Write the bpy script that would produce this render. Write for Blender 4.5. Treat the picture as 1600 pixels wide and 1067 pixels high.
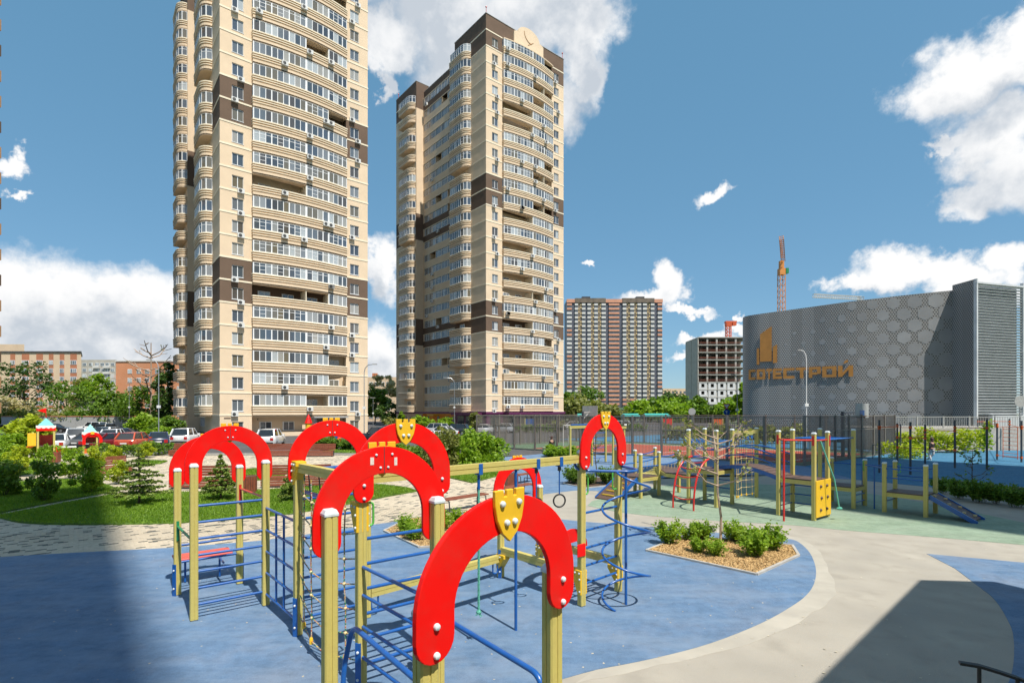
import bpy, bmesh, math, random
import numpy as np
from mathutils import Vector, Matrix
R = math.radians
scene = bpy.context.scene
for o in list(bpy.data.objects):
    bpy.data.objects.remove(o)
C = scene.collection

# ---------------------------------------------------------------- camera
H_EYE, FPX, HORIZON = 3.4, 822.0, 643.0          # eye height (m), focal length and horizon row of the photograph (px)
cam_d = bpy.data.cameras.new('camera')
cam = bpy.data.objects.new('camera', cam_d); C.objects.link(cam)
cam.location = (0, 0, H_EYE); cam.rotation_euler = (R(90), 0, 0)
cam_d.sensor_width = 36; cam_d.lens = FPX / 1600 * 36
cam_d.shift_y = (HORIZON - 533.5) / 1600
cam_d.clip_start = 0.05; cam_d.clip_end = 6000
scene.camera = cam

# ---------------------------------------------------------------- light
SUN_AZ = Vector((0.585, -0.81)).normalized()
SUN_EL = R(60)
SUN_DIR = Vector((SUN_AZ.x * math.cos(SUN_EL), SUN_AZ.y * math.cos(SUN_EL), math.sin(SUN_EL)))
sun_d = bpy.data.lights.new('sun', 'SUN'); sun_d.energy = 5.0; sun_d.angle = R(0.53); sun_d.color = (1.0, 0.94, 0.84)
sun = bpy.data.objects.new('sun', sun_d); C.objects.link(sun)
sun.rotation_euler = (-SUN_DIR).to_track_quat('-Z', 'Y').to_euler(); sun.location = (30, -40, 90)

world = bpy.data.worlds.new('World'); scene.world = world; world.use_nodes = True
nt = world.node_tree; nt.nodes.clear()
def N(t, **kw):
    n = nt.nodes.new(t)
    for k, v in kw.items(): setattr(n, k, v)
    return n
def math_n(op, a, b=None, c=None, clamp=False):
    n = nt.nodes.new('ShaderNodeMath'); n.operation = op; n.use_clamp = clamp
    for i, v in enumerate((a, b, c)):
        if v is None: continue
        if isinstance(v, (int, float)): n.inputs[i].default_value = v
        else: nt.links.new(v, n.inputs[i])
    return n.outputs[0]
def vmath(op, a, b=None):
    n = nt.nodes.new('ShaderNodeVectorMath'); n.operation = op
    for i, v in enumerate((a, b)):
        if v is None: continue
        if isinstance(v, (tuple, list)): n.inputs[i].default_value = v
        else: nt.links.new(v, n.inputs[i])
    return n.outputs['Value'] if op == 'LENGTH' else n.outputs[0]
sky = N('ShaderNodeTexSky', sky_type='NISHITA', sun_disc=False)
sky.sun_elevation = SUN_EL; sky.sun_rotation = math.atan2(SUN_AZ.x, SUN_AZ.y)
sky.altitude = 80; sky.air_density = 1.0; sky.dust_density = 0.2; sky.ozone_density = 3.0
tc = N('ShaderNodeTexCoord')
sep = N('ShaderNodeSeparateXYZ'); nt.links.new(tc.outputs['Generated'], sep.inputs[0])
az = math_n('ARCTAN2', sep.outputs[0], sep.outputs[1])
el = math_n('ARCSINE', sep.outputs[2])
comb = N('ShaderNodeCombineXYZ'); nt.links.new(az, comb.inputs[0]); nt.links.new(el, comb.inputs[1])
def noise(vec, scale, detail, rough=0.55):
    n = N('ShaderNodeTexNoise'); n.inputs['Scale'].default_value = scale; n.inputs['Detail'].default_value = detail
    n.inputs['Roughness'].default_value = rough; nt.links.new(vec, n.inputs['Vector']); return n
n1 = noise(tc.outputs['Generated'], 7.0, 6.0, 0.58)
n2 = noise(tc.outputs['Generated'], 26.0, 6.0, 0.62)
w1 = vmath('MULTIPLY', vmath('SUBTRACT', n1.outputs['Color'], (0.5, 0.5, 0.5)), (0.17, 0.13, 0))
w2 = vmath('MULTIPLY', vmath('SUBTRACT', n2.outputs['Color'], (0.5, 0.5, 0.5)), (0.075, 0.062, 0))
P0 = vmath('ADD', vmath('ADD', comb.outputs[0], w1), w2)
def azel(px, py):
    x, z = (px - 800) / FPX, (HORIZON - py) / FPX
    return math.atan2(x, 1), math.atan2(z, math.hypot(x, 1))
# cumulus clouds: (column, row, half-width, half-height) as seen from here, in angle; the rest of the ring carries on the same way
CLOUDS = [(700, 30, 95, 75), (830, 20, 110, 62), (720, 105, 80, 62), (905, 105, 34, 55), (850, 160, 60, 60), (640, -40, 150, 80), (860, -60, 130, 70),
          (1500, 120, 85, 60), (1580, 70, 70, 55), (1560, 190, 110, 55), (1545, 285, 62, 40), (1620, 250, 90, 70), (1475, 215, 40, 14),
          (1395, 428, 78, 34), (1340, 450, 42, 20), (1500, 445, 70, 26), (1590, 425, 45, 36), (1102, 299, 30, 15),
          (1050, 452, 30, 32), (1025, 470, 45, 14), (1075, 486, 42, 8), (1100, 530, 50, 10), (1165, 512, 30, 10), (1080, 560, 26, 9), (1155, 490, 12, 8),
          (60, 470, 150, 70), (200, 480, 130, 62), (-80, 450, 140, 85), (120, 540, 260, 50), (20, 240, 34, 18), (15, 288, 26, 9),
          (590, 420, 30, 50), (588, 560, 60, 60), (560, 590, 60, 40), (925, 430, 14, 5), (595, 120, 12, 30), (900, 40, 60, 60), (600, 60, 60, 40), (1460, 425, 80, 28)]
blobs = []
for px, py, hw, hh in CLOUDS:
    a, e = azel(px, py); a2, _ = azel(px + hw, py); _, e2 = azel(px, py - hh)
    blobs.append((a, e, max(abs(a2 - a), .008), max(abs(e2 - e), .006)))
def vma(a, b, c):
    n = nt.nodes.new('ShaderNodeVectorMath'); n.operation = 'MULTIPLY_ADD'
    nt.links.new(a, n.inputs[0]); n.inputs[1].default_value = b; n.inputs[2].default_value = c
    return n.outputs[0]
def field(P, bl):
    acc = None
    for a, e, sa, se in bl:
        d = vmath('LENGTH', vma(P, (1 / sa, 1 / se, 0), (-a / sa, -e / se, 0)))
        acc = d if acc is None else math_n('SMOOTH_MIN', acc, d, 0.25)
    return math_n('SUBTRACT', 1.25, acc)
f0 = field(P0, blobs)
f1 = field(vmath('ADD', P0, (0.018, 0.052, 0)), [b for b in blobs if b[3] > .028])
def mapr(v, a, b, c=0.0, d=1.0):
    n = N('ShaderNodeMapRange', interpolation_type='SMOOTHSTEP'); nt.links.new(v, n.inputs[0])
    for i, x in enumerate((a, b, c, d)): n.inputs[i + 1].default_value = x
    return n.outputs[0]
mask = mapr(f0, -0.03, 0.62)
# the same broken cumulus all round, beyond the picture's edges
rest = mapr(noise(tc.outputs['Generated'], 3.2, 5.0, 0.55).outputs['Fac'], 0.55, 0.66)
mask = math_n('MAXIMUM', mask, math_n('MULTIPLY', rest, mapr(math_n('ABSOLUTE', az), 0.84, 1.0)))
thick = mapr(f1, -0.05, 0.8)                         # cloud above the point shades it: bright crowns, greyer bases
fine = mapr(noise(tc.outputs['Generated'], 11.0, 5.0, 0.6).outputs['Fac'], 0.34, 0.68)
shade = math_n('MULTIPLY', thick, math_n('MULTIPLY_ADD', fine, -0.9, 1.1), clamp=True)
ccol = N('ShaderNodeMix', data_type='RGBA'); nt.links.new(shade, ccol.inputs[0])
ccol.inputs[6].default_value = (7.9, 7.9, 7.9, 1); ccol.inputs[7].default_value = (4.5, 4.95, 5.5, 1)
smul = N('ShaderNodeMix', data_type='RGBA'); smul.inputs[0].default_value = 0.54   # evens out the sky model's pale horizon
nt.links.new(sky.outputs[0], smul.inputs[6]); smul.inputs[7].default_value = (1.12, 3.12, 4.8, 1)
mix = N('ShaderNodeMix', data_type='RGBA'); nt.links.new(mask, mix.inputs[0])
nt.links.new(smul.outputs[2], mix.inputs[6]); nt.links.new(ccol.outputs[2], mix.inputs[7])
bg = N('ShaderNodeBackground'); bg.inputs[1].default_value = 0.10
nt.links.new(mix.outputs[2], bg.inputs[0])
wo = N('ShaderNodeOutputWorld'); nt.links.new(bg.outputs[0], wo.inputs[0])
world.cycles.sampling_method = 'MANUAL'; world.cycles.sample_map_resolution = 512

scene.render.engine = 'CYCLES'
scene.cycles.use_denoising = True; scene.cycles.use_adaptive_sampling = True; scene.cycles.adaptive_threshold = 0.02
scene.cycles.max_bounces = 5; scene.cycles.diffuse_bounces = 3; scene.cycles.glossy_bounces = 3
scene.cycles.transmission_bounces = 3; scene.cycles.transparent_max_bounces = 8
scene.cycles.sample_clamp_indirect = 6
scene.view_settings.view_transform = 'Standard'; scene.view_settings.look = 'None'
scene.view_settings.exposure = 0.36; scene.view_settings.gamma = 1.0; scene.view_settings.use_curve_mapping = False

# ---------------------------------------------------------------- helpers
def G(px, py):                                     # ground point seen at a pixel of the photograph
    z = H_EYE * FPX / (py - HORIZON)
    return ((px - 800) * z / FPX, z)
def at(px, depth):                                 # x at a given depth
    return (px - 800) * depth / FPX
def zat(py, depth):                                # height at a given depth
    return H_EYE + (HORIZON - py) * depth / FPX

def tag(o, label=None, cat=None, group=None, kind=None):
    if label: o['label'] = label
    if cat: o['category'] = cat
    if group: o['group'] = group
    if kind: o['kind'] = kind
    return o
def thing(name, label, cat, loc=(0, 0, 0), rz=0.0, group=None):
    o = bpy.data.objects.new(name, None); C.objects.link(o)
    o.empty_display_size = 0.2
    o.location = loc if len(loc) == 3 else (loc[0], loc[1], 0)
    o.rotation_euler = (0, 0, rz)
    return tag(o, label, cat, group)
def link(name, mesh, parent=None, loc=(0, 0, 0), rz=0.0, scale=None):
    o = bpy.data.objects.new(name, mesh); C.objects.link(o)
    o.location = loc; o.rotation_euler = (0, 0, rz)
    if scale: o.scale = scale
    if parent is not None: o.parent = parent
    return o
def dup(root, loc=None, rz=None, label=None, group=None, parent=None, scale=None):
    r = root.copy(); C.objects.link(r)
    if parent is not None: r.parent = parent
    if loc is not None: r.location = loc if len(loc) == 3 else (loc[0], loc[1], 0)
    if rz is not None: r.rotation_euler = (0, 0, rz)
    if scale is not None: r.scale = scale if isinstance(scale, (tuple, list)) else (scale,) * 3
    if label: r['label'] = label
    if group: r['group'] = group
    for ch in root.children:
        dup(ch, parent=r)
    return r
def np_mesh(name, verts, faces, mat, smooth=False, sharp=None):
    me = bpy.data.meshes.new(name)
    verts = np.asarray(verts, dtype=np.float32)
    faces = np.asarray(faces, dtype=np.int32)
    k = faces.shape[1]
    me.vertices.add(len(verts)); me.vertices.foreach_set('co', verts.ravel())
    me.loops.add(faces.size); me.loops.foreach_set('vertex_index', faces.ravel())
    me.polygons.add(len(faces)); me.polygons.foreach_set('loop_start', np.arange(len(faces), dtype=np.int32) * k)
    me.polygons.foreach_set('loop_total', np.full(len(faces), k, dtype=np.int32))
    me.update(calc_edges=True)
    if smooth: me.polygons.foreach_set('use_smooth', np.ones(len(faces), dtype=bool))
    me.materials.append(mat)
    return me

class MB:
    """collects shapes into one mesh"""
    def __init__(s): s.v = []; s.f = []
    def add(s, vs, fs):
        b = len(s.v); s.v.extend([tuple(p) for p in vs]); s.f.extend([tuple(i + b for i in f) for f in fs]); return s
    def box(s, c, d, rz=0.0, m=None):
        x, y, z = d[0] / 2, d[1] / 2, d[2] / 2
        vs = [(-x, -y, -z), (x, -y, -z), (x, y, -z), (-x, y, -z), (-x, -y, z), (x, -y, z), (x, y, z), (-x, y, z)]
        cr, sr = math.cos(rz), math.sin(rz)
        if m is not None: vs = [tuple(m @ Vector(p)) for p in vs]
        else: vs = [(c[0] + p[0] * cr - p[1] * sr, c[1] + p[0] * sr + p[1] * cr, c[2] + p[2]) for p in vs]
        return s.add(vs, [(0, 3, 2, 1), (4, 5, 6, 7), (0, 1, 5, 4), (1, 2, 6, 5), (2, 3, 7, 6), (3, 0, 4, 7)])
    def b2(s, x0, x1, y0, y1, z0, z1):
        return s.box(((x0 + x1) / 2, (y0 + y1) / 2, (z0 + z1) / 2), (x1 - x0, y1 - y0, z1 - z0))
    def bar(s, p, q, w, h=None, up=(0, 0, 1)):
        p, q = Vector(p), Vector(q); d = q - p; L = d.length
        x = d.normalized(); up = Vector(up)
        if abs(x.dot(up)) > .99: up = Vector((0, 1, 0))
        y = up.cross(x).normalized(); z = x.cross(y)
        m = Matrix((x, y, z)).transposed().to_4x4(); m.translation = (p + q) / 2
        return s.box(None, (L, w, h or w), m=m)
    def prism(s, poly, z0, z1, bottom=True):
        n = len(poly)
        vs = [(p[0], p[1], z0) for p in poly] + [(p[0], p[1], z1) for p in poly]
        fs = [tuple(range(n, 2 * n))] + [(i, (i + 1) % n, n + (i + 1) % n, n + i) for i in range(n)]
        if bottom: fs.append(tuple(reversed(range(n))))
        return s.add(vs, fs)
    def plate(s, poly, m, t):
        """polygon in local xy, extruded +-t/2 along local z, placed by matrix m"""
        n = len(poly)
        vs = [m @ Vector((p[0], p[1], -t / 2)) for p in poly] + [m @ Vector((p[0], p[1], t / 2)) for p in poly]
        fs = [tuple(range(n, 2 * n)), tuple(reversed(range(n)))] + [(i, (i + 1) % n, n + (i + 1) % n, n + i) for i in range(n)]
        return s.add(vs, fs)
    def tube(s, pts, r, n=8, closed=False, r1=None, caps=True):
        pts = [Vector(p) for p in pts]; m = len(pts)
        base = len(s.v); prev = None
        for i, p in enumerate(pts):
            if closed: t = pts[(i + 1) % m] - pts[i - 1]
            else: t = pts[min(i + 1, m - 1)] - pts[max(i - 1, 0)]
            t.normalize()
            if prev is None:
                a = Vector((0, 0, 1)) if abs(t.z) < .9 else Vector((1, 0, 0))
                x = a.cross(t).normalized()
            else:
                x = prev - t * prev.dot(t)
                x = x.normalized() if x.length > 1e-6 else Vector((1, 0, 0))
            prev = x; y = t.cross(x)
            rr = r if r1 is None else r + (r1 - r) * i / max(m - 1, 1)
            if not isinstance(rr, (int, float)): rr = rr
            for k in range(n):
                a = 2 * math.pi * k / n
                s.v.append(tuple(p + x * (math.cos(a) * rr) + y * (math.sin(a) * rr)))
        for i in range(m if closed else m - 1):
            j = (i + 1) % m
            for k in range(n):
                k2 = (k + 1) % n
                s.f.append((base + i * n + k, base + i * n + k2, base + j * n + k2, base + j * n + k))
        if caps and not closed:
            s.f.append(tuple(base + k for k in reversed(range(n)))); s.f.append(tuple(base + (m - 1) * n + k for k in range(n)))
        return s
    def lathe(s, prof, c=(0, 0, 0), n=12, m=None):
        base = len(s.v)
        for r, z in prof:
            for k in range(n):
                a = 2 * math.pi * k / n
                p = Vector((r * math.cos(a), r * math.sin(a), z))
                s.v.append(tuple(m @ p) if m is not None else (c[0] + p.x, c[1] + p.y, c[2] + p.z))
        for i in range(len(prof) - 1):
            for k in range(n):
                k2 = (k + 1) % n
                s.f.append((base + i * n + k, base + i * n + k2, base + (i + 1) * n + k2, base + (i + 1) * n + k))
        s.f.append(tuple(base + k for k in reversed(range(n)))); s.f.append(tuple(base + (len(prof) - 1) * n + k for k in range(n)))
        return s
    def ball(s, c, r, n=8, m=6, sc=(1, 1, 1)):
        prof = [(max(r * math.sin(math.pi * i / m), 1e-4), -r * math.cos(math.pi * i / m)) for i in range(m + 1)]
        mm = Matrix.Translation(c) @ Matrix.Diagonal((*sc, 1))
        return s.lathe(prof, n=n, m=mm)
    def mesh(s, name, mat, smooth=False, bevel=0.0, seg=1):
        me = bpy.data.meshes.new(name); me.from_pydata(s.v, [], s.f); me.materials.append(mat)
        if bevel:
            bm = bmesh.new(); bm.from_mesh(me)
            bmesh.ops.remove_doubles(bm, verts=bm.verts, dist=1e-5)
            es = [e for e in bm.edges if len(e.link_faces) == 2 and e.calc_face_angle(0) > R(40)]
            bmesh.ops.bevel(bm, geom=es, offset=bevel, segments=seg, affect='EDGES', profile=.6, clamp_overlap=True)
            bm.to_mesh(me); bm.free()
        if smooth:
            me.polygons.foreach_set('use_smooth', np.ones(len(me.polygons), dtype=bool))
            me.set_sharp_from_angle(angle=R(38))
        me.update()
        return me
    def build(s, name, mat, parent=None, smooth=False, bevel=0.0, seg=1, world=False, loc=(0, 0, 0), rz=0.0):
        o = link(name, s.mesh(name, mat, smooth, bevel, seg), parent, loc, rz)
        if world and parent is not None:
            p = parent
            inv = Matrix.Identity(4)
            chain = []
            while p is not None: chain.append(p); p = p.parent
            m = Matrix.Identity(4)
            for q in reversed(chain): m = m @ (Matrix.Translation(q.location) @ q.rotation_euler.to_matrix().to_4x4())
            o.matrix_basis = m.inverted()
        return o

# ---------------------------------------------------------------- materials
def new_mat(name):
    m = bpy.data.materials.new(name); m.use_nodes = True
    return m, m.node_tree, m.node_tree.nodes['Principled BSDF']
def _lnk(t, a, b): t.links.new(a, b)
def rgb(c): return (c[0], c[1], c[2], 1)
def mat(name, col, rough=.55, var=.12, scale=6.0, bump=0.0, bscale=60.0, metal=0.0, spec=.5, dirt=None, dscale=1.5, damt=.5, coat=0.0, objrand=0.0):
    m, t, b = new_mat(name)
    geo = t.nodes.new('ShaderNodeNewGeometry')
    n = t.nodes.new('ShaderNodeTexNoise'); n.inputs['Scale'].default_value = scale; n.inputs['Detail'].default_value = 6
    _lnk(t, geo.outputs['Position'], n.inputs['Vector'])
    mp = t.nodes.new('ShaderNodeMapRange'); _lnk(t, n.outputs['Fac'], mp.inputs[0])
    mp.inputs[1].default_value = .3; mp.inputs[2].default_value = .7; mp.inputs[3].default_value = 1 - var; mp.inputs[4].default_value = 1 + var
    mx = t.nodes.new('ShaderNodeMix'); mx.data_type = 'RGBA'; mx.blend_type = 'MULTIPLY'; mx.inputs[0].default_value = 1
    mx.inputs[6].default_value = rgb(col); _lnk(t, mp.outputs[0], mx.inputs[7])
    out = mx.outputs[2]
    if dirt:
        n2 = t.nodes.new('ShaderNodeTexNoise'); n2.inputs['Scale'].default_value = dscale; n2.inputs['Detail'].default_value = 8; n2.inputs['Roughness'].default_value = .65
        _lnk(t, geo.outputs['Position'], n2.inputs['Vector'])
        m2 = t.nodes.new('ShaderNodeMapRange'); m2.inputs[1].default_value = .47; m2.inputs[2].default_value = .72; m2.inputs[4].default_value = damt
        _lnk(t, n2.outputs['Fac'], m2.inputs[0])
        x2 = t.nodes.new('ShaderNodeMix'); x2.data_type = 'RGBA'; _lnk(t, m2.outputs[0], x2.inputs[0])
        _lnk(t, out, x2.inputs[6]); x2.inputs[7].default_value = rgb(dirt); out = x2.outputs[2]
    if objrand:
        oi = t.nodes.new('ShaderNodeObjectInfo'); m3 = t.nodes.new('ShaderNodeMapRange')
        _lnk(t, oi.outputs['Random'], m3.inputs[0]); m3.inputs[3].default_value = 1 - objrand; m3.inputs[4].default_value = 1 + objrand
        x3 = t.nodes.new('ShaderNodeMix'); x3.data_type = 'RGBA'; x3.blend_type = 'MULTIPLY'; x3.inputs[0].default_value = 1
        _lnk(t, out, x3.inputs[6]); _lnk(t, m3.outputs[0], x3.inputs[7]); out = x3.outputs[2]
    _lnk(t, out, b.inputs['Base Color'])
    b.inputs['Roughness'].default_value = rough; b.inputs['Metallic'].default_value = metal
    b.inputs['Specular IOR Level'].default_value = spec
    if coat: b.inputs['Coat Weight'].default_value = coat; b.inputs['Coat Roughness'].default_value = .15
    if bump:
        n3 = t.nodes.new('ShaderNodeTexNoise'); n3.inputs['Scale'].default_value = bscale; n3.inputs['Detail'].default_value = 4
        _lnk(t, geo.outputs['Position'], n3.inputs['Vector'])
        bp = t.nodes.new('ShaderNodeBump'); bp.inputs['Strength'].default_value = bump; bp.inputs['Distance'].default_value = .02
        _lnk(t, n3.outputs['Fac'], bp.inputs['Height']); _lnk(t, bp.outputs[0], b.inputs['Normal'])
    return m
def leaf_mat(name, c0, c1, trans=.35, scale=1.2):
    m = bpy.data.materials.new(name); m.use_nodes = True; t = m.node_tree; t.nodes.clear()
    geo = t.nodes.new('ShaderNodeNewGeometry')
    n = t.nodes.new('ShaderNodeTexNoise'); n.inputs['Scale'].default_value = scale; n.inputs['Detail'].default_value = 4
    _lnk(t, geo.outputs['Position'], n.inputs['Vector'])
    ad = t.nodes.new('ShaderNodeMath'); ad.operation = 'ADD'; _lnk(t, geo.outputs['Random Per Island'], ad.inputs[0]); _lnk(t, n.outputs['Fac'], ad.inputs[1])
    mp = t.nodes.new('ShaderNodeMapRange'); mp.inputs[1].default_value = .45; mp.inputs[2].default_value = 1.55; _lnk(t, ad.outputs[0], mp.inputs[0])
    mx = t.nodes.new('ShaderNodeMix'); mx.data_type = 'RGBA'; _lnk(t, mp.outputs[0], mx.inputs[0])
    mx.inputs[6].default_value = rgb(c0); mx.inputs[7].default_value = rgb(c1)
    d = t.nodes.new('ShaderNodeBsdfPrincipled'); _lnk(t, mx.outputs[2], d.inputs['Base Color']); d.inputs['Roughness'].default_value = .5; d.inputs['Specular IOR Level'].default_value = .3
    tr = t.nodes.new('ShaderNodeBsdfTranslucent')
    br = t.nodes.new('ShaderNodeMix'); br.data_type = 'RGBA'; br.blend_type = 'MULTIPLY'; br.inputs[0].default_value = 1
    _lnk(t, mx.outputs[2], br.inputs[6]); br.inputs[7].default_value = (1.5, 1.5, .6, 1); _lnk(t, br.outputs[2], tr.inputs['Color'])
    ms = t.nodes.new('ShaderNodeMixShader'); ms.inputs[0].default_value = trans
    _lnk(t, d.outputs[0], ms.inputs[1]); _lnk(t, tr.outputs[0], ms.inputs[2])
    o = t.nodes.new('ShaderNodeOutputMaterial'); _lnk(t, ms.outputs[0], o.inputs[0])
    return m
def glass_mat(name, cols, rough=.06):
    """window glass: room, curtain and sky-reflection tones put into the colour, one look per pane"""
    m, t, b = new_mat(name)
    geo = t.nodes.new('ShaderNodeNewGeometry'); oi = t.nodes.new('ShaderNodeObjectInfo')
    ad = t.nodes.new('ShaderNodeMath'); ad.operation = 'ADD'; _lnk(t, geo.outputs['Random Per Island'], ad.inputs[0]); _lnk(t, oi.outputs['Random'], ad.inputs[1])
    fr = t.nodes.new('ShaderNodeMath'); fr.operation = 'FRACT'; _lnk(t, ad.outputs[0], fr.inputs[0])
    cr = t.nodes.new('ShaderNodeValToRGB'); cr.color_ramp.interpolation = 'CONSTANT'; els = cr.color_ramp.elements
    els[0].color = rgb(cols[0]); els[0].position = 0; els[1].color = rgb(cols[1]); els[1].position = 1 / len(cols)
    for i, c in enumerate(cols[2:]):
        e = els.new((i + 2) / len(cols)); e.color = rgb(c)
    _lnk(t, fr.outputs[0], cr.inputs[0]); _lnk(t, cr.outputs[0], b.inputs['Base Color'])
    b.inputs['Roughness'].default_value = rough; b.inputs['Specular IOR Level'].default_value = .9; b.inputs['IOR'].default_value = 1.6
    n = t.nodes.new('ShaderNodeTexNoise'); n.inputs['Scale'].default_value = .8; _lnk(t, geo.outputs['Position'], n.inputs['Vector'])
    bp = t.nodes.new('ShaderNodeBump'); bp.inputs['Strength'].default_value = .12; bp.inputs['Distance'].default_value = .03
    _lnk(t, n.outputs['Fac'], bp.inputs['Height']); _lnk(t, bp.outputs[0], b.inputs['Normal'])
    return m

M = {}
M['post'] = mat('painted_post', (.54, .46, .135), .5, .10, 7, .2, 90, dirt=(.36, .28, .10), dscale=7, damt=.55)
M['cap'] = mat('white_plastic_cap', (.62, .68, .72), .45, .1, 20, dirt=(.3, .3, .28), dscale=9, damt=.4)
M['red'] = mat('red_plywood', (.80, .006, .004), .45, .06, 3, .05, 90, spec=.22, dirt=(.5, .045, .03), dscale=2.4, damt=.5)
M['yellow'] = mat('yellow_plywood', (.78, .47, .02), .42, .08, 6, .05, 90, dirt=(.55, .33, .05), dscale=6, damt=.3)
M['blue'] = mat('blue_powder_coat', (.008, .095, .36), .32, .1, 10, .04, 150, coat=.3, dirt=(.05, .10, .20), dscale=14, damt=.3)
M['redmetal'] = mat('red_powder_coat', (.55, .02, .015), .35, .1, 10, coat=.3)
M['green'] = mat('green_powder_coat', (.10, .42, .07), .4, .1, 10)
M['greend'] = mat('dark_green_coat', (.02, .22, .09), .4, .1, 10)
M['white'] = mat('white_paint', (.74, .74, .72), .45, .06, 8)
M['sticker'] = mat('white_sticker', (.7, .62, .58), .6, .15, 40)
M['black'] = mat('black_rubber', (.02, .02, .02), .6, .2, 20)
M['steel'] = mat('galvanised_steel', (.42, .44, .46), .4, .15, 12, metal=.7)
M['ropeg'] = mat('green_rope', (.10, .38, .29), .8, .35, 60, .5, 160)
M['rope'] = mat('multi_colour_rope', (.5, .4, .3), .8, .2, 30)
M['ropeb'] = mat('beige_rope', (.5, .38, .2), .8, .2, 40)
M['brownply'] = mat('brown_deck', (.11, .065, .05), .6, .2, 15, .1, 80)
M['coral'] = mat('coral_board', (.62, .10, .07), .5, .1, 10)
M['wood'] = mat('red_brown_wood', (.22, .065, .035), .5, .2, 12, .15, 60)
M['bark'] = mat('bark', (.10, .065, .04), .85, .35, 8, .6, 40)
M['barkl'] = mat('light_bark', (.38, .29, .22), .85, .3, 10, .5, 50)
M['dark'] = mat('dark_metal', (.045, .045, .05), .45, .2, 12)
M['graph'] = mat('graphite_coat', (.06, .068, .08), .4, .12, 10)
M['orange'] = mat('orange_coat', (.75, .13, .02), .4, .1, 10)
M['fence'] = mat('fence_grey_brown', (.19, .168, .145), .5, .12, 6)
M['fencel'] = mat('fence_light_grey', (.36, .36, .35), .5, .12, 6)
# multi-colour rope: red / green / cream twist
_m = M['rope']; _t = _m.node_tree; _b = _t.nodes['Principled BSDF']
_w = _t.nodes.new('ShaderNodeTexNoise'); _w.inputs['Scale'].default_value = 24; _w.inputs['Detail'].default_value = 1
_g = _t.nodes.new('ShaderNodeNewGeometry'); _lnk(_t, _g.outputs['Position'], _w.inputs['Vector'])
_cr = _t.nodes.new('ShaderNodeValToRGB'); _cr.color_ramp.interpolation = 'CONSTANT'; _e = _cr.color_ramp.elements
_e[0].color = (.03, .20, .11, 1); _e[1].color = (.55, .47, .36, 1); _e[1].position = .44
_x = _e.new(.52); _x.color = (.42, .06, .04, 1); _x = _e.new(.60); _x.color = (.55, .42, .12, 1)
_lnk(_t, _w.outputs['Fac'], _cr.inputs[0]); _lnk(_t, _cr.outputs[0], _b.inputs['Base Color'])
# ---------------------------------------------------------------- ground and surfaces
rnd = random.Random(11)
TH = R(39.5)                                       # the estate's common orientation
def smooth_poly(pts, closed=True, sub=5):
    out = []; n = len(pts)
    for i in range(n if closed else n - 1):
        p0, p1, p2, p3 = (Vector(pts[(i + k - 1) % n]) if closed else Vector(pts[min(max(i + k - 1, 0), n - 1)]) for k in range(4))
        for s in range(sub):
            t = s / sub
            out.append(tuple(.5 * ((2 * p1) + (p2 - p0) * t + (2 * p0 - 5 * p1 + 4 * p2 - p3) * t * t + (3 * p1 - p0 - 3 * p2 + p3) * t ** 3)))
    if not closed: out.append(tuple(pts[-1]))
    return out
def gp(*pts): return [G(*p) for p in pts]
def inside(p, poly):
    x, y = p; c = False; j = len(poly) - 1
    for i in range(len(poly)):
        xi, yi = poly[i]; xj, yj = poly[j]
        if (yi > y) != (yj > y) and x < (xj - xi) * (y - yi) / (yj - yi) + xi: c = not c
        j = i
    return c
def inside_np(c, poly):
    P = np.array(poly); x, y = c[:, 0], c[:, 1]; r = np.zeros(len(c), bool); Q = np.roll(P, 1, 0)
    for (xi, yi), (xj, yj) in zip(P, Q):
        if yi == yj: continue
        r ^= ((yi > y) != (yj > y)) & (x < (xj - xi) * (y - yi) / (yj - yi) + xi)
    return r
def scatter(poly, n, r):
    P = np.array(poly); lo, hi = P.min(0), P.max(0); out = []; k = 0
    while k < n:
        c = r.uniform(lo, hi, (n, 2)); c = c[inside_np(c, poly)]; out.append(c); k += len(c)
    return np.vstack(out)[:n]
def sheet(name, poly, z, m, thick=.02, kind='structure', parent=None):
    if sum(poly[i - 1][0] * poly[i][1] - poly[i][0] * poly[i - 1][1] for i in range(len(poly))) < 0: poly = poly[::-1]
    o = MB().prism(poly, z - thick, z, bottom=False).build(name, m, parent)
    if kind and parent is None: o['kind'] = kind
    return o

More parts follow.
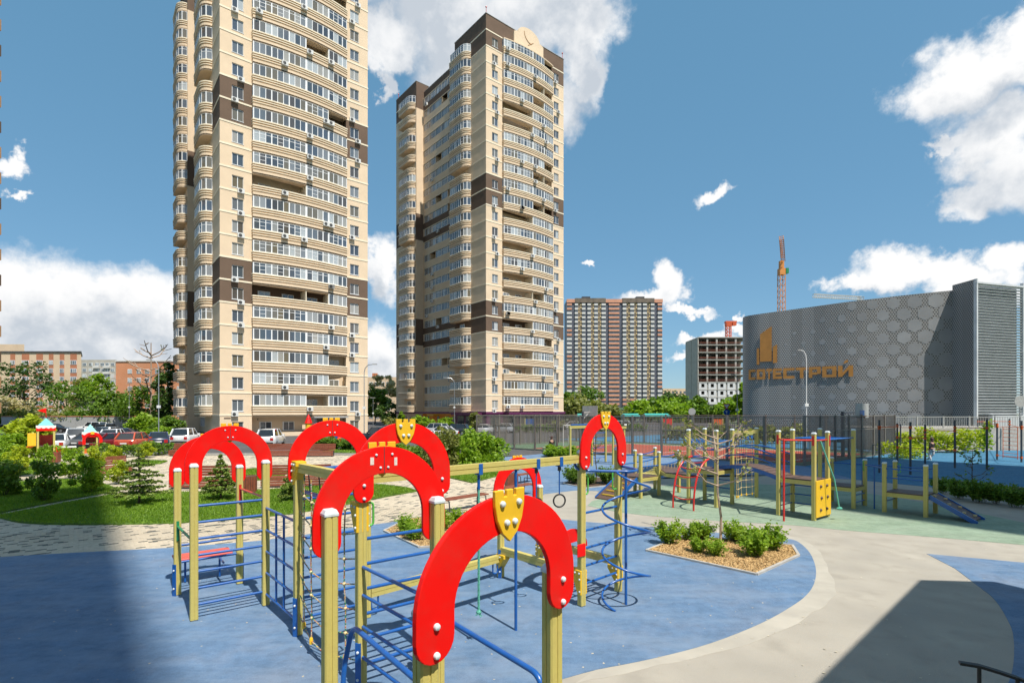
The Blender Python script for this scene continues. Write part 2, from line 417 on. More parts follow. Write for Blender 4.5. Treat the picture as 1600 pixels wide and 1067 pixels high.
def rubber(name, col, stain, light):
    m = mat(name, col, .8, .10, 1.1, .5, 220, spec=.25, dirt=stain, dscale=.55, damt=.6)
    t = m.node_tree; b = t.nodes['Principled BSDF']; src = b.inputs['Base Color'].links[0].from_socket
    geo = t.nodes.new('ShaderNodeNewGeometry')
    v = t.nodes.new('ShaderNodeTexNoise'); v.inputs['Scale'].default_value = 95; v.inputs['Detail'].default_value = 2; _lnk(t, geo.outputs['Position'], v.inputs['Vector'])
    r = t.nodes.new('ShaderNodeMapRange'); r.inputs[1].default_value = .3; r.inputs[2].default_value = .7; r.inputs[3].default_value = .86; r.inputs[4].default_value = 1.12; _lnk(t, v.outputs['Fac'], r.inputs[0])
    x = t.nodes.new('ShaderNodeMix'); x.data_type = 'RGBA'; x.blend_type = 'MULTIPLY'; x.inputs[0].default_value = 1
    _lnk(t, src, x.inputs[6]); _lnk(t, r.outputs[0], x.inputs[7])
    g5 = t.nodes.new('ShaderNodeTexNoise'); g5.inputs['Scale'].default_value = 4.5; g5.inputs['Detail'].default_value = 9; g5.inputs['Roughness'].default_value = .7; _lnk(t, geo.outputs['Position'], g5.inputs['Vector'])
    r5 = t.nodes.new('ShaderNodeMapRange'); r5.inputs[1].default_value = .32; r5.inputs[2].default_value = .62; r5.inputs[3].default_value = .78; r5.inputs[4].default_value = 1.06; _lnk(t, g5.outputs['Fac'], r5.inputs[0])
    x5 = t.nodes.new('ShaderNodeMix'); x5.data_type = 'RGBA'; x5.blend_type = 'MULTIPLY'; x5.inputs[0].default_value = 1; _lnk(t, x.outputs[2], x5.inputs[6]); _lnk(t, r5.outputs[0], x5.inputs[7]); x = x5
    # worn, paler streaks and small scuffs
    st = t.nodes.new('ShaderNodeMapping'); st.inputs['Scale'].default_value = (.35, 1.6, 1); st.inputs['Rotation'].default_value = (0, 0, .5); _lnk(t, geo.outputs['Position'], st.inputs[0])
    n = t.nodes.new('ShaderNodeTexNoise'); n.inputs['Scale'].default_value = 1.3; n.inputs['Detail'].default_value = 9; n.inputs['Roughness'].default_value = .7; _lnk(t, st.outputs[0], n.inputs['Vector'])
    r2 = t.nodes.new('ShaderNodeMapRange'); r2.inputs[1].default_value = .46; r2.inputs[2].default_value = .74; r2.inputs[4].default_value = .6; _lnk(t, n.outputs['Fac'], r2.inputs[0])
    y = t.nodes.new('ShaderNodeMix'); y.data_type = 'RGBA'; _lnk(t, r2.outputs[0], y.inputs[0]); _lnk(t, x.outputs[2], y.inputs[6]); y.inputs[7].default_value = rgb(light)
    vo = t.nodes.new('ShaderNodeTexVoronoi'); vo.inputs['Scale'].default_value = 1.5; vo.inputs['Randomness'].default_value = 1; _lnk(t, geo.outputs['Position'], vo.inputs['Vector'])
    r3 = t.nodes.new('ShaderNodeMapRange'); r3.inputs[1].default_value = .012; r3.inputs[2].default_value = .030; r3.inputs[3].default_value = .7; r3.inputs[4].default_value = 0; _lnk(t, vo.outputs['Distance'], r3.inputs[0])
    z = t.nodes.new('ShaderNodeMix'); z.data_type = 'RGBA'; _lnk(t, r3.outputs[0], z.inputs[0]); _lnk(t, y.outputs[2], z.inputs[6]); z.inputs[7].default_value = (.5, .5, .5, 1)
    _lnk(t, z.outputs[2], b.inputs['Base Color'])
    return m
M['rub_blue'] = rubber('blue_rubber', (.125, .212, .345), (.215, .222, .25), (.225, .305, .41))
M['rub_sport'] = rubber('sports_blue_rubber', (.05, .17, .29), (.07, .17, .25), (.09, .22, .33))
M['rub_green'] = rubber('green_rubber', (.24, .32, .23), (.26, .29, .23), (.31, .39, .30))
M['rub_red'] = rubber('red_court', (.36, .075, .04), (.30, .10, .07), (.42, .12, .08))
M['rub_cgreen'] = rubber('court_green', (.11, .19, .11), (.13, .17, .12), (.16, .24, .16))
M['concrete'] = mat('poured_concrete', (.365, .335, .285), .85, .13, 2.2, .5, 70, spec=.2, dirt=(.25, .235, .21), dscale=1.1, damt=.6)
M['asphalt'] = mat('asphalt', (.085, .082, .085), .9, .2, 3, .3, 150, spec=.2, dirt=(.14, .135, .13), dscale=.4, damt=.6)
M['earth'] = mat('far_ground', (.10, .12, .06), .95, .3, .05)
M['concretel'] = mat('newer_concrete', (.41, .38, .325), .85, .10, 1.5, .35, 90, spec=.2, dirt=(.35, .325, .285), dscale=2.2, damt=.7)
M['kerb'] = mat('concrete_kerb', (.40, .38, .35), .85, .15, 5, .3, 80)
M['soil'] = mat('soil', (.075, .045, .028), .95, .4, 6, .6, 40)
M['mulch'] = mat('wood_chips_bed', (.46, .31, .145), .9, .4, 70, 1.0, 150, dirt=(.17, .09, .035), dscale=30, damt=.8)
M['chip'] = mat('wood_chip', (.52, .34, .15), .85, .35, 25, objrand=.1)
M['lawnbase'] = mat('lawn_soil_green', (.085, .155, .016), .95, .35, 1.2, .6, 60)
M['grass'] = leaf_mat('grass_blades', (.10, .20, .014), (.24, .37, .035), .35, .5)

def paving_mat(name, light, dark, joint, thr, geo_only=None):
    m, t, b = new_mat(name)
    geo = t.nodes.new('ShaderNodeNewGeometry'); mp = t.nodes.new('ShaderNodeMapping'); mp.inputs['Rotation'].default_value = (0, 0, -TH)
    _lnk(t, geo.outputs['Position'], mp.inputs[0])
    br = t.nodes.new('ShaderNodeTexBrick'); br.inputs['Scale'].default_value = 1.0
    br.inputs['Brick Width'].default_value = .2; br.inputs['Row Height'].default_value = .1; br.inputs['Mortar Size'].default_value = .004; br.inputs['Mortar Smooth'].default_value = .2
    br.inputs['Color1'].default_value = (0, 0, 0, 1); br.inputs['Color2'].default_value = (1, 1, 1, 1); br.inputs['Mortar'].default_value = (.5, .5, .5, 1)
    _lnk(t, mp.outputs[0], br.inputs['Vector'])
    cr = t.nodes.new('ShaderNodeValToRGB'); cr.color_ramp.interpolation = 'CONSTANT'; e = cr.color_ramp.elements
    e[0].color = rgb(dark); e[1].color = rgb(light); e[1].position = thr
    x = e.new(.6); x.color = rgb([c * 1.06 for c in light]); x = e.new(.8); x.color = rgb([c * .93 for c in light])
    _lnk(t, br.outputs['Color'], cr.inputs[0])
    mj = t.nodes.new('ShaderNodeMix'); mj.data_type = 'RGBA'; _lnk(t, br.outputs['Fac'], mj.inputs[0]); _lnk(t, cr.outputs[0], mj.inputs[6]); mj.inputs[7].default_value = rgb(joint)
    n = t.nodes.new('ShaderNodeTexNoise'); n.inputs['Scale'].default_value = .5; n.inputs['Detail'].default_value = 8; _lnk(t, geo.outputs['Position'], n.inputs['Vector'])
    r = t.nodes.new('ShaderNodeMapRange'); r.inputs[1].default_value = .3; r.inputs[2].default_value = .7; r.inputs[3].default_value = .85; r.inputs[4].default_value = 1.1; _lnk(t, n.outputs['Fac'], r.inputs[0])
    mm = t.nodes.new('ShaderNodeMix'); mm.data_type = 'RGBA'; mm.blend_type = 'MULTIPLY'; mm.inputs[0].default_value = 1; _lnk(t, mj.outputs[2], mm.inputs[6]); _lnk(t, r.outputs[0], mm.inputs[7])
    _lnk(t, mm.outputs[2], b.inputs['Base Color']); b.inputs['Roughness'].default_value = .9; b.inputs['Specular IOR Level'].default_value = .2
    bp = t.nodes.new('ShaderNodeBump'); bp.inputs['Strength'].default_value = .6; bp.inputs['Distance'].default_value = .01; bp.invert = True
    _lnk(t, br.outputs['Fac'], bp.inputs['Height']); _lnk(t, bp.outputs[0], b.inputs['Normal'])
    return m
LIGHT, DARKP = (.53, .45, .34), (.125, .125, .11)
M['paving'] = paving_mat('block_paving', LIGHT, DARKP, (.34, .30, .24), .14)
M['paver_l'] = mat('light_paver', LIGHT, .9, .12, 9, .3, 120, spec=.2, objrand=.05, dirt=(.36, .32, .26), dscale=.7, damt=.4)
M['paver_d'] = mat('dark_paver', DARKP, .9, .2, 9, .3, 120, spec=.2)

_g = MB().add([(-1500, -300, -.05), (1500, -300, -.05), (1500, 2600, -.05), (-1500, 2600, -.05)], [(0, 1, 2, 3)]).build('ground', M['earth']); _g['kind'] = 'structure'
sheet('parking_asphalt', [(-120, 40.5), (6, 40.5), (20, 60), (60, 75), (60, 200), (-170, 200), (-170, 40.5)], -.012, M['asphalt'])
PLAZA = [(-48, 7), (2, 7), (2.5, 16.5), (.6, 24), (-1.2, 32), (-1.5, 41), (-48, 41)]
plaza = sheet('paved_plaza', PLAZA, 0.0, M['paving'])
sheet('concrete_path', smooth_poly(gp((735, 803), (790, 778), (850, 762), (1000, 750), (1340, 744), (1700, 775)), False) + [(26, 14), (26, 2), (0, 2), (0, 9)] + gp((800, 830),), .030, M['concrete'])
BLUE = [(-16, 3.2), (-18, 9)] + gp((-200, 884), (0, 872), (120, 865), (275, 857), (400, 847), (470, 838), (527, 829), (620, 816), (690, 806), (760, 799)) + \
       smooth_poly(gp((815, 803), (879, 813), (980, 822), (1120, 834), (1215, 843), (1240, 845), (1256, 855), (1268, 870), (1275, 892), (1272, 914), (1260, 932), (1238, 949), (1190, 976), (1110, 1008), (1020, 1032), (930, 1050), (860, 1070)), False, 4) + [(-.3, 5.6), (-1.5, 4.6), (-3, 3.2)]
sheet('blue_playground', BLUE, .036, M['rub_blue'])
sheet('blue_patch', gp((1448, 867), (1600, 881), (1800, 900)) + [(12.5, 6), (7, 4.2)] + smooth_poly(gp((1560, 1110), (1582, 1050), (1584, 1003), (1577, 976), (1555, 940), (1530, 919), (1492, 890)), False, 4)[:-1] + gp((1492, 890),), .036, M['rub_blue'])
GREEN = smooth_poly(gp((918, 791), (960, 800), (1015, 807), (1120, 815), (1240, 822), (1320, 830), (1450, 840), (1600, 853)), False, 3) + gp((1760, 872), (1760, 842)) + smooth_poly(gp((1600, 818), (1500, 797), (1420, 782), (1340, 770), (1200, 758), (1100, 753), (1020, 762), (960, 775), (925, 784)), False, 3)
sheet('green_playground', GREEN, .036, M['rub_green'])
YARD = gp((772, 716), (850, 709.5), (1010, 713), (1200, 724), (1258, 729), (1335, 750), (1200, 743), (1060, 743), (1010, 752), (960, 769), (900, 767), (850, 773), (830, 791), (806, 776), (800, 756), (792, 735))
sheet('blue_yard', YARD, .040, M['rub_blue'])
SPORT = gp((1258, 729), (1320, 717.6), (1396, 709), (1530, 700), (1720, 703), (1720, 786), (1600, 775), (1445, 761), (1335, 750))
sheet('sports_ground', SPORT, .044, M['rub_sport'])
fa, fb, fc = Vector(G(793, 700.8)), Vector(G(1257, 728)), Vector(G(1398, 708.5))
fd = fa + fc - fb
court = [tuple(fa), tuple(fb), tuple(fc), tuple(fd)]
sheet('court_surround', [tuple(fa + (fa - fb) * .25), tuple(fb), tuple(fc), tuple(fd + (fa - fb) * .25)], .012, M['rub_cgreen'])
def cl(a, b): return tuple(fb + (fa - fb) * a + (fc - fb) * b)
sheet('court_red', [cl(.05, .10), cl(.95, .10), cl(.95, .88), cl(.05, .88)], .018, M['rub_red'])
sheet('court_far_blue', [cl(-.2, 1.05), cl(1.4, 1.05), cl(1.4, 2.6), cl(-.2, 2.6)], .012, M['rub_sport'])
lm = MB()
for a0, b0, a1, b1 in ((.09, .14, .91, .14), (.91, .14, .91, .84), (.91, .84, .09, .84), (.09, .84, .09, .14), (.5, .14, .5, .84)):
    p, q = Vector((*cl(a0, b0), .022)), Vector((*cl(a1, b1), .022)); lm.bar(p, q, .10, .006)
_o = lm.build('court_lines', M['white']); _o['kind'] = 'structure'

# paler strip of newer concrete round the rubber
RIM = smooth_poly(gp((1120, 834), (1215, 843), (1240, 845), (1256, 855), (1268, 870), (1275, 892), (1272, 914), (1260, 932), (1238, 949), (1190, 976), (1110, 1008), (1020, 1032), (930, 1050)), False, 4)
cr_ = Vector(G(1130, 915)); outer = []
for i, p in enumerate(RIM):
    d = (Vector(p) - cr_).normalized(); outer.append(tuple(Vector(p) + d * (.40 + .04 * math.sin(i * .55) + .025 * math.sin(i * 1.7) + rnd.uniform(-.015, .015))))
sheet('concrete_strip', RIM + outer[::-1], .033, M['concretel'], .01)
# lawns
LAWNS = {
 'a': smooth_poly(gp((-40, 806), (0, 810), (31, 817), (103, 820), (270, 819), (440, 806), (540, 789), (590, 779), (652, 768)), False, 3) + smooth_poly(gp((635, 763), (565, 757), (420, 766), (250, 771), (192, 772), (130, 782), (60, 795), (0, 806)), False, 3),
 'b': gp((-60, 812), (0, 802), (60, 790), (120, 779), (188, 767), (165, 758), (120, 751), (60, 750), (0, 758), (-60, 765)),
 'c': gp((-60, 752), (10, 746), (70, 738), (112, 732), (100, 728), (0, 733), (-60, 738)),
 'd': gp((698, 746), (738, 755), (785, 742), (770, 732), (720, 734)),
 'e': gp((385, 752), (440, 748), (450, 738), (415, 731), (380, 735)),
 'f': gp((505, 706), (560, 709), (640, 716), (700, 722), (760, 728), (800, 722), (760, 714), (640, 702), (540, 699)),
 'g': gp((210, 727), (250, 725), (262, 721), (225, 720)),
}
lawn_i = 0
for k, poly in LAWNS.items():
    sheet('lawn', poly, .05, M['lawnbase'], .06)
def grass(poly, n, hgt, w, seed):
    r = np.random.default_rng(seed); c = scatter(poly, n, r); a = r.uniform(0, 2 * np.pi, n); h = hgt * r.uniform(.5, 1.3, n); lean = r.normal(0, .5, (n, 2)) * h[:, None]
    dx = np.stack([np.cos(a), np.sin(a)], 1) * w * r.uniform(.6, 1.4, n)[:, None]
    z = np.full((n, 1), .048)
    v = np.stack([np.hstack([c - dx, z]), np.hstack([c + dx, z]), np.hstack([c + lean, z + h[:, None]])], 1).reshape(-1, 3)
    return v, np.arange(3 * n).reshape(-1, 3)
vs, fs, b = [], [], 0
for k, n, h_, w_ in (('a', 62000, .06, .016), ('b', 30000, .07, .02), ('c', 5000, .08, .03), ('d', 6000, .07, .025), ('e', 5000, .07, .025), ('f', 7000, .08, .035), ('g', 1500, .08, .03)):
    v, f = grass(LAWNS[k], n, h_, w_, ord(k)); vs.append(v); fs.append(f + b); b += len(v)
gr = link('grass', np_mesh('grass', np.vstack(vs), np.vstack(fs), M['grass']))
tag(gr, 'short green mown grass on the curved lawns', 'grass', kind='stuff')

# block pavers, laid one by one in front of the lawn
cu, su = math.cos(TH), math.sin(TH)
blk = {}
for dark in (0, 1):
    mb = MB(); mb.b2(-.0975, .0975, -.0475, .0475, 0, .018)
    mb.f = [f for f in mb.f if f != (0, 3, 2, 1)]
    blk[dark] = mb.mesh('paver', M['paver_d' if dark else 'paver_l'])
cells = []
for j in range(40, 200):
    for i in range(-90, 80):
        a = (i + (.5 if j % 2 else 0)) * .2; bb = j * .1
        x, y = a * cu - bb * su, a * su + bb * cu
        if not (10.5 < y < 18.5 and -1.02 * y < x < -.2): continue
        if inside((x, y), BLUE) or any(inside((x, y), LAWNS[k]) for k in 'ab'): continue
        cells.append((y, x, rnd.random() < .15))
cells.sort()
near = [c for c in cells][:300]
for y, x, d in near:
    link('paver', blk[1 if d else 0], plaza, (x, y, .001), TH)
for dark in (0, 1):
    sel = np.array([(x, y) for y, x, d in cells[300:] if d == bool(dark)])
    loc = np.array([(-.0975, -.0475), (.0975, -.0475), (.0975, .0475), (-.0975, .0475)])
    rot = np.stack([loc[:, 0] * cu - loc[:, 1] * su, loc[:, 0] * su + loc[:, 1] * cu], 1)
    base = (sel[:, None, :] + rot[None]).reshape(-1, 2)
    n = len(sel)
    zt = np.repeat(.019 + np.random.default_rng(3).normal(0, .0015, n), 4)[:, None]
    v = np.vstack([np.hstack([base, np.full((4 * n, 1), .001)]), np.hstack([base, zt])])
    k = np.arange(n) * 4; T = 4 * n
    f = [np.stack([T + k, T + k + 1, T + k + 2, T + k + 3], 1)] + [np.stack([k + i, k + (i + 1) % 4, T + k + (i + 1) % 4, T + k + i], 1) for i in range(4)]
    o = link('pavers', np_mesh('pavers', v, np.vstack(f), M['paver_d' if dark else 'paver_l']), plaza); o['kind'] = 'stuff'

def kerb_line(name, pts, w=.08, h=.05, z=.03, m='kerb', closed=True):
    mb = MB(); n = len(pts)
    for i in range(n if closed else n - 1):
        p, q = Vector((*pts[i], z + h / 2)), Vector((*pts[(i + 1) % n], z + h / 2))
        mb.bar(p, q, w, h)
    o = mb.build(name, M[m]); o['kind'] = 'structure'; return o
# planting beds
BED1 = gp((1010, 863), (1070, 840), (1238, 855), (1248, 871), (1182, 901))
BED2 = gp((600, 832), (640, 812), (700, 806), (790, 840), (700, 856), (655, 858))
BED3 = gp((1448, 757), (1600, 780), (1730, 798), (1730, 775), (1600, 764), (1470, 750))
BED4 = gp((880, 757), (915, 764), (985, 757), (960, 748), (905, 747))
for nm, poly, mm in (('mulch_bed', BED1, 'mulch'), ('mulch_bed', BED2, 'mulch'), ('soil_bed', BED3, 'soil'), ('soil_bed', BED4, 'soil')):
    sheet(nm, poly, .055, M[mm], .05)
    kerb_line('bed_edging', poly, .06, .05, .03)
def chips(poly, n, seed):
    r = np.random.default_rng(seed)
    c = np.hstack([scatter(poly, n, r), .056 + r.uniform(0, .02, (n, 1))]); a = r.uniform(0, 6.28, n); tl = r.normal(0, .4, (n, 2))
    L, W = .019 * r.uniform(.5, 1.5, n), .007 * r.uniform(.6, 1.6, n)
    e1 = np.stack([np.cos(a), np.sin(a), tl[:, 0]], 1) * L[:, None] * .6; e2 = np.stack([-np.sin(a), np.cos(a), tl[:, 1]], 1) * W[:, None]
    v = np.stack([c - e1 - e2, c + e1 - e2, c + e1 + e2, c - e1 + e2], 1).reshape(-1, 3)
    return v, np.arange(4 * n).reshape(-1, 4)
v1, f1_ = chips(BED1, 26000, 1); v2, f2_ = chips(BED2, 14000, 2)
o = link('wood_chips', np_mesh('wood_chips', np.vstack([v1, v2]), np.vstack([f1_, f2_ + len(v1)]), M['chip']))
tag(o, 'golden wood chips covering the planting beds', 'mulch', kind='stuff')
kerb_line('kerb', [(-48, 41.2), (-1.5, 41.2)], .16, .14, 0, closed=False)
# ---------------------------------------------------------------- apartment towers
M['beige'] = mat('beige_brick', (.73, .575, .41), .85, .05, .6, .25, 40, spec=.2, dirt=(.66, .52, .36), dscale=.35, damt=.4)
M['brown'] = mat('brown_brick', (.155, .105, .075), .85, .08, .6, .25, 40, spec=.2)
M['cream'] = mat('cream_render', (.82, .72, .55), .8, .05, 1.0)
M['tan'] = mat('tan_trim_and_rib_shade', (.46, .27, .13), .8, .1, 1.0)
M['upvc'] = mat('white_upvc', (.78, .79, .80), .35, .04, 3)
M['glass'] = glass_mat('window_glass', [(.07, .085, .10), (.11, .12, .13), (.17, .165, .15), (.09, .08, .07), (.27, .285, .29), (.08, .10, .13), (.16, .14, .10), (.42, .45, .46), (.06, .07, .085), (.20, .215, .23), (.13, .15, .17), (.34, .33, .30)])  # paler tones put the bright sky's reflection into the pane colour
M['purple'] = mat('purple_cladding', (.11, .018, .075), .45, .1, 2)
M['orangewall'] = mat('orange_render', (.85, .30, .03), .8, .08, 1)
M['ac'] = mat('air_conditioner_white', (.66, .66, .64), .45, .08, 10)
M['fan'] = mat('dark_fan_grille', (.06, .06, .06), .5, .2, 30)
M['roof'] = mat('bitumen_roof', (.06, .06, .06), .9, .2, 1)
M['shopglass'] = glass_mat('shop_glass', [(.03, .04, .05), (.05, .05, .06), (.02, .02, .03)])
TW, TL, SH = 20.6, 36.3, 3.0                       # plan of a tower (m) and storey height
BX0, BX1 = 3.9, 17.1                               # the bowed loggias on the sunlit face
def bow(x): return -(0.5 + 0.75 * (1 - ((x - 10.5) / 6.6) ** 2))
RW = 0.25
def storey_wall():
    mb = MB()
    mb.prism([(0, RW), (BX0, RW), (BX0, 1.2), (BX1, 1.2), (BX1, RW), (TW, RW), (TW, TL), (0, TL), (0, 26.5), (3.2, 26.5), (3.2, 10.7), (0, 10.7)], 0, SH)
    for x0, x1, a, b in ((0, BX0, 1.45, 2.85), (BX1, TW, 17.75, 19.15)):
        mb.b2(x0, a, 0, RW, 0, SH); mb.b2(b, x1, 0, RW, 0, SH); mb.b2(a, b, 0, RW, 0, .5); mb.b2(a, b, 0, RW, 2.08, SH)
    mb.b2(1.8, 2.0, 10.7, 26.5, -.45, .95)         # parapet wall of the long loggia row
    return mb
def storey_band():
    mb = MB()
    for x0, x1 in ((-.05, BX0), (BX1, TW + .05)): mb.b2(x0, x1, -.05, .05, -.11, .11)
    mb.b2(-.05, .05, .05, 5.0, -.11, .11); mb.b2(-.05, .05, 32.5, TL, -.11, .11); mb.b2(1.74, 1.82, 10.7, 26.5, -.56, -.45)
    return mb
def ring_from(path, profs, closed=False):
    """sweep (out, z) profile loop along a plan path with outward normals"""
    mb = MB(); n = len(path); base = 0
    nor = []
    for i in range(n):
        a = Vector(path[max(i - 1, 0)]); b = Vector(path[min(i + 1, n - 1)]); t = (b - a).normalized(); nor.append(Vector((t.y, -t.x)))
    for prof in profs:
        k = len(prof); vs = []
        for p, q in zip(path, nor):
            for o_, z in prof: vs.append((p[0] + q.x * o_, p[1] + q.y * o_, z))
        fs = []
        for i in range(n - 1):
            for j in range(k):
                j2 = (j + 1) % k; fs.append((i * k + j, (i + 1) * k + j, (i + 1) * k + j2, i * k + j2))
        fs.append(tuple(reversed(range(k)))); fs.append(tuple((n - 1) * k + j for j in range(k)))
        mb.add(vs, fs)
    return mb
bow_path = [(BX0 + .02, 0.0)] + [(x, bow(x)) for x in np.linspace(BX0 + .02, BX1 - .02, 15)] + [(BX1 - .02, 0.0)]
def bay_path(y0, y1, d=1.35, rr=1.5):
    p = [(0, y1), (-d, y1)] + [(-d, y0 + rr + (y1 - y0 - rr) * .5)]
    for k in range(7):
        a = math.pi / 2 * k / 6; p.append((-d + d * (1 - math.cos(a)) * 1.0, y0 + rr - rr * math.sin(a)))
    p[-1] = (0.0, y0)
    return p
def rev(p): return p
PAR = [(0, -.2), (0, 1.28), (-.14, 1.28), (-.14, -.2)]
RIBS = [[(.0, 1.10), (.10, 1.12), (.10, 1.28), (.0, 1.30)], [(.0, .80), (.09, .82), (.09, .93), (.0, .95)], [(.0, .48), (.07, .50), (.07, .60), (.0, .62)]]
DARKR = [[(.0, .95), (.02, .95), (.02, 1.10), (.0, 1.10)], [(.0, .62), (.02, .62), (.02, .80), (.0, .80)], [(.0, .36), (.02, .36), (.02, .48), (.0, .48)]]  # tan stripes under the ribs, the ledges' shade put into their colour
def slab(path, z0=-.22, z1=0.0):
    poly = [tuple(p) for p in path]
    if sum(poly[i - 1][0] * poly[i][1] - poly[i][0] * poly[i - 1][1] for i in range(len(poly))) < 0: poly = poly[::-1]
    return MB().prism(poly, z0, z1)
def merge(*ms):
    r = MB()
    for m in ms: r.add(m.v, m.f)
    return r
def glazing(path, z0, z1, npan, transom=False, fr=.088):
    """frame and panes along a plan polyline"""
    pts = [Vector(p) for p in path]; L = [0]
    for i in range(1, len(pts)): L.append(L[-1] + (pts[i] - pts[i - 1]).length)
    def pos(s):
        for i in range(1, len(pts)):
            if s <= L[i] + 1e-6: return pts[i - 1].lerp(pts[i], (s - L[i - 1]) / max(L[i] - L[i - 1], 1e-6))
        return pts[-1]
    F, Pn = MB(), MB()
    q = [pos(L[-1] * i / npan) for i in range(npan + 1)]
    for i, p in enumerate(q):
        w = fr * (1.7 if i % 3 == 0 else 1.0)
        d = (q[min(i + 1, npan)] - q[max(i - 1, 0)]); rz = math.atan2(d.y, d.x)
        F.box((p.x, p.y, (z0 + z1) / 2), (w, .09, z1 - z0), rz)
    for i in range(npan):
        a, b = q[i], q[i + 1]; d = b - a; rz = math.atan2(d.y, d.x); m = (a + b) / 2; ln = d.length - fr
        for z in (z0 + .04, z1 - .04): F.box((m.x, m.y, z), (ln, .08, .08), rz)
        if transom: F.box((m.x, m.y, z1 - .42), (ln, .07, .06), rz)
        if i % 3 == 1 and transom: F.box((m.x, m.y, (z0 + z1) / 2 - .2), (ln, .06, .05), rz)
        Pn.box((m.x, m.y, (z0 + z1) / 2), (ln, .02, z1 - z0 - .16), rz)
    return F, Pn
TM = {}
def tower_meshes():
    w = storey_wall(); TM['wall'] = {c: w.mesh('storey_wall', M[c]) for c in ('beige', 'brown')}
    TM['band'] = storey_band().mesh('string_course', M['cream'])
    bay = bay_path(5.0, 10.6)
    for nm, path in (('bow', bow_path), ('bay', bay)):
        pp = path if nm == 'bow' else path
        # outward side: sweep normals point to the right of travel
        TM[nm] = merge(ring_from(pp, [PAR]), slab(pp)).mesh('balcony', M['cream' if 0 else 'beige'])
        TM[nm + 'rib'] = ring_from(pp, RIBS).mesh('moulding', M['cream'])
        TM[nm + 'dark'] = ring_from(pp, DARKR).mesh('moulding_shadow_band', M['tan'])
    segs = {'l': [(x, bow(x) + .07) for x in np.linspace(4.0, 10.72, 9)], 'm': [(x, bow(x) + .07) for x in np.linspace(10.85, 14.0, 5)], 'r': [(x, bow(x) + .07) for x in np.linspace(14.12, 17.0, 5)]}
    for k, n in (('l', 9), ('m', 4), ('r', 4)):
        TM['gl' + k] = []
        for tr in (False, True):
            F, Pn = glazing(segs[k], 1.28, 2.78, n, tr)
            if k == 'l':                           # the return at the near end of the bow
                f2, p2 = glazing([(4.0, 0.0), (4.0, bow(4.0) + .05)], 1.28, 2.78, 1, tr); F, Pn = merge(F, f2), merge(Pn, p2)
            TM['gl' + k].append((F.mesh('loggia_glazing', M['upvc']), Pn.mesh('pane', M['glass'])))
    bp = [(p[0] + (.06 if p[0] < -.1 else 0), p[1]) for p in bay]
    TM['glbay'] = []
    for tr in (False, True):
        F, Pn = glazing(bp, 1.28, 2.78, 10, tr); TM['glbay'].append((F.mesh('bay_glazing', M['upvc']), Pn.mesh('pane', M['glass'])))
    F, Pn = glazing([(0, .16), (1.4, .16)], .5, 2.08, 2, False); F.b2(-.05, 1.45, -.05, .16, .44, .5)
    TM['win'] = (F.mesh('window', M['upvc']), Pn.mesh('pane', M['glass']))
    TM['rib'] = []
    for tr in (False, True):
        F, Pn = glazing([(1.9, 2.42), (1.9, 0.06)], .95, 2.5, 4, tr); TM['rib'].append((F.mesh('loggia_window', M['upvc']), Pn.mesh('pane', M['glass'])))
    F, Pn = glazing([(0, 0), (1.5, 0)], .9, 2.2, 2, False); TM['iwin'] = (F.mesh('balcony_window', M['upvc']), Pn.mesh('pane', M['glass']))
    ac = MB().b2(-.42, .42, -.34, 0, 0, .58); TM['ac'] = ac.mesh('air_conditioner', M['ac'])
    m = Matrix.Translation((-.1, -.345, .29)) @ Matrix.Rotation(R(90), 4, 'X'); TM['acf'] = MB().lathe([(.22, 0), (.22, .02), (.06, .03)], n=12, m=m).mesh('fan', M['fan'])
tower_meshes()
def pane_pair(name, pair, parent, loc=(0, 0, 0), rz=0.0):
    o = link(name, pair[0], parent, loc, rz); link('pane', pair[1], o); return o
def slab_poly(path): return [tuple(p) for p in path]
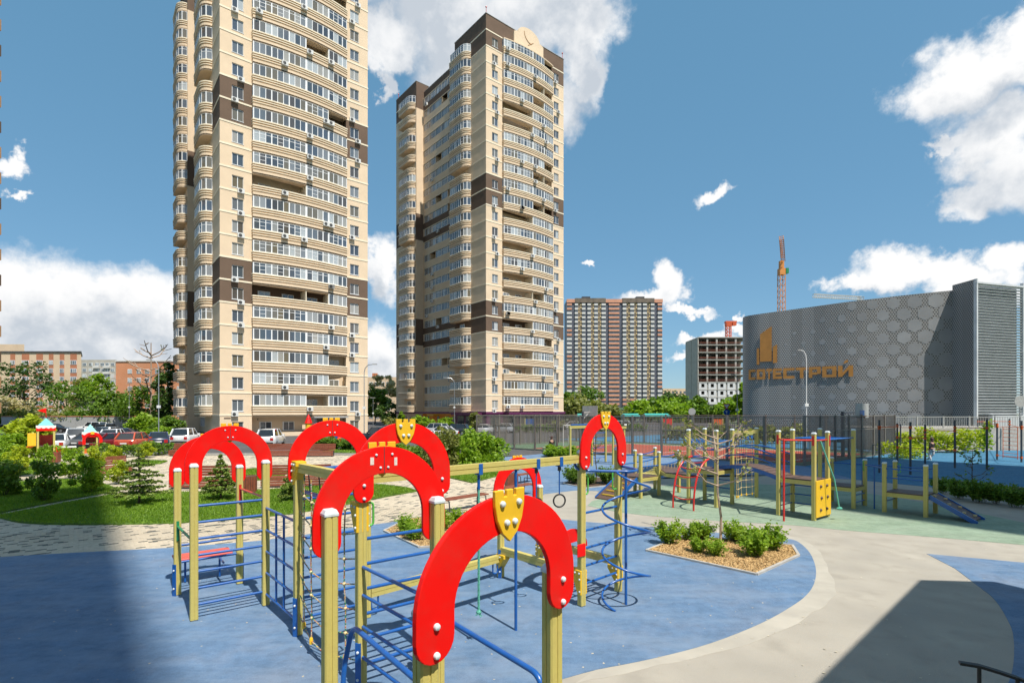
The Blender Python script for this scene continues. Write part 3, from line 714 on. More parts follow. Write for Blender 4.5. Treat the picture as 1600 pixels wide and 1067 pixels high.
def tower(label, loc, g0, open_, seed, shops, group):
    r = random.Random(seed)
    t = thing('apartment_tower', label, 'tower block', loc, TH, group)
    NS = 25
    for k in range(-1, NS):
        z = g0 + SH * k; dark = k in (5, 6, 13, 14, 23, 24)
        if k == -1:
            o = link('ground_floor_wall', TM['wall']['beige'], t, (0, 0, z + (SH - g0) * 0), 0, (1, 1, g0 / SH)); o.location = (0, 0, 0)
        else:
            if k < NS - 1: link('storey_wall', TM['wall']['brown' if dark else 'beige'], t, (0, 0, z))
            link('string_course', TM['band'], t, (0, 0, z))['kind'] = 'stuff'
        if k == NS - 1:
            mb = MB()
            for x0, x1, y0, y1 in ((0, TW, 0, .3), (TW - .3, TW, .3, TL), (0, TW - .3, TL - .3, TL), (0, .3, .3, 10.7), (0, .3, 26.5, TL - .3), (.3, 3.2, 26.5, 26.8), (.3, 3.2, 10.4, 10.7), (2.0, 2.3, 10.7, 26.5)):
                h = 1.2 if (x0, y0) == (2.0, 10.7) else SH
                mb.b2(x0, x1, y0, y1, z - (.45 if h < 2 else 0), z + h)
            mb.build('parapet', M['brown'], t)
            MB().prism([(.3, .3), (TW - .3, .3), (TW - .3, TL - .3), (.3, TL - .3), (.3, 26.8), (2.3, 26.8), (2.3, 10.4), (.3, 10.4)], z, z + .3).build('roof', M['roof'], t)
            cp = MB()
            for x0, x1, y0, y1 in ((-.08, TW + .08, -.08, .34), (-.08, .34, .34, 10.75), (-.08, .34, 26.45, TL), (TW - .34, TW + .08, .34, TL), (.34, 3.3, 26.45, 26.85)): cp.b2(x0, x1, y0, y1, z + SH, z + SH + .1)
            cp.b2(1.95, 2.36, 10.75, 26.45, z + 1.2, z + 1.3); cp.build('coping', M['fencel'], t)
            # rounded pediment over the loggias
            pts = [(6.6, -1.0), (14.4, -1.0), (14.4, 2.5), (13.6, 2.9)] + [(10.5 + 2.9 * math.cos(R(a)), 2.7 + 1.9 * math.sin(R(a))) for a in range(0, 181, 15)] + [(7.4, 2.9), (6.6, 2.5)]
            mm = Matrix.Translation((0, -.12, z)) @ Matrix.Rotation(R(90), 4, 'X')
            pd = MB().plate(pts, mm, .5).build('pediment', M['beige'], t)
            arc = [(9.2 + 1.9 * (1 - math.cos(R(a))) , -.40, z + 3.6 - 1.9 * math.sin(R(a))) for a in range(0, 100, 10)]
            MB().tube(arc, .07, 6).tube([(10.2, -.4, z + 1.2), (11.6, -.4, z + 2.2)], .06, 6).build('emblem', M['tan'], pd)
            for ax, ay in ((.15, .15), (TW - .2, .15), (10, 20), (.2, 35.5)):
                MB().tube([(ax, ay, z + SH), (ax, ay, z + SH + 1.2)], .05, 6).ball((ax, ay, z + SH + 1.3), .16).build('beacon', M['redmetal'], t)
            slab_top = MB().prism([(x, y) for x, y in reversed(slab_poly(bow_path))], z - .25, z - .05).build('top_canopy', M['beige'], t)
            continue
        if k >= 0:
            b = link('balcony', TM['bow'], t, (0, 0, z)); link('moulding', TM['bowrib'], b); link('tan_shade_band', TM['bowdark'], b)
        op = open_.get(k, '')
        if k >= 0:
            for seg in 'lmr':
                if seg in op:
                    xs = {'l': (5.0, 8.2), 'm': (11.6,), 'r': (14.9,)}[seg]
                    for x in xs: pane_pair('balcony_window', TM['iwin'], t, (x, 1.15, z - .2 + .3))
                else:
                    pane_pair('loggia_glazing', TM['gl' + seg][1 if r.random() < .45 else 0], t, (0, 0, z))
            fin = MB(); 
            for x in (10.78, 14.06): fin.b2(x - .05, x + .05, bow(x) + .10, 1.2, 0, 2.78)
            if k == 0: TM['fin'] = fin.mesh('divider', M['cream'])
            link('divider', TM['fin'], t, (0, 0, z))
            pane_pair('window', TM['win'], t, (1.45, 0, z)); pane_pair('window', TM['win'], t, (17.75, 0, z))
            # shaded face: rounded bay, end bay, long loggia row
            for yo, kk in ((0, 0), (21.9, 1)):
                b = link('balcony', TM['bay'], t, (0, yo, z)); link('moulding', TM['bayrib'], b); link('tan_shade_band', TM['baydark'], b)
                if r.random() > (.17 if kk == 0 else .28): pane_pair('bay_glazing', TM['glbay'][r.randint(0, 1)], t, (0, yo, z))
                else: pane_pair('balcony_window', TM['iwin'], t, (-.05, yo + 8.6, z + .1), R(-90))
            run = r.random() < .35
            gap = {r.randint(0, 5), r.randint(0, 5)} if run else set()
            for i in range(6):
                if i in gap: continue
                pane_pair('loggia_window', TM['rib'][r.randint(0, 1)], t, (0, 11.4 + i * 2.45, z))
            if k == 0:
                pr = MB()
                for i in range(7): pr.b2(1.85, 3.2, 11.32 + i * 2.45, 11.44 + i * 2.45, .95, 2.55)
                pr.b2(1.8, 3.2, 10.7, 11.32, .95, 2.55); pr.b2(1.8, 3.2, 26.14, 26.5, .95, 2.55); TM['pier'] = pr.mesh('loggia_pier', M['beige'])
            link('loggia_pier', TM['pier'], t, (0, 0, z))
            if r.random() < .55:
                x = r.choice((1.75, 2.5)); a = link('air_conditioner', TM['ac'], t, (x, -.04, z - .16 - r.random() * .1)); link('fan', TM['acf'], a)
            if r.random() < .4:
                x = r.choice((18.0, 18.9)); a = link('air_conditioner', TM['ac'], t, (x, -.04, z - .2)); link('fan', TM['acf'], a)
            for q in range(r.choice((0, 1, 1, 2))):
                x = r.choice((4.6, 7.8, 10.4, 11.2, 13.6, 14.4)); a = link('air_conditioner', TM['ac'], t, (x, bow(x) - .12, z + .55), -.02 * (x - 10.5)); link('fan', TM['acf'], a)
            if r.random() < .6:
                a = link('air_conditioner', TM['ac'], t, (1.72, 11.5 + r.randint(0, 5) * 2.45 + 1.0, z + .2), R(-90)); link('fan', TM['acf'], a)
        else:
            g = MB(); pn = MB()
            if shops:
                f = MB(); f.b2(-.25, TW + .2, -.35, 0, g0 - .55, g0 - .12); f.b2(-.25, 0, 0, TL, g0 - .55, g0 - .12)
                f.prism([(BX0, -2.1), (BX1, -2.1), (BX1, -.35), (BX0, -.35)], g0 - .62, g0 - .2); f.prism([(-2.0, 1), (-.25, 1), (-.25, 9), (-2.0, 9)], g0 - .75, g0 - .3)
                f.build('shop_fascia', M['purple'], t)
                MB().b2(-.10, 0, 0, 10.3, .02, g0 - .55).b2(0, TW, -.12, 0, .02, g0 - .55).build('purple_shopfront', M['purple'], t)
                MB().b2(1.6, 1.8, 10.7, 26.5, .02, g0 - .56).build('orange_shopfront', M['orangewall'], t)
                MB().b2(-.1, 1.6, 19.0, 21.6, 2.5, 2.8).build('yellow_awning', M['yellow'], t)
                for y in (11.5, 13.3, 15.2, 19.2, 23.5, 25.0):
                    MB().b2(1.55, 1.6, y, y + .9, .3, 2.4).build('shop_window', M['shopglass'], t)
                for y in (1.2, 4.2, 7.2): MB().b2(-.16, -.10, y, y + 2.2, .4, 2.5).build('shop_window', M['shopglass'], t)
                for x in (1, 5, 8.4, 12, 15.5, 18): MB().b2(x, x + 2.4, -.18, -.12, .4, 2.5).build('shop_window', M['shopglass'], t)
                for y in (28.2, 31.0): MB().b2(-.06, 0, y, y + 1.4, .1, 2.3).build('shop_window', M['shopglass'], t)
            else:
                pl = MB().prism(slab_poly(bow_path)[::-1], 0, .5); pl.build('terrace_plinth', M['beige'], t)
                for x in (5.2, 8.3, 12.0, 14.9): pane_pair('balcony_window', TM['iwin'], t, (x, 1.15, -.2))
                pane_pair('window', TM['win'], t, (1.45, 0, -.05)); pane_pair('window', TM['win'], t, (17.75, 0, -.05))
                for i in range(6): pane_pair('loggia_window', TM['rib'][i % 2], t, (0, 11.4 + i * 2.45, -.05))
                MB().b2(11.9, 12.2, -1.4, 1.0, 0, 2.7).b2(13.8, 14.1, -1.4, 1.0, 0, 2.7).b2(11.6, 16.6, -2.2, .9, 2.5, 2.72).build('entrance_porch', M['fencel'], t)
                MB().b2(4.6, 4.7, -.02, 0, 2.2, 2.5).b2(.5, 1.3, -.03, 0, 2.45, 2.62).build('house_number_plate', M['brown'], t)
    return t
def slab_poly(path): return [tuple(p) for p in path]
OPEN1 = {0: 'm', 1: 'r', 2: 'r', 5: 'lm', 10: 'l', 14: 'r', 17: 'm', 20: 'r'}
OPEN2 = {23: 'r', 21: 'mr', 20: 'm', 19: 'l', 18: 'l', 16: 'r', 15: 'mr', 13: 'mr', 12: 'l', 10: 'l', 8: 'l', 7: 'lm', 5: 'l', 4: 'r', 3: 'l', 2: 'l'}
tower('tall beige tower with brown bands, cut off by the top of the picture', (-38.5, 69.3, 0), 2.94, OPEN1, 5, False, 'pair of beige apartment towers')
tower('beige tower with purple and orange ground-floor shops and rounded rooftop pediment', (-4.9, 99.2, 0), 3.5, OPEN2, 8, True, 'pair of beige apartment towers')
# sister blocks of the estate beside and behind the viewpoint: only their shadows reach the picture
def plain_tower(label, poly, h, m='beige'):
    c = Vector((sum(p[0] for p in poly) / len(poly), sum(p[1] for p in poly) / len(poly)))
    t = thing('apartment_block', label, 'tower block', (c.x, c.y, 0))
    q = [(p[0] - c.x, p[1] - c.y) for p in poly]
    if sum(q[i - 1][0] * q[i][1] - q[i][0] * q[i - 1][1] for i in range(len(q))) < 0: q = q[::-1]
    MB().prism(q, 0, h - 6).build('wall', M[m], t); MB().prism([(a * .998, b * .998) for a, b in q], h - 6, h).build('top_wall', M['brown'], t)
    return t
U, V = Vector((math.cos(TH), math.sin(TH))), Vector((-math.sin(TH), math.cos(TH)))
def quad(p, a, b): p = Vector(p); return [tuple(p), tuple(p + U * a), tuple(p + U * a - V * b), tuple(p - V * b)]
plain_tower('beige block behind the viewpoint that shades the left foreground', quad(Vector((7.9, -12.7)) - U * 20.6, 20.6, 34), 78)
plain_tower('beige block out of view on the right that shades the sports ground', quad((30, -8), 24, 34), 78)
# ---------------------------------------------------------------- playground equipment
PA = R(38); PU = Vector((math.cos(PA), math.sin(PA))); PV = Vector((-math.sin(PA), math.cos(PA)))
def V3(p, z): return Vector((p[0], p[1], z))
def post_profile(s=.115, ch=.012, g=.007, gd=.007):
    h = s / 2; side = [(-h + ch, -h), (-g, -h), (-g * .6, -h + gd), (g * .6, -h + gd), (g, -h), (h - ch, -h)]
    pts = []
    for k in range(4):
        a = k * math.pi / 2; c, s_ = math.cos(a), math.sin(a)
        pts += [(x * c - y * s_, x * s_ + y * c) for x, y in side]
    return pts
_pc = {}
def post_mesh(h):
    k = round(h, 2)
    if k not in _pc:
        _pc[k] = MB().prism(post_profile(), .05, h).mesh('post', M['post'])
    return _pc[k]
_cap = MB().lathe([(.088, 0), (.088, .025), (.062, .062)], n=4, m=Matrix.Rotation(R(45), 4, 'Z')).mesh('cap', M['cap'], bevel=.006)
_foot = MB().b2(-.04, .04, -.045, .045, 0, .07).mesh('foot', M['steel'])
_stud = MB().lathe([(.020, 0), (.021, .008), (.0175, .018), (.008, .024)], n=12).mesh('stud', M['cap'], smooth=True)
_bolt = MB().lathe([(.017, 0), (.017, .010), (.010, .017)], n=10).mesh('bolt', M['cap'], smooth=True)
def post(t, p, h, rz=PA, plate=None, cap=True):
    o = link('post', post_mesh(h), t, V3(p, 0) - t.location, rz)
    if cap: link('cap', _cap, o, (0, 0, h))
    link('foot', _foot, o)
    if plate is not None:                          # blue foot plate bolted to one side
        d = Vector((math.cos(plate), math.sin(plate), 0))
        q = MB().box((d.x * .068, d.y * .068, .31), (.018, .07, .60), plate).build('foot_plate', M['blue'], o)
        for z in (.17, .50):
            link('bolt', _bolt, o, d * .077 + Vector((0, 0, z))).rotation_euler = d.to_track_quat('Z', 'Y').to_euler()
    return o
def tubes(t, name, pts, r=.021, m='blue', n=10, smooth=True, closed=False):
    return MB().tube([Vector(p) - t.location for p in pts], r, n, closed).build(name, M[m], t, smooth=smooth)
def rung(t, a, b, z, r=.021, m='blue', name='rung', trim=.058):
    a3, b3 = V3(a, z), V3(b, z); d = (b3 - a3).normalized()
    o = tubes(t, name, [a3 + d * trim, b3 - d * trim], r, m)
    for p, s in ((a3 + d * (trim + .01), 1), (b3 - d * (trim + .01), -1)):
        q = link('flange', _bolt, o, p - t.location); q.rotation_euler = d.to_track_quat('Z', 'Y').to_euler()
    return o
def bend(pts, r=.12, k=5):
    """round the corners of a polyline"""
    pts = [Vector(p) for p in pts]; out = [pts[0]]
    for i in range(1, len(pts) - 1):
        a, b, c = pts[i - 1], pts[i], pts[i + 1]
        u, w = (a - b), (c - b); rr = min(r, u.length * .48, w.length * .48)
        p0, p2 = b + u.normalized() * rr, b + w.normalized() * rr
        for j in range(k + 1):
            s = j / k; out.append(p0 * (1 - s) ** 2 + b * 2 * s * (1 - s) + p2 * s * s)
    out.append(pts[-1]); return out
def arch(t, a, b, zc, side, band=.25, drop=.30, th=.038, studs=True, split=False, zr=1.0, sticker=True):
    a, b = Vector(a), Vector(b); d = b - a; L = d.length; d.normalize(); n2 = Vector((-d.y, d.x)) * side
    rm = L / 2; ro, ri = rm + band / 2, rm - band / 2
    mid = (a + b) / 2 + n2 * (.058 + th / 2)
    pts = [(ro * math.cos(x), ro * zr * math.sin(x)) for x in np.linspace(0, math.pi, 33)]
    e = band / 2
    pts += [(-rm + e * math.cos(x), -drop + e + e * math.sin(x) - 0) for x in np.linspace(math.pi, 2 * math.pi, 11)]
    pts += [(ri * math.cos(x), ri * zr * math.sin(x)) for x in np.linspace(math.pi, 0, 25)]
    pts += [(rm + e * math.cos(x), -drop + e + e * math.sin(x)) for x in np.linspace(math.pi, 2 * math.pi, 11)]
    m = Matrix((Vector((d.x, d.y, 0)), Vector((0, 0, 1)), Vector((d.y, -d.x, 0)))).transposed().to_4x4(); m.translation = V3(mid, zc) - t.location
    o = MB().plate(pts, m, th).build('arch_panel', M['red'], t, bevel=.006, seg=2)
    front = Vector((n2.x, n2.y, 0))
    # crest: notched top, pointed foot
    w, hh = .135, .33
    cr = [(-w, .03), (-w * .42, .03), (-w * .42, -.012), (-w * .22, -.012), (-w * .22, .03), (w * .22, .03), (w * .22, -.012), (w * .42, -.012), (w * .42, .03), (w, .03)]
    cr += [(w * .97, -.07), (w * .82, -.16), (w * .48, -.245), (0, -hh + .03), (-w * .48, -.245), (-w * .82, -.16), (-w * .97, -.07)]
    mc = m.copy(); mc.translation = V3(mid + n2 * (th / 2 + .0145), zc + ro * zr + .01) - t.location
    MB().plate(cr[::-1], mc, .028).build('crest', M['yellow'], o, bevel=.004)
    for x, z in ((-.075, -.055), (.075, -.055), (-.036, -.175), (.036, -.175)):
        q = link('stud', _stud, o, mc @ Vector((x, z, 0)) + front * .013); q.rotation_euler = front.to_track_quat('Z', 'Y').to_euler()
        q = link('bolt', _bolt, o, mc @ Vector((x * 1.05, z - .03, 0)) - front * (.014 + th)); q.rotation_euler = (-front).to_track_quat('Z', 'Y').to_euler()
        q.scale = (.7,) * 3
    for s in (-1, 1):
        for z in (-drop + .05, -drop + .21):
            q = link('stud', _stud, o, m @ Vector((s * rm, z, 0)) + front * (th / 2)); q.rotation_euler = front.to_track_quat('Z', 'Y').to_euler()
    if split:
        back = -front
        MB().box(tuple(m @ Vector((0, (ro + ri) / 2 * zr, 0)) + back * (th / 2)), (.006, .004, band), math.atan2(d.y, d.x)).build('panel_joint', M['dark'], o)
        for x, z, w_, h_ in () if not sticker else ((-.12, ro * zr - .13, .035, .07), (.115, ro * zr - .145, .03, .075)):
            mm = m.copy(); mm.translation = m @ Vector((x, z, 0)) + back * (th / 2 + .001)
            MB().plate([(-w_ / 2, -h_ / 2), (w_ / 2, -h_ / 2), (w_ / 2, h_ / 2), (-w_ / 2, h_ / 2)], mm, .002).build('sticker', M['sticker'], o)
    return o
def beam(t, a, b, z0, h=.13, w=.10, name='beam', m='post'):
    a3, b3 = V3(a, z0 + h / 2), V3(b, z0 + h / 2); d = (b3 - a3).normalized(); L = (b3 - a3).length; sd = Vector((-d.y, d.x, 0))
    g = .006
    prof = [(-w / 2, -h / 2), (w / 2, -h / 2), (w / 2, -g), (w / 2 - .008, -g), (w / 2 - .008, g), (w / 2, g), (w / 2, h / 2), (-w / 2, h / 2), (-w / 2, g), (-w / 2 + .008, g), (-w / 2 + .008, -g), (-w / 2, -g)]
    vs = [a3 + sd * x + Vector((0, 0, z)) - t.location for x, z in prof] + [b3 + sd * x + Vector((0, 0, z)) - t.location for x, z in prof]
    n = len(prof); fs = [tuple(reversed(range(n))), tuple(range(n, 2 * n))] + [(i, (i + 1) % n, n + (i + 1) % n, n + i) for i in range(n)]
    return MB().add(vs, fs).build(name, M[m], t)
def gusset(t, p, d, z, w=.16, h=.36, m='yellow', flip=1):
    """tapered bracket plate along horizontal direction d, top at z"""
    d = Vector((d[0], d[1], 0)).normalized(); mm = Matrix((d, Vector((0, 0, 1)), d.cross(Vector((0, 0, 1))))).transposed().to_4x4()
    mm.translation = V3(p, z) - t.location
    o = MB().plate([(-.055, -h), (-.055, 0), (w, 0), (w, -.07), (.02, -h)], mm, .16).build('bracket', M[m], t, bevel=.006)
    sd = d.cross(Vector((0, 0, 1)))
    for x, zz in ((-.02, -.05), (.08, -.05), (-.03, -.15), (-.03, -h + .06)):
        for s in (-1, 1):
            q = link('bolt', _bolt, o, mm @ Vector((x, zz, 0)) + sd * (.08 * s)); q.rotation_euler = (sd * s).to_track_quat('Z', 'Y').to_euler()
    return o
def handle(t, p, d, z0, z1, out=.10, m='green'):
    d = Vector((d[0], d[1], 0)).normalized(); q = V3(p, 0) + d * .058
    pts = bend([q + Vector((0, 0, z0)), q + d * out + Vector((0, 0, z0)), q + d * out + Vector((0, 0, z1)), q + Vector((0, 0, z1))], .05)
    return tubes(t, 'hand_grip', pts, .014, m)
def net(t, a, b, z0, z1, nv, nh, sag=.12, mat_='rope', knot='yellow', bulge=0.0):
    a, b = Vector(a), Vector(b); d = b - a; side = Vector((-d.y, d.x)).normalized(); r = random.Random(int(a.x * 100))
    def P(i, j):
        s = (i + .5) / nv; z = z0 + (z1 - z0) * j / nh
        q = a + d * (.06 + .88 * s) + side * (bulge * math.sin(math.pi * s) + r.uniform(-.01, .01))
        return V3(q, z - sag * math.sin(math.pi * s) * (1 - j / nh) * .7 - (.02 * ((i * 7 + j * 3) % 3)))
    grid = [[P(i, j) for j in range(nh + 1)] for i in range(nv)]
    for i in range(nv): tubes(t, 'net_rope', grid[i], .0095, mat_, 6)
    for j in range(nh):
        e0, e1 = V3(a + d * .04, grid[0][j].z + .05), V3(b - d * .04, grid[-1][j].z + .05)
        tubes(t, 'net_rope', [e0] + [grid[i][j] for i in range(nv)] + [e1], .0095, mat_, 6)
    for i in range(nv):
        for j in range(nh):
            k = link('net_knot', _knot if j else _knotend, t, grid[i][j] - t.location)
    return grid
_knot = MB().ball((0, 0, 0), .024, 8, 6).mesh('net_knot', mat('cream_plastic', (.66, .52, .26), .5, .1, 20), smooth=True)
_knotend = MB().lathe([(.015, -.045), (.028, -.04), (.028, .03), (.018, .05)], n=8).mesh('net_knot', M['yellow'], smooth=True)

# ---- near climbing frame
nf = thing('play_structure', 'large near climbing frame with red arches, crests and blue rungs on blue rubber', 'climbing frame', (-1.84, 6.41, 0))
pA, pB, pC, pD = (-5.14, 8.50), (-6.15, 9.67), (-5.34, 10.31), (-4.29, 9.16)
pE = (-3.23, 7.94); pS = tuple(Vector(pE) + PU * 1.08)
pH = (-1.84, 6.41); pR = tuple(Vector(pH) + PU * 1.08)
pF = (-1.574, 4.54); pG = tuple(Vector(pF) + PU * 1.06)
pP1, pP2 = (-.49, 2.98), (.290, 3.81)
pJ, pK, pL, pQ = (1.207, 9.13), (1.99, 9.86), (-.228, 10.70), (.60, 11.45)
PI_ = math.pi
for p, h, pl in ((pA, 2.5, None), (pB, 2.3, PA + PI_), (pC, 2.3, PA), (pD, 2.5, None), (pE, 2.58, PA + PI_), (pS, 2.58, None), (pH, 2.58, PA + PI_), (pR, 2.58, None),
                 (pF, 2.5, None), (pG, 2.5, None), (pP1, 2.24, None), (pP2, 2.24, PA + PI_ * 1.0), (pJ, 2.68, PA), (pK, 2.68, PA), (pL, 1.75, PA + PI_), (pQ, 1.75, PA + PI_)):
    post(nf, p, h, plate=pl)
arch(nf, pA, pD, 2.5, 1, split=True, sticker=False); arch(nf, pB, pC, 2.3, 1, split=True, sticker=False); arch(nf, pE, pS, 2.6, 1, split=True, sticker=False); arch(nf, pH, pR, 2.6, -1)
arch(nf, pF, pG, 2.42, 1, split=True); arch(nf, pP1, pP2, 2.26, -1, zr=.87, band=.27, drop=.26); arch(nf, pJ, pK, 2.70, -1); arch(nf, pL, pQ, 1.75, 1)
for k in range(7): rung(nf, pA, pD, .277 + .266 * k)
for z in (.63, .94): rung(nf, pB, pC, z)
rung(nf, pA, pB, 1.3, m='greend', name='bar'); rung(nf, pC, pD, 1.9, m='redmetal', name='bar')
for p, z, m_ in ((pB, 1.22, 'greend'), (pC, 1.80, 'redmetal')):
    q = Vector(p) - PV * .065 + PU * .0
    MB().box(tuple(V3(q, z) - nf.location), (.045, .018, .36), PA).build('bar_bracket', M[m_], nf)
for z in (.24, .61, .98, 1.35, 1.73): rung(nf, pD, pE, z)
for s in (.36, .60):
    q = Vector(pD).lerp(Vector(pE), s); tubes(nf, 'upright_bar', [V3(q, .24), V3(q, 1.73)], .018)
# seat board behind the rear posts
sb = Vector(pB) + PU * .5 + PV * .72
o = MB().box(tuple(V3(sb, .545) - nf.location), (1.0, .50, .035), PA).build('seat_board', M['coral'], nf, bevel=.008)
for s in (-.3, .3): tubes(nf, 'seat_leg', bend([V3(sb + PU * s, .52), V3(sb + PU * s, .05)], .1), .02)
for s in (-.25, .25):
    q = sb + PU * s; tubes(nf, 'seat_rail', [V3(q - PV * .75, .50), V3(q + PV * .2, .515)], .018)
# ladders, net and beams of the middle bays
for k in range(7): rung(nf, pE, pS, .28 + .30 * k)
for k in range(6): rung(nf, pH, pR, .32 + .305 * k)
for z in (.43, .80, 1.18, 1.52): rung(nf, pH, pG, z)
rung(nf, pE, pS, 2.52, .03, name='top_bar')
beam(nf, Vector(pE) - PV * .0, pH, 2.50); beam(nf, Vector(pH) + PU * .06, Vector(pJ) - PU * .06, 2.52)
gusset(nf, pE, -PV, 2.66); gusset(nf, pH, PV, 2.30)
net(nf, pE, pH, .32, 2.48, 4, 7, .1, bulge=-.12)
for s in (.2, .38): tubes(nf, 'chain', [V3(Vector(pE).lerp(Vector(pH), s), 2.5), V3(Vector(pE).lerp(Vector(pH), s + .05), 2.05)], .009, 'dark', 6)
rung(nf, tuple(Vector(pE).lerp(Vector(pH), .12)), tuple(Vector(pE).lerp(Vector(pH), .5)), 2.22, .03, name='swing_bar')
handle(nf, pH, PU, 2.0, 2.28); handle(nf, pJ, PU, 1.96, 2.29); handle(nf, pK, -PU, 1.96, 2.29)
# hanging rope, slide pole and rings under the long beam
def on_beam(px):
    q = (px - 800) / FPX; a, b = Vector(pH), Vector(pJ); d = b - a
    s = (q * a.y - a.x) / (d.x - q * d.y); return a + d * s
for px, kind in ((748, 'rope'), (806, 'pole'), (838, 'ring'), (874, 'ring')):
    q = on_beam(px)
    if kind == 'pole':
        tubes(nf, 'slide_pole', [V3(q, .03), V3(q, 2.52)], .024); continue
    MB().box(tuple(V3(q, 2.57) - nf.location), (.07, .125, .16), PA).build('hanger_clip', M['blue'], nf, bevel=.004)
    if kind == 'rope':
        tubes(nf, 'hanger', [V3(q, 2.5), V3(q, 2.28)], .022, 'blue')
        r_ = MB()
        for i in range(26):                        # twisted strands
            pass
        for s in range(3):
            r_.tube([V3(q, .52 + 1.76 * i / 60) - nf.location + Vector((math.cos(i * .75 + s * 2.09) * .009, math.sin(i * .75 + s * 2.09) * .009, 0)) for i in range(61)], .0105, 5)
        ro_ = r_.build('climbing_rope', M['ropeg'], nf, smooth=True)
        kb = MB().ball(tuple(V3(q, .50) - nf.location), .04, 10, 7, (1, 1, .8))
        for i in range(7): a = i * .9; kb.tube([V3(q, .48) - nf.location, V3(q, .47) - nf.location + Vector((math.cos(a) * .05, math.sin(a) * .05, -.03 + .02 * (i % 3)))], .007, 5)
        kb.build('rope_knot', M['ropeg'], nf, smooth=True)
    else:
        tubes(nf, 'hanger', [V3(q, 2.5), V3(q, 2.42)], .03, 'dark'); tubes(nf, 'ring_chain', [V3(q, 2.42), V3(q, 2.03)], .011, 'blue')
        d = Vector((.95, .3, 0))
        tubes(nf, 'ring', [V3(q, 1.92) + d * (.105 * math.cos(a)) + Vector((0, 0, .105 * math.sin(a))) for a in np.linspace(0, 2 * PI_, 20, endpoint=False)], .014, 'black', 8, closed=True)
# parallel bars
for u0, far in ((2.30, 5.95), (3.26, 5.95)):
    P = lambda v, z, du=0: V3(PU * (u0 + du) + PV * v, z)
    tubes(nf, 'parallel_bar', bend([P(far - .02, .04, -.12), P(far + .02, .42, -.1), P(far, .92), P(3.72, .92), P(3.66, .04)], .16, 7), .030, n=12)
# balance beams on low brackets, right module
beam(nf, Vector(pS) + PU * .06, Vector(pL) - PU * .06, .36, .14, .10, 'balance_beam')
beam(nf, Vector(pL) - PV * .06, Vector(pJ) + PV * .06, .52, .14, .10, 'balance_beam'); beam(nf, Vector(pQ) - PV * .06, Vector(pK) + PV * .06, .52, .14, .10, 'balance_beam')
gusset(nf, pL, -PV, .52, .2, .3); gusset(nf, pJ, PV, .66, .18, .42); gusset(nf, pQ, -PV, .52, .2, .3); gusset(nf, pK, PV, .52, .2, .3)
for p, d in ((pL, -PU), (pS, PU)):
    q = Vector(p) + Vector(d) * .07; tubes(nf, 'step_hook', bend([V3(q, .30), V3(q + Vector(d) * .02, .14), V3(q + Vector(d) * .13, .14), V3(q + Vector(d) * .13, .36)], .05), .016)
# red half-round panel and side plate of the spiral tower
mm = Matrix((Vector((PU.x, PU.y, 0)), Vector((0, 0, 1)), Vector((PV.x, PV.y, 0)) * -1)).transposed().to_4x4(); mm.translation = V3(Vector(pK) + PV * 1.0 - PU * .22, .66) - nf.location
MB().plate([(.42 * math.cos(a), .40 * math.sin(a)) for a in np.linspace(0, PI_, 20)] + [(-.22, 0), (-.10, .12), (.14, .14), (.22, 0)], mm, .03).build('red_panel', M['red'], nf)
q = Vector(pJ) - PV * .065; MB().box(tuple(V3(q - PU * .07, 1.02) - nf.location), (.20, .024, .22), PA).build('red_side_plate', M['red'], nf, bevel=.01)
for k in range(5): rung(nf, pJ, pK, .40 + .308 * k)
sc = Vector((1.99, 9.19)); rs = .41
tubes(nf, 'spiral_pole', [V3(sc, .02), V3(sc, 2.36)], .024)
top = bend([V3(Vector(pJ) - PU * .1 + PV * .12, 2.62), V3(Vector(pJ) - PU * .1 + PV * .02, 2.40), V3(Vector(pJ) + PU * .1, 2.37), V3(sc + Vector((.12, -.06)), 2.36), V3(sc + Vector((.28, .25)), 2.36), V3(Vector(pK) + PU * .05, 2.38)], .16, 6)
tubes(nf, 'spiral_top_rail', top, .024, n=10)
spi = []
for i in range(0, 121):
    a = R(215) + i / 120 * 2 * PI_ * 3.05; z = 2.36 - 2.32 * i / 120
    rr = rs * min(1, .55 + i / 30)
    spi.append(V3(sc, z) + Vector((rr * math.cos(a), rr * math.sin(a), 0)))
tubes(nf, 'spiral', spi, .020, n=10)
# ---- playground complex on the green rubber
def deck(t, a, b, c, d, z, name='deck', m='brownply', rail=True):
    pts = [Vector(p) - Vector(t.location[:2]) for p in (a, b, c, d)]
    poly = [tuple(p) for p in pts]
    if sum(poly[i - 1][0] * poly[i][1] - poly[i][0] * poly[i - 1][1] for i in range(4)) < 0: poly = poly[::-1]
    o = MB().prism(poly, z - .03, z).build(name, M[m], t)
    ps = [a, b, c, d]
    for i in range(4): beam(t, ps[i], ps[(i + 1) % 4], z - .16, .125, .06, 'deck_beam')
    return o
def planks(t, pts, width_dir, w, name='plank', m='brownply', th=.03):
    for p, q in zip(pts[:-1], pts[1:]):
        p, q = Vector(p), Vector(q); d = q - p; g = d.normalized() * .012
        MB().bar(p + g - t.location, q - g - t.location, w, th, up=(0, 0, 1)).build(name, M[m], t)
gc = thing('climbing_complex', 'climbing complex with arched bridge, red curved ladder and net on the green rubber', 'climbing frame', (7.14, 18.4, 0))
a1, a2, a3_, a4 = (5.0, 20.4), (5.88, 21.6), (4.55, 21.6), (5.45, 22.7)
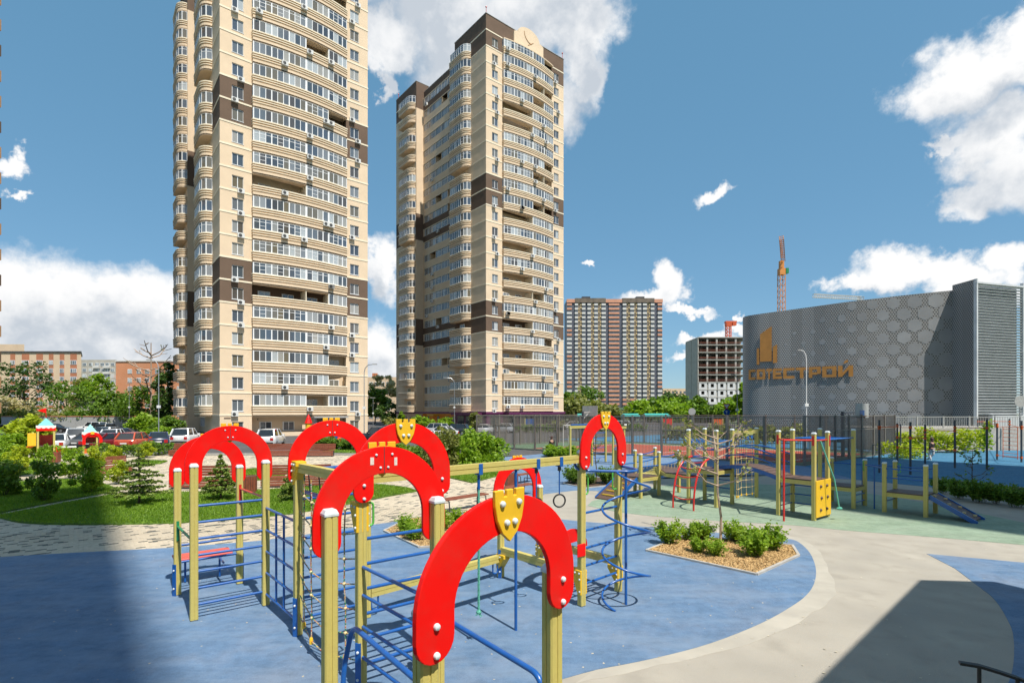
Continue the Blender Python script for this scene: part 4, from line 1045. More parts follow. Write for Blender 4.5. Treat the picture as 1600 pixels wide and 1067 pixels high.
# low platform and ramp at the left end
la, lb = Vector(G(1001, 780)), Vector(G(1024, 773)); lc, ld = la + PV * 1.1 * 1, lb + PV * 1.1
lb = la + PU * 1.15; ld = lb + PV * 1.2; lc = la + PV * 1.2
for p, h in ((la, 1.72), (lb, 1.75), (lc, 1.72), (ld, 1.75)): post(gc, p, h)
deck(gc, la, lb, ld, lc, .84)
rp0, rp1 = (la + lc) / 2 - PU * .08, (la + lc) / 2 - PU * 1.35
o = MB().bar(V3(rp0, .80) - gc.location, V3(rp1, .06) - gc.location, .95, .03).build('ramp', M['brownply'], gc)
for i in range(5):
    s = (i + .6) / 5.4; q = V3(rp0.lerp(rp1, s), .80 + (.06 - .80) * s + .035)
    MB().bar(q - V3(PV * .32, 0) - gc.location, q + V3(PV * .32, 0) - gc.location, .07, .04).build('ramp_cleat', M['yellow'], o, world=False)
    o.children[-1].parent = gc
for s in (-1, 1):
    MB().bar(V3(rp0 + PV * .5 * s, .78) - gc.location, V3(rp1 + PV * .5 * s, .05) - gc.location, .04, .14).build('ramp_side', M['blue'], gc)
for p, q in ((la, lb), (lc, ld)):
    for z in (1.25, 1.6): rung(gc, p, q, z, .024, name='rail')
# rope bridge up to the main platform
b1, b2, b3, b4 = Vector((6.48, 19.3)), Vector((7.26, 19.96)), Vector((7.14, 18.4)), Vector((7.88, 19.0))
b2 = b1 + PU * 1.05; b3 = b1 - PV * 1.1; b4 = b3 + PU * 1.05
b5 = Vector((9.62, 20.7)); 
br0 = (lb + ld) / 2; br1 = lb + PU * 1.3 + PV * .6
for s in (-.5, .5):
    pass
ra, rb = lb + PU * 1.35, ld + PU * 1.35
for p, h in ((ra, 1.75), (rb, 1.8)): post(gc, p, h)
for i in range(9):
    s = (i + .5) / 9; z = .84 + .25 * s - .12 * math.sin(PI_ * s)
    c = br0.lerp((ra + rb) / 2, s); MB().box(tuple(V3(c, z) - gc.location), (.115, 1.0, .03), PA).build('bridge_slat', M['post'], gc)
for p, q in ((lb, ra), (ld, rb)):
    for z in (1.3, 1.62):
        tubes(gc, 'bridge_rail', [V3(Vector(p).lerp(Vector(q), s / 6), z + .08 * (s / 6) - .06 * math.sin(PI_ * s / 6)) for s in range(7)], .022)
    for i in range(6):
        s = (i + .5) / 6; c = Vector(p).lerp(Vector(q), s); tubes(gc, 'bridge_rope', [V3(c, .85 + .2 * s), V3(Vector(p).lerp(Vector(q), s + .06), 1.28 + .05 * s)], .008, 'ropeb', 5)
# main platform
for p, h in ((b1, 2.7), (b2, 2.72), (b3, 2.7), (b4, 2.72)): post(gc, p, h)
deck(gc, b1, b2, b4, b3, 1.34); deck(gc, ra, b1, b1 + PV * 1.0, rb, 1.08)
for z in (2.35,):
    for p, q in ((b1, b2), (b3, b4)): rung(gc, p, q, z, .035, name='top_bar')
MB().box(tuple(V3((b1 + b2) / 2 - PV * .02, 2.30) - gc.location), (.95, .05, .12), PA).build('blue_sign_board', M['blue'], gc)
for p, q in ((b1, b2), (b1, b3)):
    for z in (1.75, 2.05): rung(gc, p, q, z, name='rail')
for k in range(4): rung(gc, b2, b4, .3 + .3 * k)
post(gc, b5, 2.72); b6 = b5 - PV * .0
beam(gc, b4, b5, 2.56, .12, .1)
net(gc, b4 + (b5 - b4) * .12, b5, .25, 2.45, 6, 8, .08, 'ropeb', 'yellow', .25)
for i in range(4): MB().box(tuple(V3(b4.lerp(b5, .25 + .17 * i), 2.42) - gc.location), (.16, .08, .12), PA).build('net_clamp', M['blue'], gc)
# red curved ladder leaning on the platform
f1p, f2p = Vector(G(1047, 801)), Vector(G(1073, 805))
tA, tB = b1 - PU * .02 - PV * .15, b3 + PV * .15
f1p, f2p = tA - PU * 1.15, tB - PU * 1.15
sides = []
for f, t_ in ((f1p, tA), (f2p, tB)):
    pts = [V3(f, .03) + V3((t_ - f) * (s ** 2.2), 0) + Vector((0, 0, 1.75 * math.sin(s * PI_ / 2 * .97))) for s in np.linspace(0, 1.02, 14)]
    sides.append(pts); tubes(gc, 'ladder_side', pts, .032, 'redmetal', 10)
for i in (2, 4, 6, 8, 10):
    p, q = sides[0][i], sides[1][i]; m_ = (p + q) / 2 + Vector((-.03, .02, -.09))
    tubes(gc, 'ladder_step', bend([p, p.lerp(m_, .7), q.lerp(m_, .7), q], .1), .02, 'redmetal')
# arched bridge to the tower
d1, d2, d3, d4 = Vector((8.66, 17.1)), Vector((9.39, 17.7)), Vector((9.33, 16.25)), Vector((10.14, 16.94))
d2 = d1 + PU * 1.0; d3 = d1 - PV * 1.08; d4 = d3 + PU * 1.0
s0, s1 = (b4 + b2) / 2 + PU * .05, (d1 + d2) / 2
s0 = b4 - PV * .0 + PU * .35 + PV * .5; 
s0 = b4.lerp(b2, .5); e0 = d1.lerp(d2, .5)
nb = 12; bd = (e0 - s0).normalized(); bs = Vector((-bd.y, bd.x))
zz = lambda s: 1.34 + (1.28 - 1.34) * s + .22 * math.sin(PI_ * s)
for i in range(nb):
    p, q = V3(s0.lerp(e0, i / nb), zz(i / nb)), V3(s0.lerp(e0, (i + 1) / nb), zz((i + 1) / nb)); g = (q - p) * .06
    MB().bar(p + g - gc.location, q - g - gc.location, .92, .035).build('bridge_plank', M['brownply'], gc)
for sd in (-.48, .48):
    pts = [V3(s0.lerp(e0, i / nb) + bs * sd, zz(i / nb) - .05) for i in range(nb + 1)]
    mb = MB()
    for p, q in zip(pts[:-1], pts[1:]): mb.bar(p - gc.location, q - gc.location, .035, .12)
    mb.build('bridge_side', M['blue'], gc)
    for hz in (.42, .72): tubes(gc, 'bridge_handrail', [p + Vector((0, 0, hz)) for p in pts], .024)
# tower with pole, climbing board and monkey bars
for p, h in ((d1, 2.74), (d2, 2.76), (d3, 2.70), (d4, 2.72)): post(gc, p, h)
deck(gc, d1, d2, d4, d3, 1.28)
rp = (d1 + d3) / 2 - PU * .80
for p in (d1, d3):
    tubes(gc, 'pole_arm', [V3(p, 2.52), V3(rp, 2.52)], .026, 'redmetal')
    MB().box(tuple(V3(p - PU * .064, 2.50) - gc.location), (.016, .06, .30), PA).build('arm_plate', M['redmetal'], gc)
tubes(gc, 'slide_pole', [V3(rp, .03), V3(rp, 2.52)], .03, 'redmetal'); rung(gc, d1, d3, 2.5, .026, 'redmetal', 'top_bar'); rung(gc, d3, d4, 2.5, .026, 'redmetal', 'top_bar')
MB().box(tuple(V3(d4 - PV * .064, 2.48) - gc.location), (.07, .016, .34), PA).build('arm_plate', M['redmetal'], gc)
cb = (d3 + d4) / 2 - PV * .075
board = MB().box(tuple(V3(cb, .70) - gc.location), (1.08, .03, 1.14), PA).build('climbing_board', M['yellow'], gc, bevel=.008)
for ix, x in enumerate((-.25, .2)):
    for iz, z in enumerate((.35, .72, 1.08)):
        q = V3(cb + PU * (x + .05 * (iz % 2)) - PV * .02, z) - gc.location
        MB().ball(tuple(q), .055, 8, 6, (1, .8, .9)).build('hand_hold', M['brownply'], gc, smooth=True)
q = (d3 + d4) / 2 - PV * .35 + PU * .1
tubes(gc, 'climbing_rope', [V3((d3 + d4) / 2 - PV * .03 - PU * .1, 2.48), V3(q, 1.3), V3(q + PU * .1 - PV * .1, .42)], .022, 'ropeg', 7)
MB().ball(tuple(V3(q + PU * .12 - PV * .1, .40) - gc.location), .06, 8, 6, (1.6, 1, .8)).build('rope_knot', M['ropeg'], gc, smooth=True)
for p in (d2, d4): handle(gc, p, PU, 1.55, 1.95)
for k in range(3): rung(gc, d2, d4, .35 + .3 * k); rung(gc, d1, d2, .35 + .3 * k)
d7 = d2 + PU * 2.15; d5 = d4 + PU * 2.15
for p, h in ((d5, 2.75), (d7, 2.75)): post(gc, p, h)
for p, q in ((d2, d7), (d4, d5)): rung(gc, p, q, 2.5, .026, name='overhead_rail')
for i in range(7):
    s = (i + 1) / 8; rung(gc, d2.lerp(d7, s), d4.lerp(d5, s), 2.5, .018, name='overhead_bar', trim=.0)
d6, d8 = d5 + PU * 1.05, d7 + PU * 1.05
for p, h in ((d6, 1.65), (d8, 1.65)): post(gc, p, h)
deck(gc, d5, d7, d8, d6, .78)
handle(gc, d5, PU, 1.3, 1.65); handle(gc, d6, -PU, 1.3, 1.65)
for z in (.25, .5): rung(gc, d5, d6, z); rung(gc, d7, d8, z)
for z in (1.25, 1.5): rung(gc, d7, d8, z, name='rail')
f1, f2, f3, f4 = Vector((12.46, 17.6)), None, None, None
f2 = f1 + PU * 1.05; f3 = f1 - PV * 1.12; f4 = f3 + PU * 1.05
for p in (f1, f2, f3, f4): post(gc, p, 1.66)
deck(gc, f1, f2, f4, f3, .74)
for p, q in ((f1, f3), (f2, f4)):
    for z in (1.2, 1.5): rung(gc, p, q, z, name='rail')
for z in (.4,): rung(gc, f1, f2, z)
handle(gc, f2, -PV, 1.3, 1.6)
for p, q in ((d6, f1), (d8, f2)): tubes(gc, 'parallel_bar', [V3(p, 1.5), V3(q, 1.5)], .024)
for p, q in ((d6, f1), (d8, f2)):
    c = Vector(p).lerp(Vector(q), .5); tubes(gc, 'bar_leg', [V3(c, .03), V3(c, 1.5)], .022)
r0, r1 = (f3 + f4) / 2 - PV * .06, (f3 + f4) / 2 - PV * 1.15
MB().bar(V3(r0, .72) - gc.location, V3(r1, .08) - gc.location, .86, .03).build('ramp', M['brownply'], gc)
for s in (-1, 1): MB().bar(V3(r0 + PU * .45 * s, .70) - gc.location, V3(r1 + PU * .45 * s - PV * .08, .03) - gc.location, .04, .13).build('ramp_side', M['blue'], gc)
for i in range(6):
    s = (i + .5) / 6; q = V3(r0.lerp(r1, s) + PU * (.2 if i % 2 else -.2), .72 - .64 * s + .045)
    MB().box(tuple(q - gc.location), (.16, .07, .05), PA).build('ramp_grip', M['ropeb'], gc)

# ---- ladder frame behind, on the blue yard
yf = thing('play_ladders', 'olive ladder frame far behind on the blue yard, seen through an arch', 'climbing frame', (*G(930, 730), 0))
yb = Vector(G(891, 727)); 
for i, (du, dv) in enumerate(((0, 0), (1.9, 0), (3.3, 0), (.6, -1.3), (2.2, -1.6), (3.4, -1.5))):
    post(yf, yb + PU * du + PV * dv, 2.35, cap=True)
beam(yf, yb - PU * .1, yb + PU * 3.4, 2.34, .16, .12); beam(yf, yb + PU * .5 - PV * 1.3, yb + PU * 3.5 - PV * 1.55, 2.30, .14, .12)
for k in range(6):
    rung(yf, yb + PU * 1.9, yb + PU * 3.3, .35 + .33 * k); rung(yf, yb + PU * 2.2 - PV * 1.6, yb + PU * 3.4 - PV * 1.5, .35 + .33 * k)
rung(yf, yb, yb + PU * 3.3, 2.55, .05, name='top_bar')

# ---- outdoor gym with graphite posts and orange bars
def gym_post(t, p, h): return MB().tube([V3(p, 0) - t.location, V3(p, h) - t.location], .055, 12).build('post', M['graph'], t, smooth=True)
def gym_bar(t, p, q, z):
    o = tubes(t, 'bar', [V3(p, z), V3(q, z)], .02, 'orange', 8)
    for c in (p, q): MB().tube([V3(c, z - .07) - t.location, V3(c, z + .07) - t.location], .075, 12).build('collar', M['orange'], t, smooth=True)
    return o
wp = {k: Vector(G(*v)) for k, v in dict(w1=(1374, 739.7), w2=(1402, 725.6), w3=(1422.5, 742.5), w4=(1445.5, 729), w5=(1492, 732), w6=(1542, 734), w7=(1558, 719), w8=(1596, 723), w9=(1528, 703), w10=(1577, 705), w11=(1606, 728)).items()}
gy = thing('pull_up_station', 'graphite pull-up station with orange bars at staggered heights', 'gym frame', (*wp['w3'], 0))
for k, h in (('w1', 2.95), ('w2', 2.65), ('w3', 2.85), ('w4', 2.6), ('w5', 2.9), ('w6', 2.95)): gym_post(gy, wp[k], h)
for a, b, z in (('w1', 'w3', 2.55), ('w1', 'w2', 2.5), ('w2', 'w4', 1.75), ('w3', 'w4', 2.0), ('w4', 'w5', 2.25), ('w5', 'w6', 2.45), ('w2', 'w5', 1.1)): gym_bar(gy, wp[a], wp[b], z)
for i, p in enumerate(((1407, 709), (1453, 700))):
    gym_post(gy, Vector(G(*p)), 2.4)
gl = thing('gym_ladder', 'graphite gym frame with an orange wall ladder at the right edge', 'gym frame', (*wp['w8'], 0))
for k, h in (('w7', 2.6), ('w8', 2.8), ('w9', 2.8), ('w10', 2.8), ('w11', 2.9)): gym_post(gl, wp[k], h)
for a, b, z in (('w7', 'w8', 2.35), ('w9', 'w10', 2.55), ('w9', 'w7', 2.5), ('w10', 'w8', 2.3), ('w7', 'w8', .35), ('w8', 'w11', 2.4)): gym_bar(gl, wp[a], wp[b], z)
l0, l1 = wp['w7'].lerp(wp['w8'], .25), wp['w7'].lerp(wp['w8'], .85)
for p in (l0, l1): tubes(gl, 'ladder_side', [V3(p, .2), V3(p, 2.35)], .02, 'orange', 8)
for k in range(8): tubes(gl, 'ladder_rung', [V3(l0, .3 + .27 * k), V3(l1, .3 + .27 * k)], .016, 'orange', 6)
db = thing('dip_bars', 'low black dip bars near the fence corner', 'gym frame', (*G(1375, 715), 0))
for i in range(2):
    p, q = Vector(G(1363 + 14 * i, 717 - i)), Vector(G(1370 + 16 * i, 708)); tubes(db, 'bar', bend([V3(p, .02), V3(p, 1.0), V3(q, 1.0), V3(q, .02)], .12), .022, 'dark')
tubes(db, 'cross_bar', [V3(Vector(G(1363, 717)), 1.0), V3(Vector(G(1377, 716)), 1.0)], .022, 'dark')

# ---- court fence
def fence_run(t, p, q, n, h, mpost='fence', picket=.115, pick_m='fence', post_w=.12):
    p, q = Vector(p), Vector(q); d = q - p; rz = math.atan2(d.y, d.x); L = d.length / n
    pan = MB(); k = int(L / picket)
    for i in range(1, k): pan.box((-L / 2 + i * L / k, 0, h / 2), (.022, .022, h - .16))
    pm = pan.mesh('pickets', M[pick_m]); rl = MB().b2(-L / 2, L / 2, -.03, .03, .05, .11).b2(-L / 2, L / 2, -.03, .03, h - .09, h - .03).b2(-L / 2, L / 2, -.03, .03, h * .66, h * .66 + .05).mesh('rail', M[mpost])
    po = MB().b2(-post_w / 2, post_w / 2, -post_w / 2, post_w / 2, 0, h + .02).mesh('post', M[mpost])
    for i in range(n + 1): link('post', po, t, V3(p + d * (i / n), 0) - t.location, rz)
    for i in range(n):
        c = V3(p + d * ((i + .5) / n), 0) - t.location
        o = link('fence_panel', pm, t, c, rz); o['kind'] = 'stuff'; link('rail', rl, o)
cf = thing('court_fence', 'tall grey-brown picket fence round the red sports court', 'fence', (*fb, 0))
fl = fa + (fa - fb) * .16
fence_run(cf, fl, fb, 12, 3.08); fence_run(cf, fb, fc, 7, 3.15)
fence_run(cf, fc, fc + (fa - fb), 10, 3.1); fence_run(cf, fl, fl + (fc - fb), 6, 3.1)
for px, h0 in ((768, 2.2), (781, 2.2)):
    pass
gt = [Vector(fl).lerp(Vector(fa), .55), Vector(fl).lerp(Vector(fa), .95)]
tubes(cf, 'gate_frame', [V3(gt[0], .05), V3(gt[0], 2.2), V3(gt[1], 2.2), V3(gt[1], .05)], .05, 'fence', 6, smooth=False)
M['mesh'] = mat('mesh_panel_beige', (.30, .28, .25), .6, .1, 8)

# basketball hoops and goals
def goal(label, p, rz, w=3.0, h=2.05):
    t = thing('football_goal', label, 'goal', (*p, 0), rz)
    MB().tube(bend([(-w / 2, 0, 0), (-w / 2, 0, h), (w / 2, 0, h), (w / 2, 0, 0)], .08), .045, 8).build('goal_frame', M['white'], t, smooth=True)
    for s in (-1, 1): MB().tube([(s * w / 2, 0, h), (s * w / 2, .8, h * .9), (s * w / 2, 1.0, 0)], .025, 6).build('goal_stay', M['white'], t, smooth=True)
    return t
def hoop(label, p, rz):
    t = thing('basketball_hoop', label, 'basketball hoop', (*p, 0), rz)
    MB().b2(-.09, .09, -.09, .09, 0, 3.4).build('post', M['graph'], t)
    MB().bar((0, 0, 3.3), (0, -1.3, 3.35), .10).bar((0, 0, 2.6), (0, -1.0, 3.2), .07).build('arm', M['fencel'], t)
    bd = MB().b2(-.9, .9, -1.37, -1.33, 2.95, 4.0).build('backboard', M['fencel'], t)
    MB().b2(-.3, .3, -1.385, -1.372, 3.1, 3.5).build('target_square', M['blue'], bd)
    MB().tube([(.23 * math.cos(a), -1.62 + .23 * math.sin(a), 3.05) for a in np.linspace(0, 6.28, 14)], .015, 6).build('rim', M['orange'], t)
    return t
goal('white football goal standing inside the court fence', cl(.93, .42), TH + R(-80))
hoop('basketball hoop with white backboard above the left court fence', cl(.97, .55), TH + R(100))
hoop('basketball hoop with diagonal arm in front of the grey hexagon building', cl(.06, .62), TH + R(-10))
# ---------------------------------------------------------------- car park with perforated cladding
def perf_mat():
    m, t, b = new_mat('perforated_metal')
    uv = t.nodes.new('ShaderNodeUVMap')
    def mth(op, a, c=None):
        n = t.nodes.new('ShaderNodeMath'); n.operation = op
        for i, v in enumerate((a, c)):
            if v is None: continue
            if isinstance(v, (int, float)): n.inputs[i].default_value = v
            else: _lnk(t, v, n.inputs[i])
        return n.outputs[0]
    sp = t.nodes.new('ShaderNodeSeparateXYZ'); _lnk(t, uv.outputs[0], sp.inputs[0])
    cell = .24; x = mth('DIVIDE', sp.outputs[0], cell); y = mth('DIVIDE', sp.outputs[1], cell * 1.732)
    def dist(ox, oy):
        fx = mth('SUBTRACT', mth('FRACT', mth('ADD', x, ox)), .5); fy = mth('MULTIPLY', mth('SUBTRACT', mth('FRACT', mth('ADD', y, oy)), .5), 1.732)
        return mth('SQRT', mth('ADD', mth('MULTIPLY', fx, fx), mth('MULTIPLY', fy, fy)))
    d = mth('MINIMUM', dist(0, 0), dist(.5, .5))
    hole = t.nodes.new('ShaderNodeMapRange'); hole.inputs[1].default_value = .24; hole.inputs[2].default_value = .32; hole.inputs[3].default_value = 1; hole.inputs[4].default_value = 0; _lnk(t, d, hole.inputs[0])
    wn = t.nodes.new('ShaderNodeTexWhiteNoise'); wn.noise_dimensions = '1D'; _lnk(t, mth('FLOOR', mth('DIVIDE', sp.outputs[0], 1.15)), wn.inputs['W'])
    pv = mth('ADD', mth('MULTIPLY', wn.outputs['Value'], .22), .89)
    mx = t.nodes.new('ShaderNodeMix'); mx.data_type = 'RGBA'; _lnk(t, hole.outputs[0], mx.inputs[0]); mx.inputs[6].default_value = (.285, .285, .285, 1); mx.inputs[7].default_value = (.055, .056, .058, 1)
    mm = t.nodes.new('ShaderNodeMix'); mm.data_type = 'RGBA'; mm.blend_type = 'MULTIPLY'; mm.inputs[0].default_value = 1; _lnk(t, mx.outputs[2], mm.inputs[6]); _lnk(t, pv, mm.inputs[7])
    _lnk(t, mm.outputs[2], b.inputs['Base Color']); b.inputs['Roughness'].default_value = .45; b.inputs['Metallic'].default_value = .15
    bp = t.nodes.new('ShaderNodeBump'); bp.invert = True; bp.inputs['Strength'].default_value = .25; bp.inputs['Distance'].default_value = .015; _lnk(t, hole.outputs[0], bp.inputs['Height']); _lnk(t, bp.outputs[0], b.inputs['Normal'])
    return m
M['perf'] = perf_mat()
M['hex'] = mat('smooth_steel_plate', (.25, .257, .268), .45, .10, .5, metal=.1, objrand=.12)
M['logo'] = mat('bronze_orange_plate', (.42, .19, .04), .5, .12, 2)
M['louver'] = mat('louvre_aluminium', (.58, .60, .62), .45, .1, 1, metal=.1)
M['void'] = mat('dark_interior', (.012, .012, .013), .9, .1, 1)
gar = thing('car_park', 'grey car park clad in perforated metal with hexagons and orange logo', 'building', (40, 58, 0))
ctrl = [(37, 77), (32.5, 70.5), (30.0, 67.6), (28.8, 65.6), (28.5, 64.2), (29.1, 63.1), (30.8, 61.8), (33.4, 60.1), (36.7, 57.7), (39.8, 56.2), (42.7, 55.0), (45.4, 54.2)]
path = smooth_poly(ctrl, False, 6)
SL = [0.0]
for i in range(1, len(path)): SL.append(SL[-1] + (Vector(path[i]) - Vector(path[i - 1])).length)
def fac(s):
    for i in range(1, len(path)):
        if s <= SL[i]:
            f = (s - SL[i - 1]) / (SL[i] - SL[i - 1]); a, b = Vector(path[i - 1]), Vector(path[i]); d = (b - a).normalized(); return a.lerp(b, f), d
    a, b = Vector(path[-2]), Vector(path[-1]); return b, (b - a).normalized()
def s_of_px(px):
    best = min(range(len(path)), key=lambda i: abs(800 + FPX * path[i][0] / path[i][1] - px) + (0 if SL[i] > 13 else 500))
    lo, hi = max(best - 1, 0), min(best + 1, len(path) - 1); b = None
    for k in range(101):
        s = SL[lo] + (SL[hi] - SL[lo]) * k / 100; p, _ = fac(s); e = abs(800 + FPX * p.x / p.y - px)
        if b is None or e < b[0]: b = (e, s)
    return b[1]
def topz(p): return 15.9 - .9 * max(0, min(1, (46 - p[0]) / 17))
def clad(name, pts, z0, ztop, m, parent):
    n = len(pts); vs = []; uvs = []; s = 0
    for i, p in enumerate(pts):
        if i: s += (Vector(p) - Vector(pts[i - 1])).length
        zt = ztop(p) if callable(ztop) else ztop
        vs += [(p[0] - 40, p[1] - 58, z0), (p[0] - 40, p[1] - 58, zt)]; uvs += [(s, z0), (s, zt)]
    fs = [(2 * i, 2 * i + 2, 2 * i + 3, 2 * i + 1) for i in range(n - 1)]
    me = bpy.data.meshes.new(name); me.from_pydata(vs, [], fs); uvl = me.uv_layers.new(name='UVMap')
    for l in me.loops: uvl.data[l.index].uv = uvs[l.vertex_index]
    me.materials.append(m)
    so = link(name, me, parent); md = so.modifiers.new('thickness', 'SOLIDIFY'); md.thickness = .06; md.offset = 0
    return so
clad('perforated_cladding', path, .3, topz, M['perf'], gar)
clad('perforated_return', [(45.4, 54.2), (45.45, 52.9), (45.5, 51.65)], .3, 16.4, M['perf'], gar)
core = [(p[0] + .6, p[1] + 1.0) for p in path[::3]] + [(46.3, 52.8), (51.2, 54.2), (56, 78), (42, 80)]
MB().prism([(p[0] - 40, p[1] - 58) for p in core], 0, 14.2).build('inner_wall', M['void'], gar)
for i in range(4):                                 # parking decks faintly seen behind the cladding
    pass
# louvred stair tower
la_, lb_ = Vector((45.5, 51.6)), Vector((51.8, 53.4)); ld_ = (lb_ - la_).normalized(); ln_ = Vector((ld_.y, -ld_.x)); Lw = (lb_ - la_).length; lrz = math.atan2(ld_.y, ld_.x)
lv = MB().bar((-Lw / 2 + .1, 0, 0), (Lw / 2 - .1, 0, 0), .05, .14, up=(0, -.5, .87)).mesh('louvre', M['louver'])
c = (la_ + lb_) / 2
for i in range(53):
    z = 1.2 + i * .282
    if z < 3.1:                                    # doorway below
        continue
    link('louvre', lv, gar, (c.x - 40, c.y - 58, z), lrz)
for q in (la_, lb_): MB().b2(-.09, .09, -.14, .14, 0, 16.4).build('corner_post', M['louver'], gar, loc=(q.x - 40, q.y - 58, 0), rz=lrz)
q = c + (-ln_) * .5
MB().b2(-Lw / 2 + .15, Lw / 2 - .15, -.1, .1, 3.0, 15.9).build('stair_wall', M['graph'], gar, loc=(q.x - 40, q.y - 58, 0), rz=lrz)
MB().b2(-Lw / 2 + 2.0, Lw / 2, -.2, .2, 0, 3.0).build('base_wall', M['louver'], gar, loc=(c.x - 40, c.y - 58, 0), rz=lrz)
MB().b2(-Lw / 2, -Lw / 2 + 2.0, .3, .5, 0, 3.0).build('doorway', M['void'], gar, loc=(c.x - 40, c.y - 58, 0), rz=lrz)
MB().b2(-Lw / 2 - .1, Lw / 2 + .1, -.16, .16, 15.95, 16.1).build('top_rail', M['louver'], gar, loc=(c.x - 40, c.y - 58, 0), rz=lrz)
# hexagon plates growing towards the stair tower
hexm = MB().lathe([(1, 0), (1, .006)], n=6, m=Matrix.Rotation(R(90), 4, 'X') @ Matrix.Rotation(R(90), 4, 'Z')).mesh('hexagon_panel', M['hex'])
sE = SL[-1]; ncol = 17
for i in range(ncol):
    s = sE - .55 - i * .93; p, d = fac(s); rad = .80 * max(.2, 1 - (i / (ncol - 1)) ** 1.25 * .82); nrm = Vector((d.y, -d.x))
    z = 1.4 + (1.225 if i % 2 else 0)
    while z < topz(p) - .55:
        o = link('hexagon_panel', hexm, gar, (p.x + nrm.x * .037 - 40, p.y + nrm.y * .037 - 58, z), math.atan2(d.y, d.x), (rad, 1, rad)); z += 2.45
# lettering and logo
def bars_for(ch):
    w = .30
    H_ = dict(T=(0, 1, .76, 1), B=(0, 1, 0, .24), L=(0, w, 0, 1), R=(1 - w, 1, 0, 1))
    return {'С': [H_['L'], (w, 1, .76, 1), (w, 1, 0, .24)], 'О': [H_['L'], H_['R'], (w, 1 - w, .76, 1), (w, 1 - w, 0, .24)], 'Т': [H_['T'], (.35, .65, 0, .76)],
            'Е': [H_['L'], (w, 1, .76, 1), (w, .9, .38, .62), (w, 1, 0, .24)], 'Р': [H_['L'], (w, 1, .76, 1), (1 - w, 1, .34, .76), (w, 1 - w, .28, .5)], 'Й': [H_['L'], H_['R']]}[ch]
lets = list('СОТЕСТРОЙ'); xs = [(1171, 1181), (1183, 1196), (1197.5, 1206.5), (1208, 1222), (1224, 1241.5), (1243.5, 1262), (1264, 1282.5), (1285, 1307), (1309.5, 1333)]
for ch, (pa_, pb_) in zip(lets, xs):
    s = (s_of_px(pa_) + s_of_px(pb_)) / 2; w_ = (s_of_px(pb_) - s_of_px(pa_)) / 2; p, d = fac(s); nrm = Vector((d.y, -d.x)); mb = MB()
    W_, HH, z0 = 2 * w_, 1.22, 7.22
    for x0, x1, y0, y1 in bars_for(ch): mb.b2((x0 - .5) * W_, (x1 - .5) * W_, -.03, .03, z0 + y0 * HH, z0 + y1 * HH)
    if ch == 'Й':
        mm = Matrix.Translation((0, 0, z0)) @ Matrix.Rotation(R(90), 4, 'X')
        mb.plate([(-.2 * W_, .08), (-.2 * W_, .46), (.2 * W_, 1.14), (.2 * W_, .76)], mm, .058); mb.plate([(-.16 * W_, 1.42), (.16 * W_, 1.60), (.16 * W_, 1.86), (-.05 * W_, 1.74)], mm, .058)
    mb.build('letter', M['logo'], gar, loc=(p.x + nrm.x * .16 - 40, p.y + nrm.y * .16 - 58, 0), rz=math.atan2(d.y, d.x))['label'] = 'orange-brown letter ' + ch
for pa_, pb_, y0, yl, yr in ((1183, 1187, 570, 545, 544), (1188, 1206, 565, 522, 511), (1208, 1214.5, 567, 542, 538)):
    s = (s_of_px(pa_) + s_of_px(pb_)) / 2; w_ = (s_of_px(pb_) - s_of_px(pa_)) / 2; p, d = fac(s); nrm = Vector((d.y, -d.x)); dep = p.y
    mm = Matrix.Translation((0, 0, 0)) @ Matrix.Rotation(R(90), 4, 'X')
    MB().plate([(-w_, zat(y0, dep)), (w_, zat(y0, dep)), (w_, zat(yr, dep)), (-w_, zat(yl, dep))], mm, .06).build('logo_bar', M['logo'], gar, loc=(p.x + nrm.x * .16 - 40, p.y + nrm.y * .16 - 58, 0), rz=math.atan2(d.y, d.x))
# retaining wall and railing in front
rw = thing('retaining_wall', 'pale concrete retaining wall with a grey railing below the car park', 'wall', (30, 46, 0))
w0, w1 = Vector((at(1396, 44.5), 44.5)), Vector((at(1640, 46.0), 46.0)); wd = (w1 - w0).normalized(); wl = (w1 - w0).length; wrz = math.atan2(wd.y, wd.x); wc = (w0 + w1) / 2
MB().b2(-wl / 2, wl / 2, 0, 6, 0, 2.0).build('wall_block', M['kerb'], rw, loc=(wc.x - 30, wc.y - 46, 0), rz=wrz)
for i in range(6):
    q = w0.lerp(w1, (i + .5) / 6) + Vector((-wd.y, wd.x)) * .3; L_ = wl / 6 - .12; mb = MB()
    mb.b2(-L_ / 2, L_ / 2, -.03, .03, 2.05, 2.1).b2(-L_ / 2, L_ / 2, -.03, .03, 2.92, 2.98)
    for j in range(int(L_ / .16)): mb.b2(-L_ / 2 + j * .16, -L_ / 2 + j * .16 + .03, -.015, .015, 2.1, 2.92)
    mb.b2(L_ / 2, L_ / 2 + .1, -.05, .05, 2, 3.02)
    mb.build('railing_panel', M['fencel'], rw, loc=(q.x - 30, q.y - 46, 0), rz=wrz)['kind'] = 'stuff'

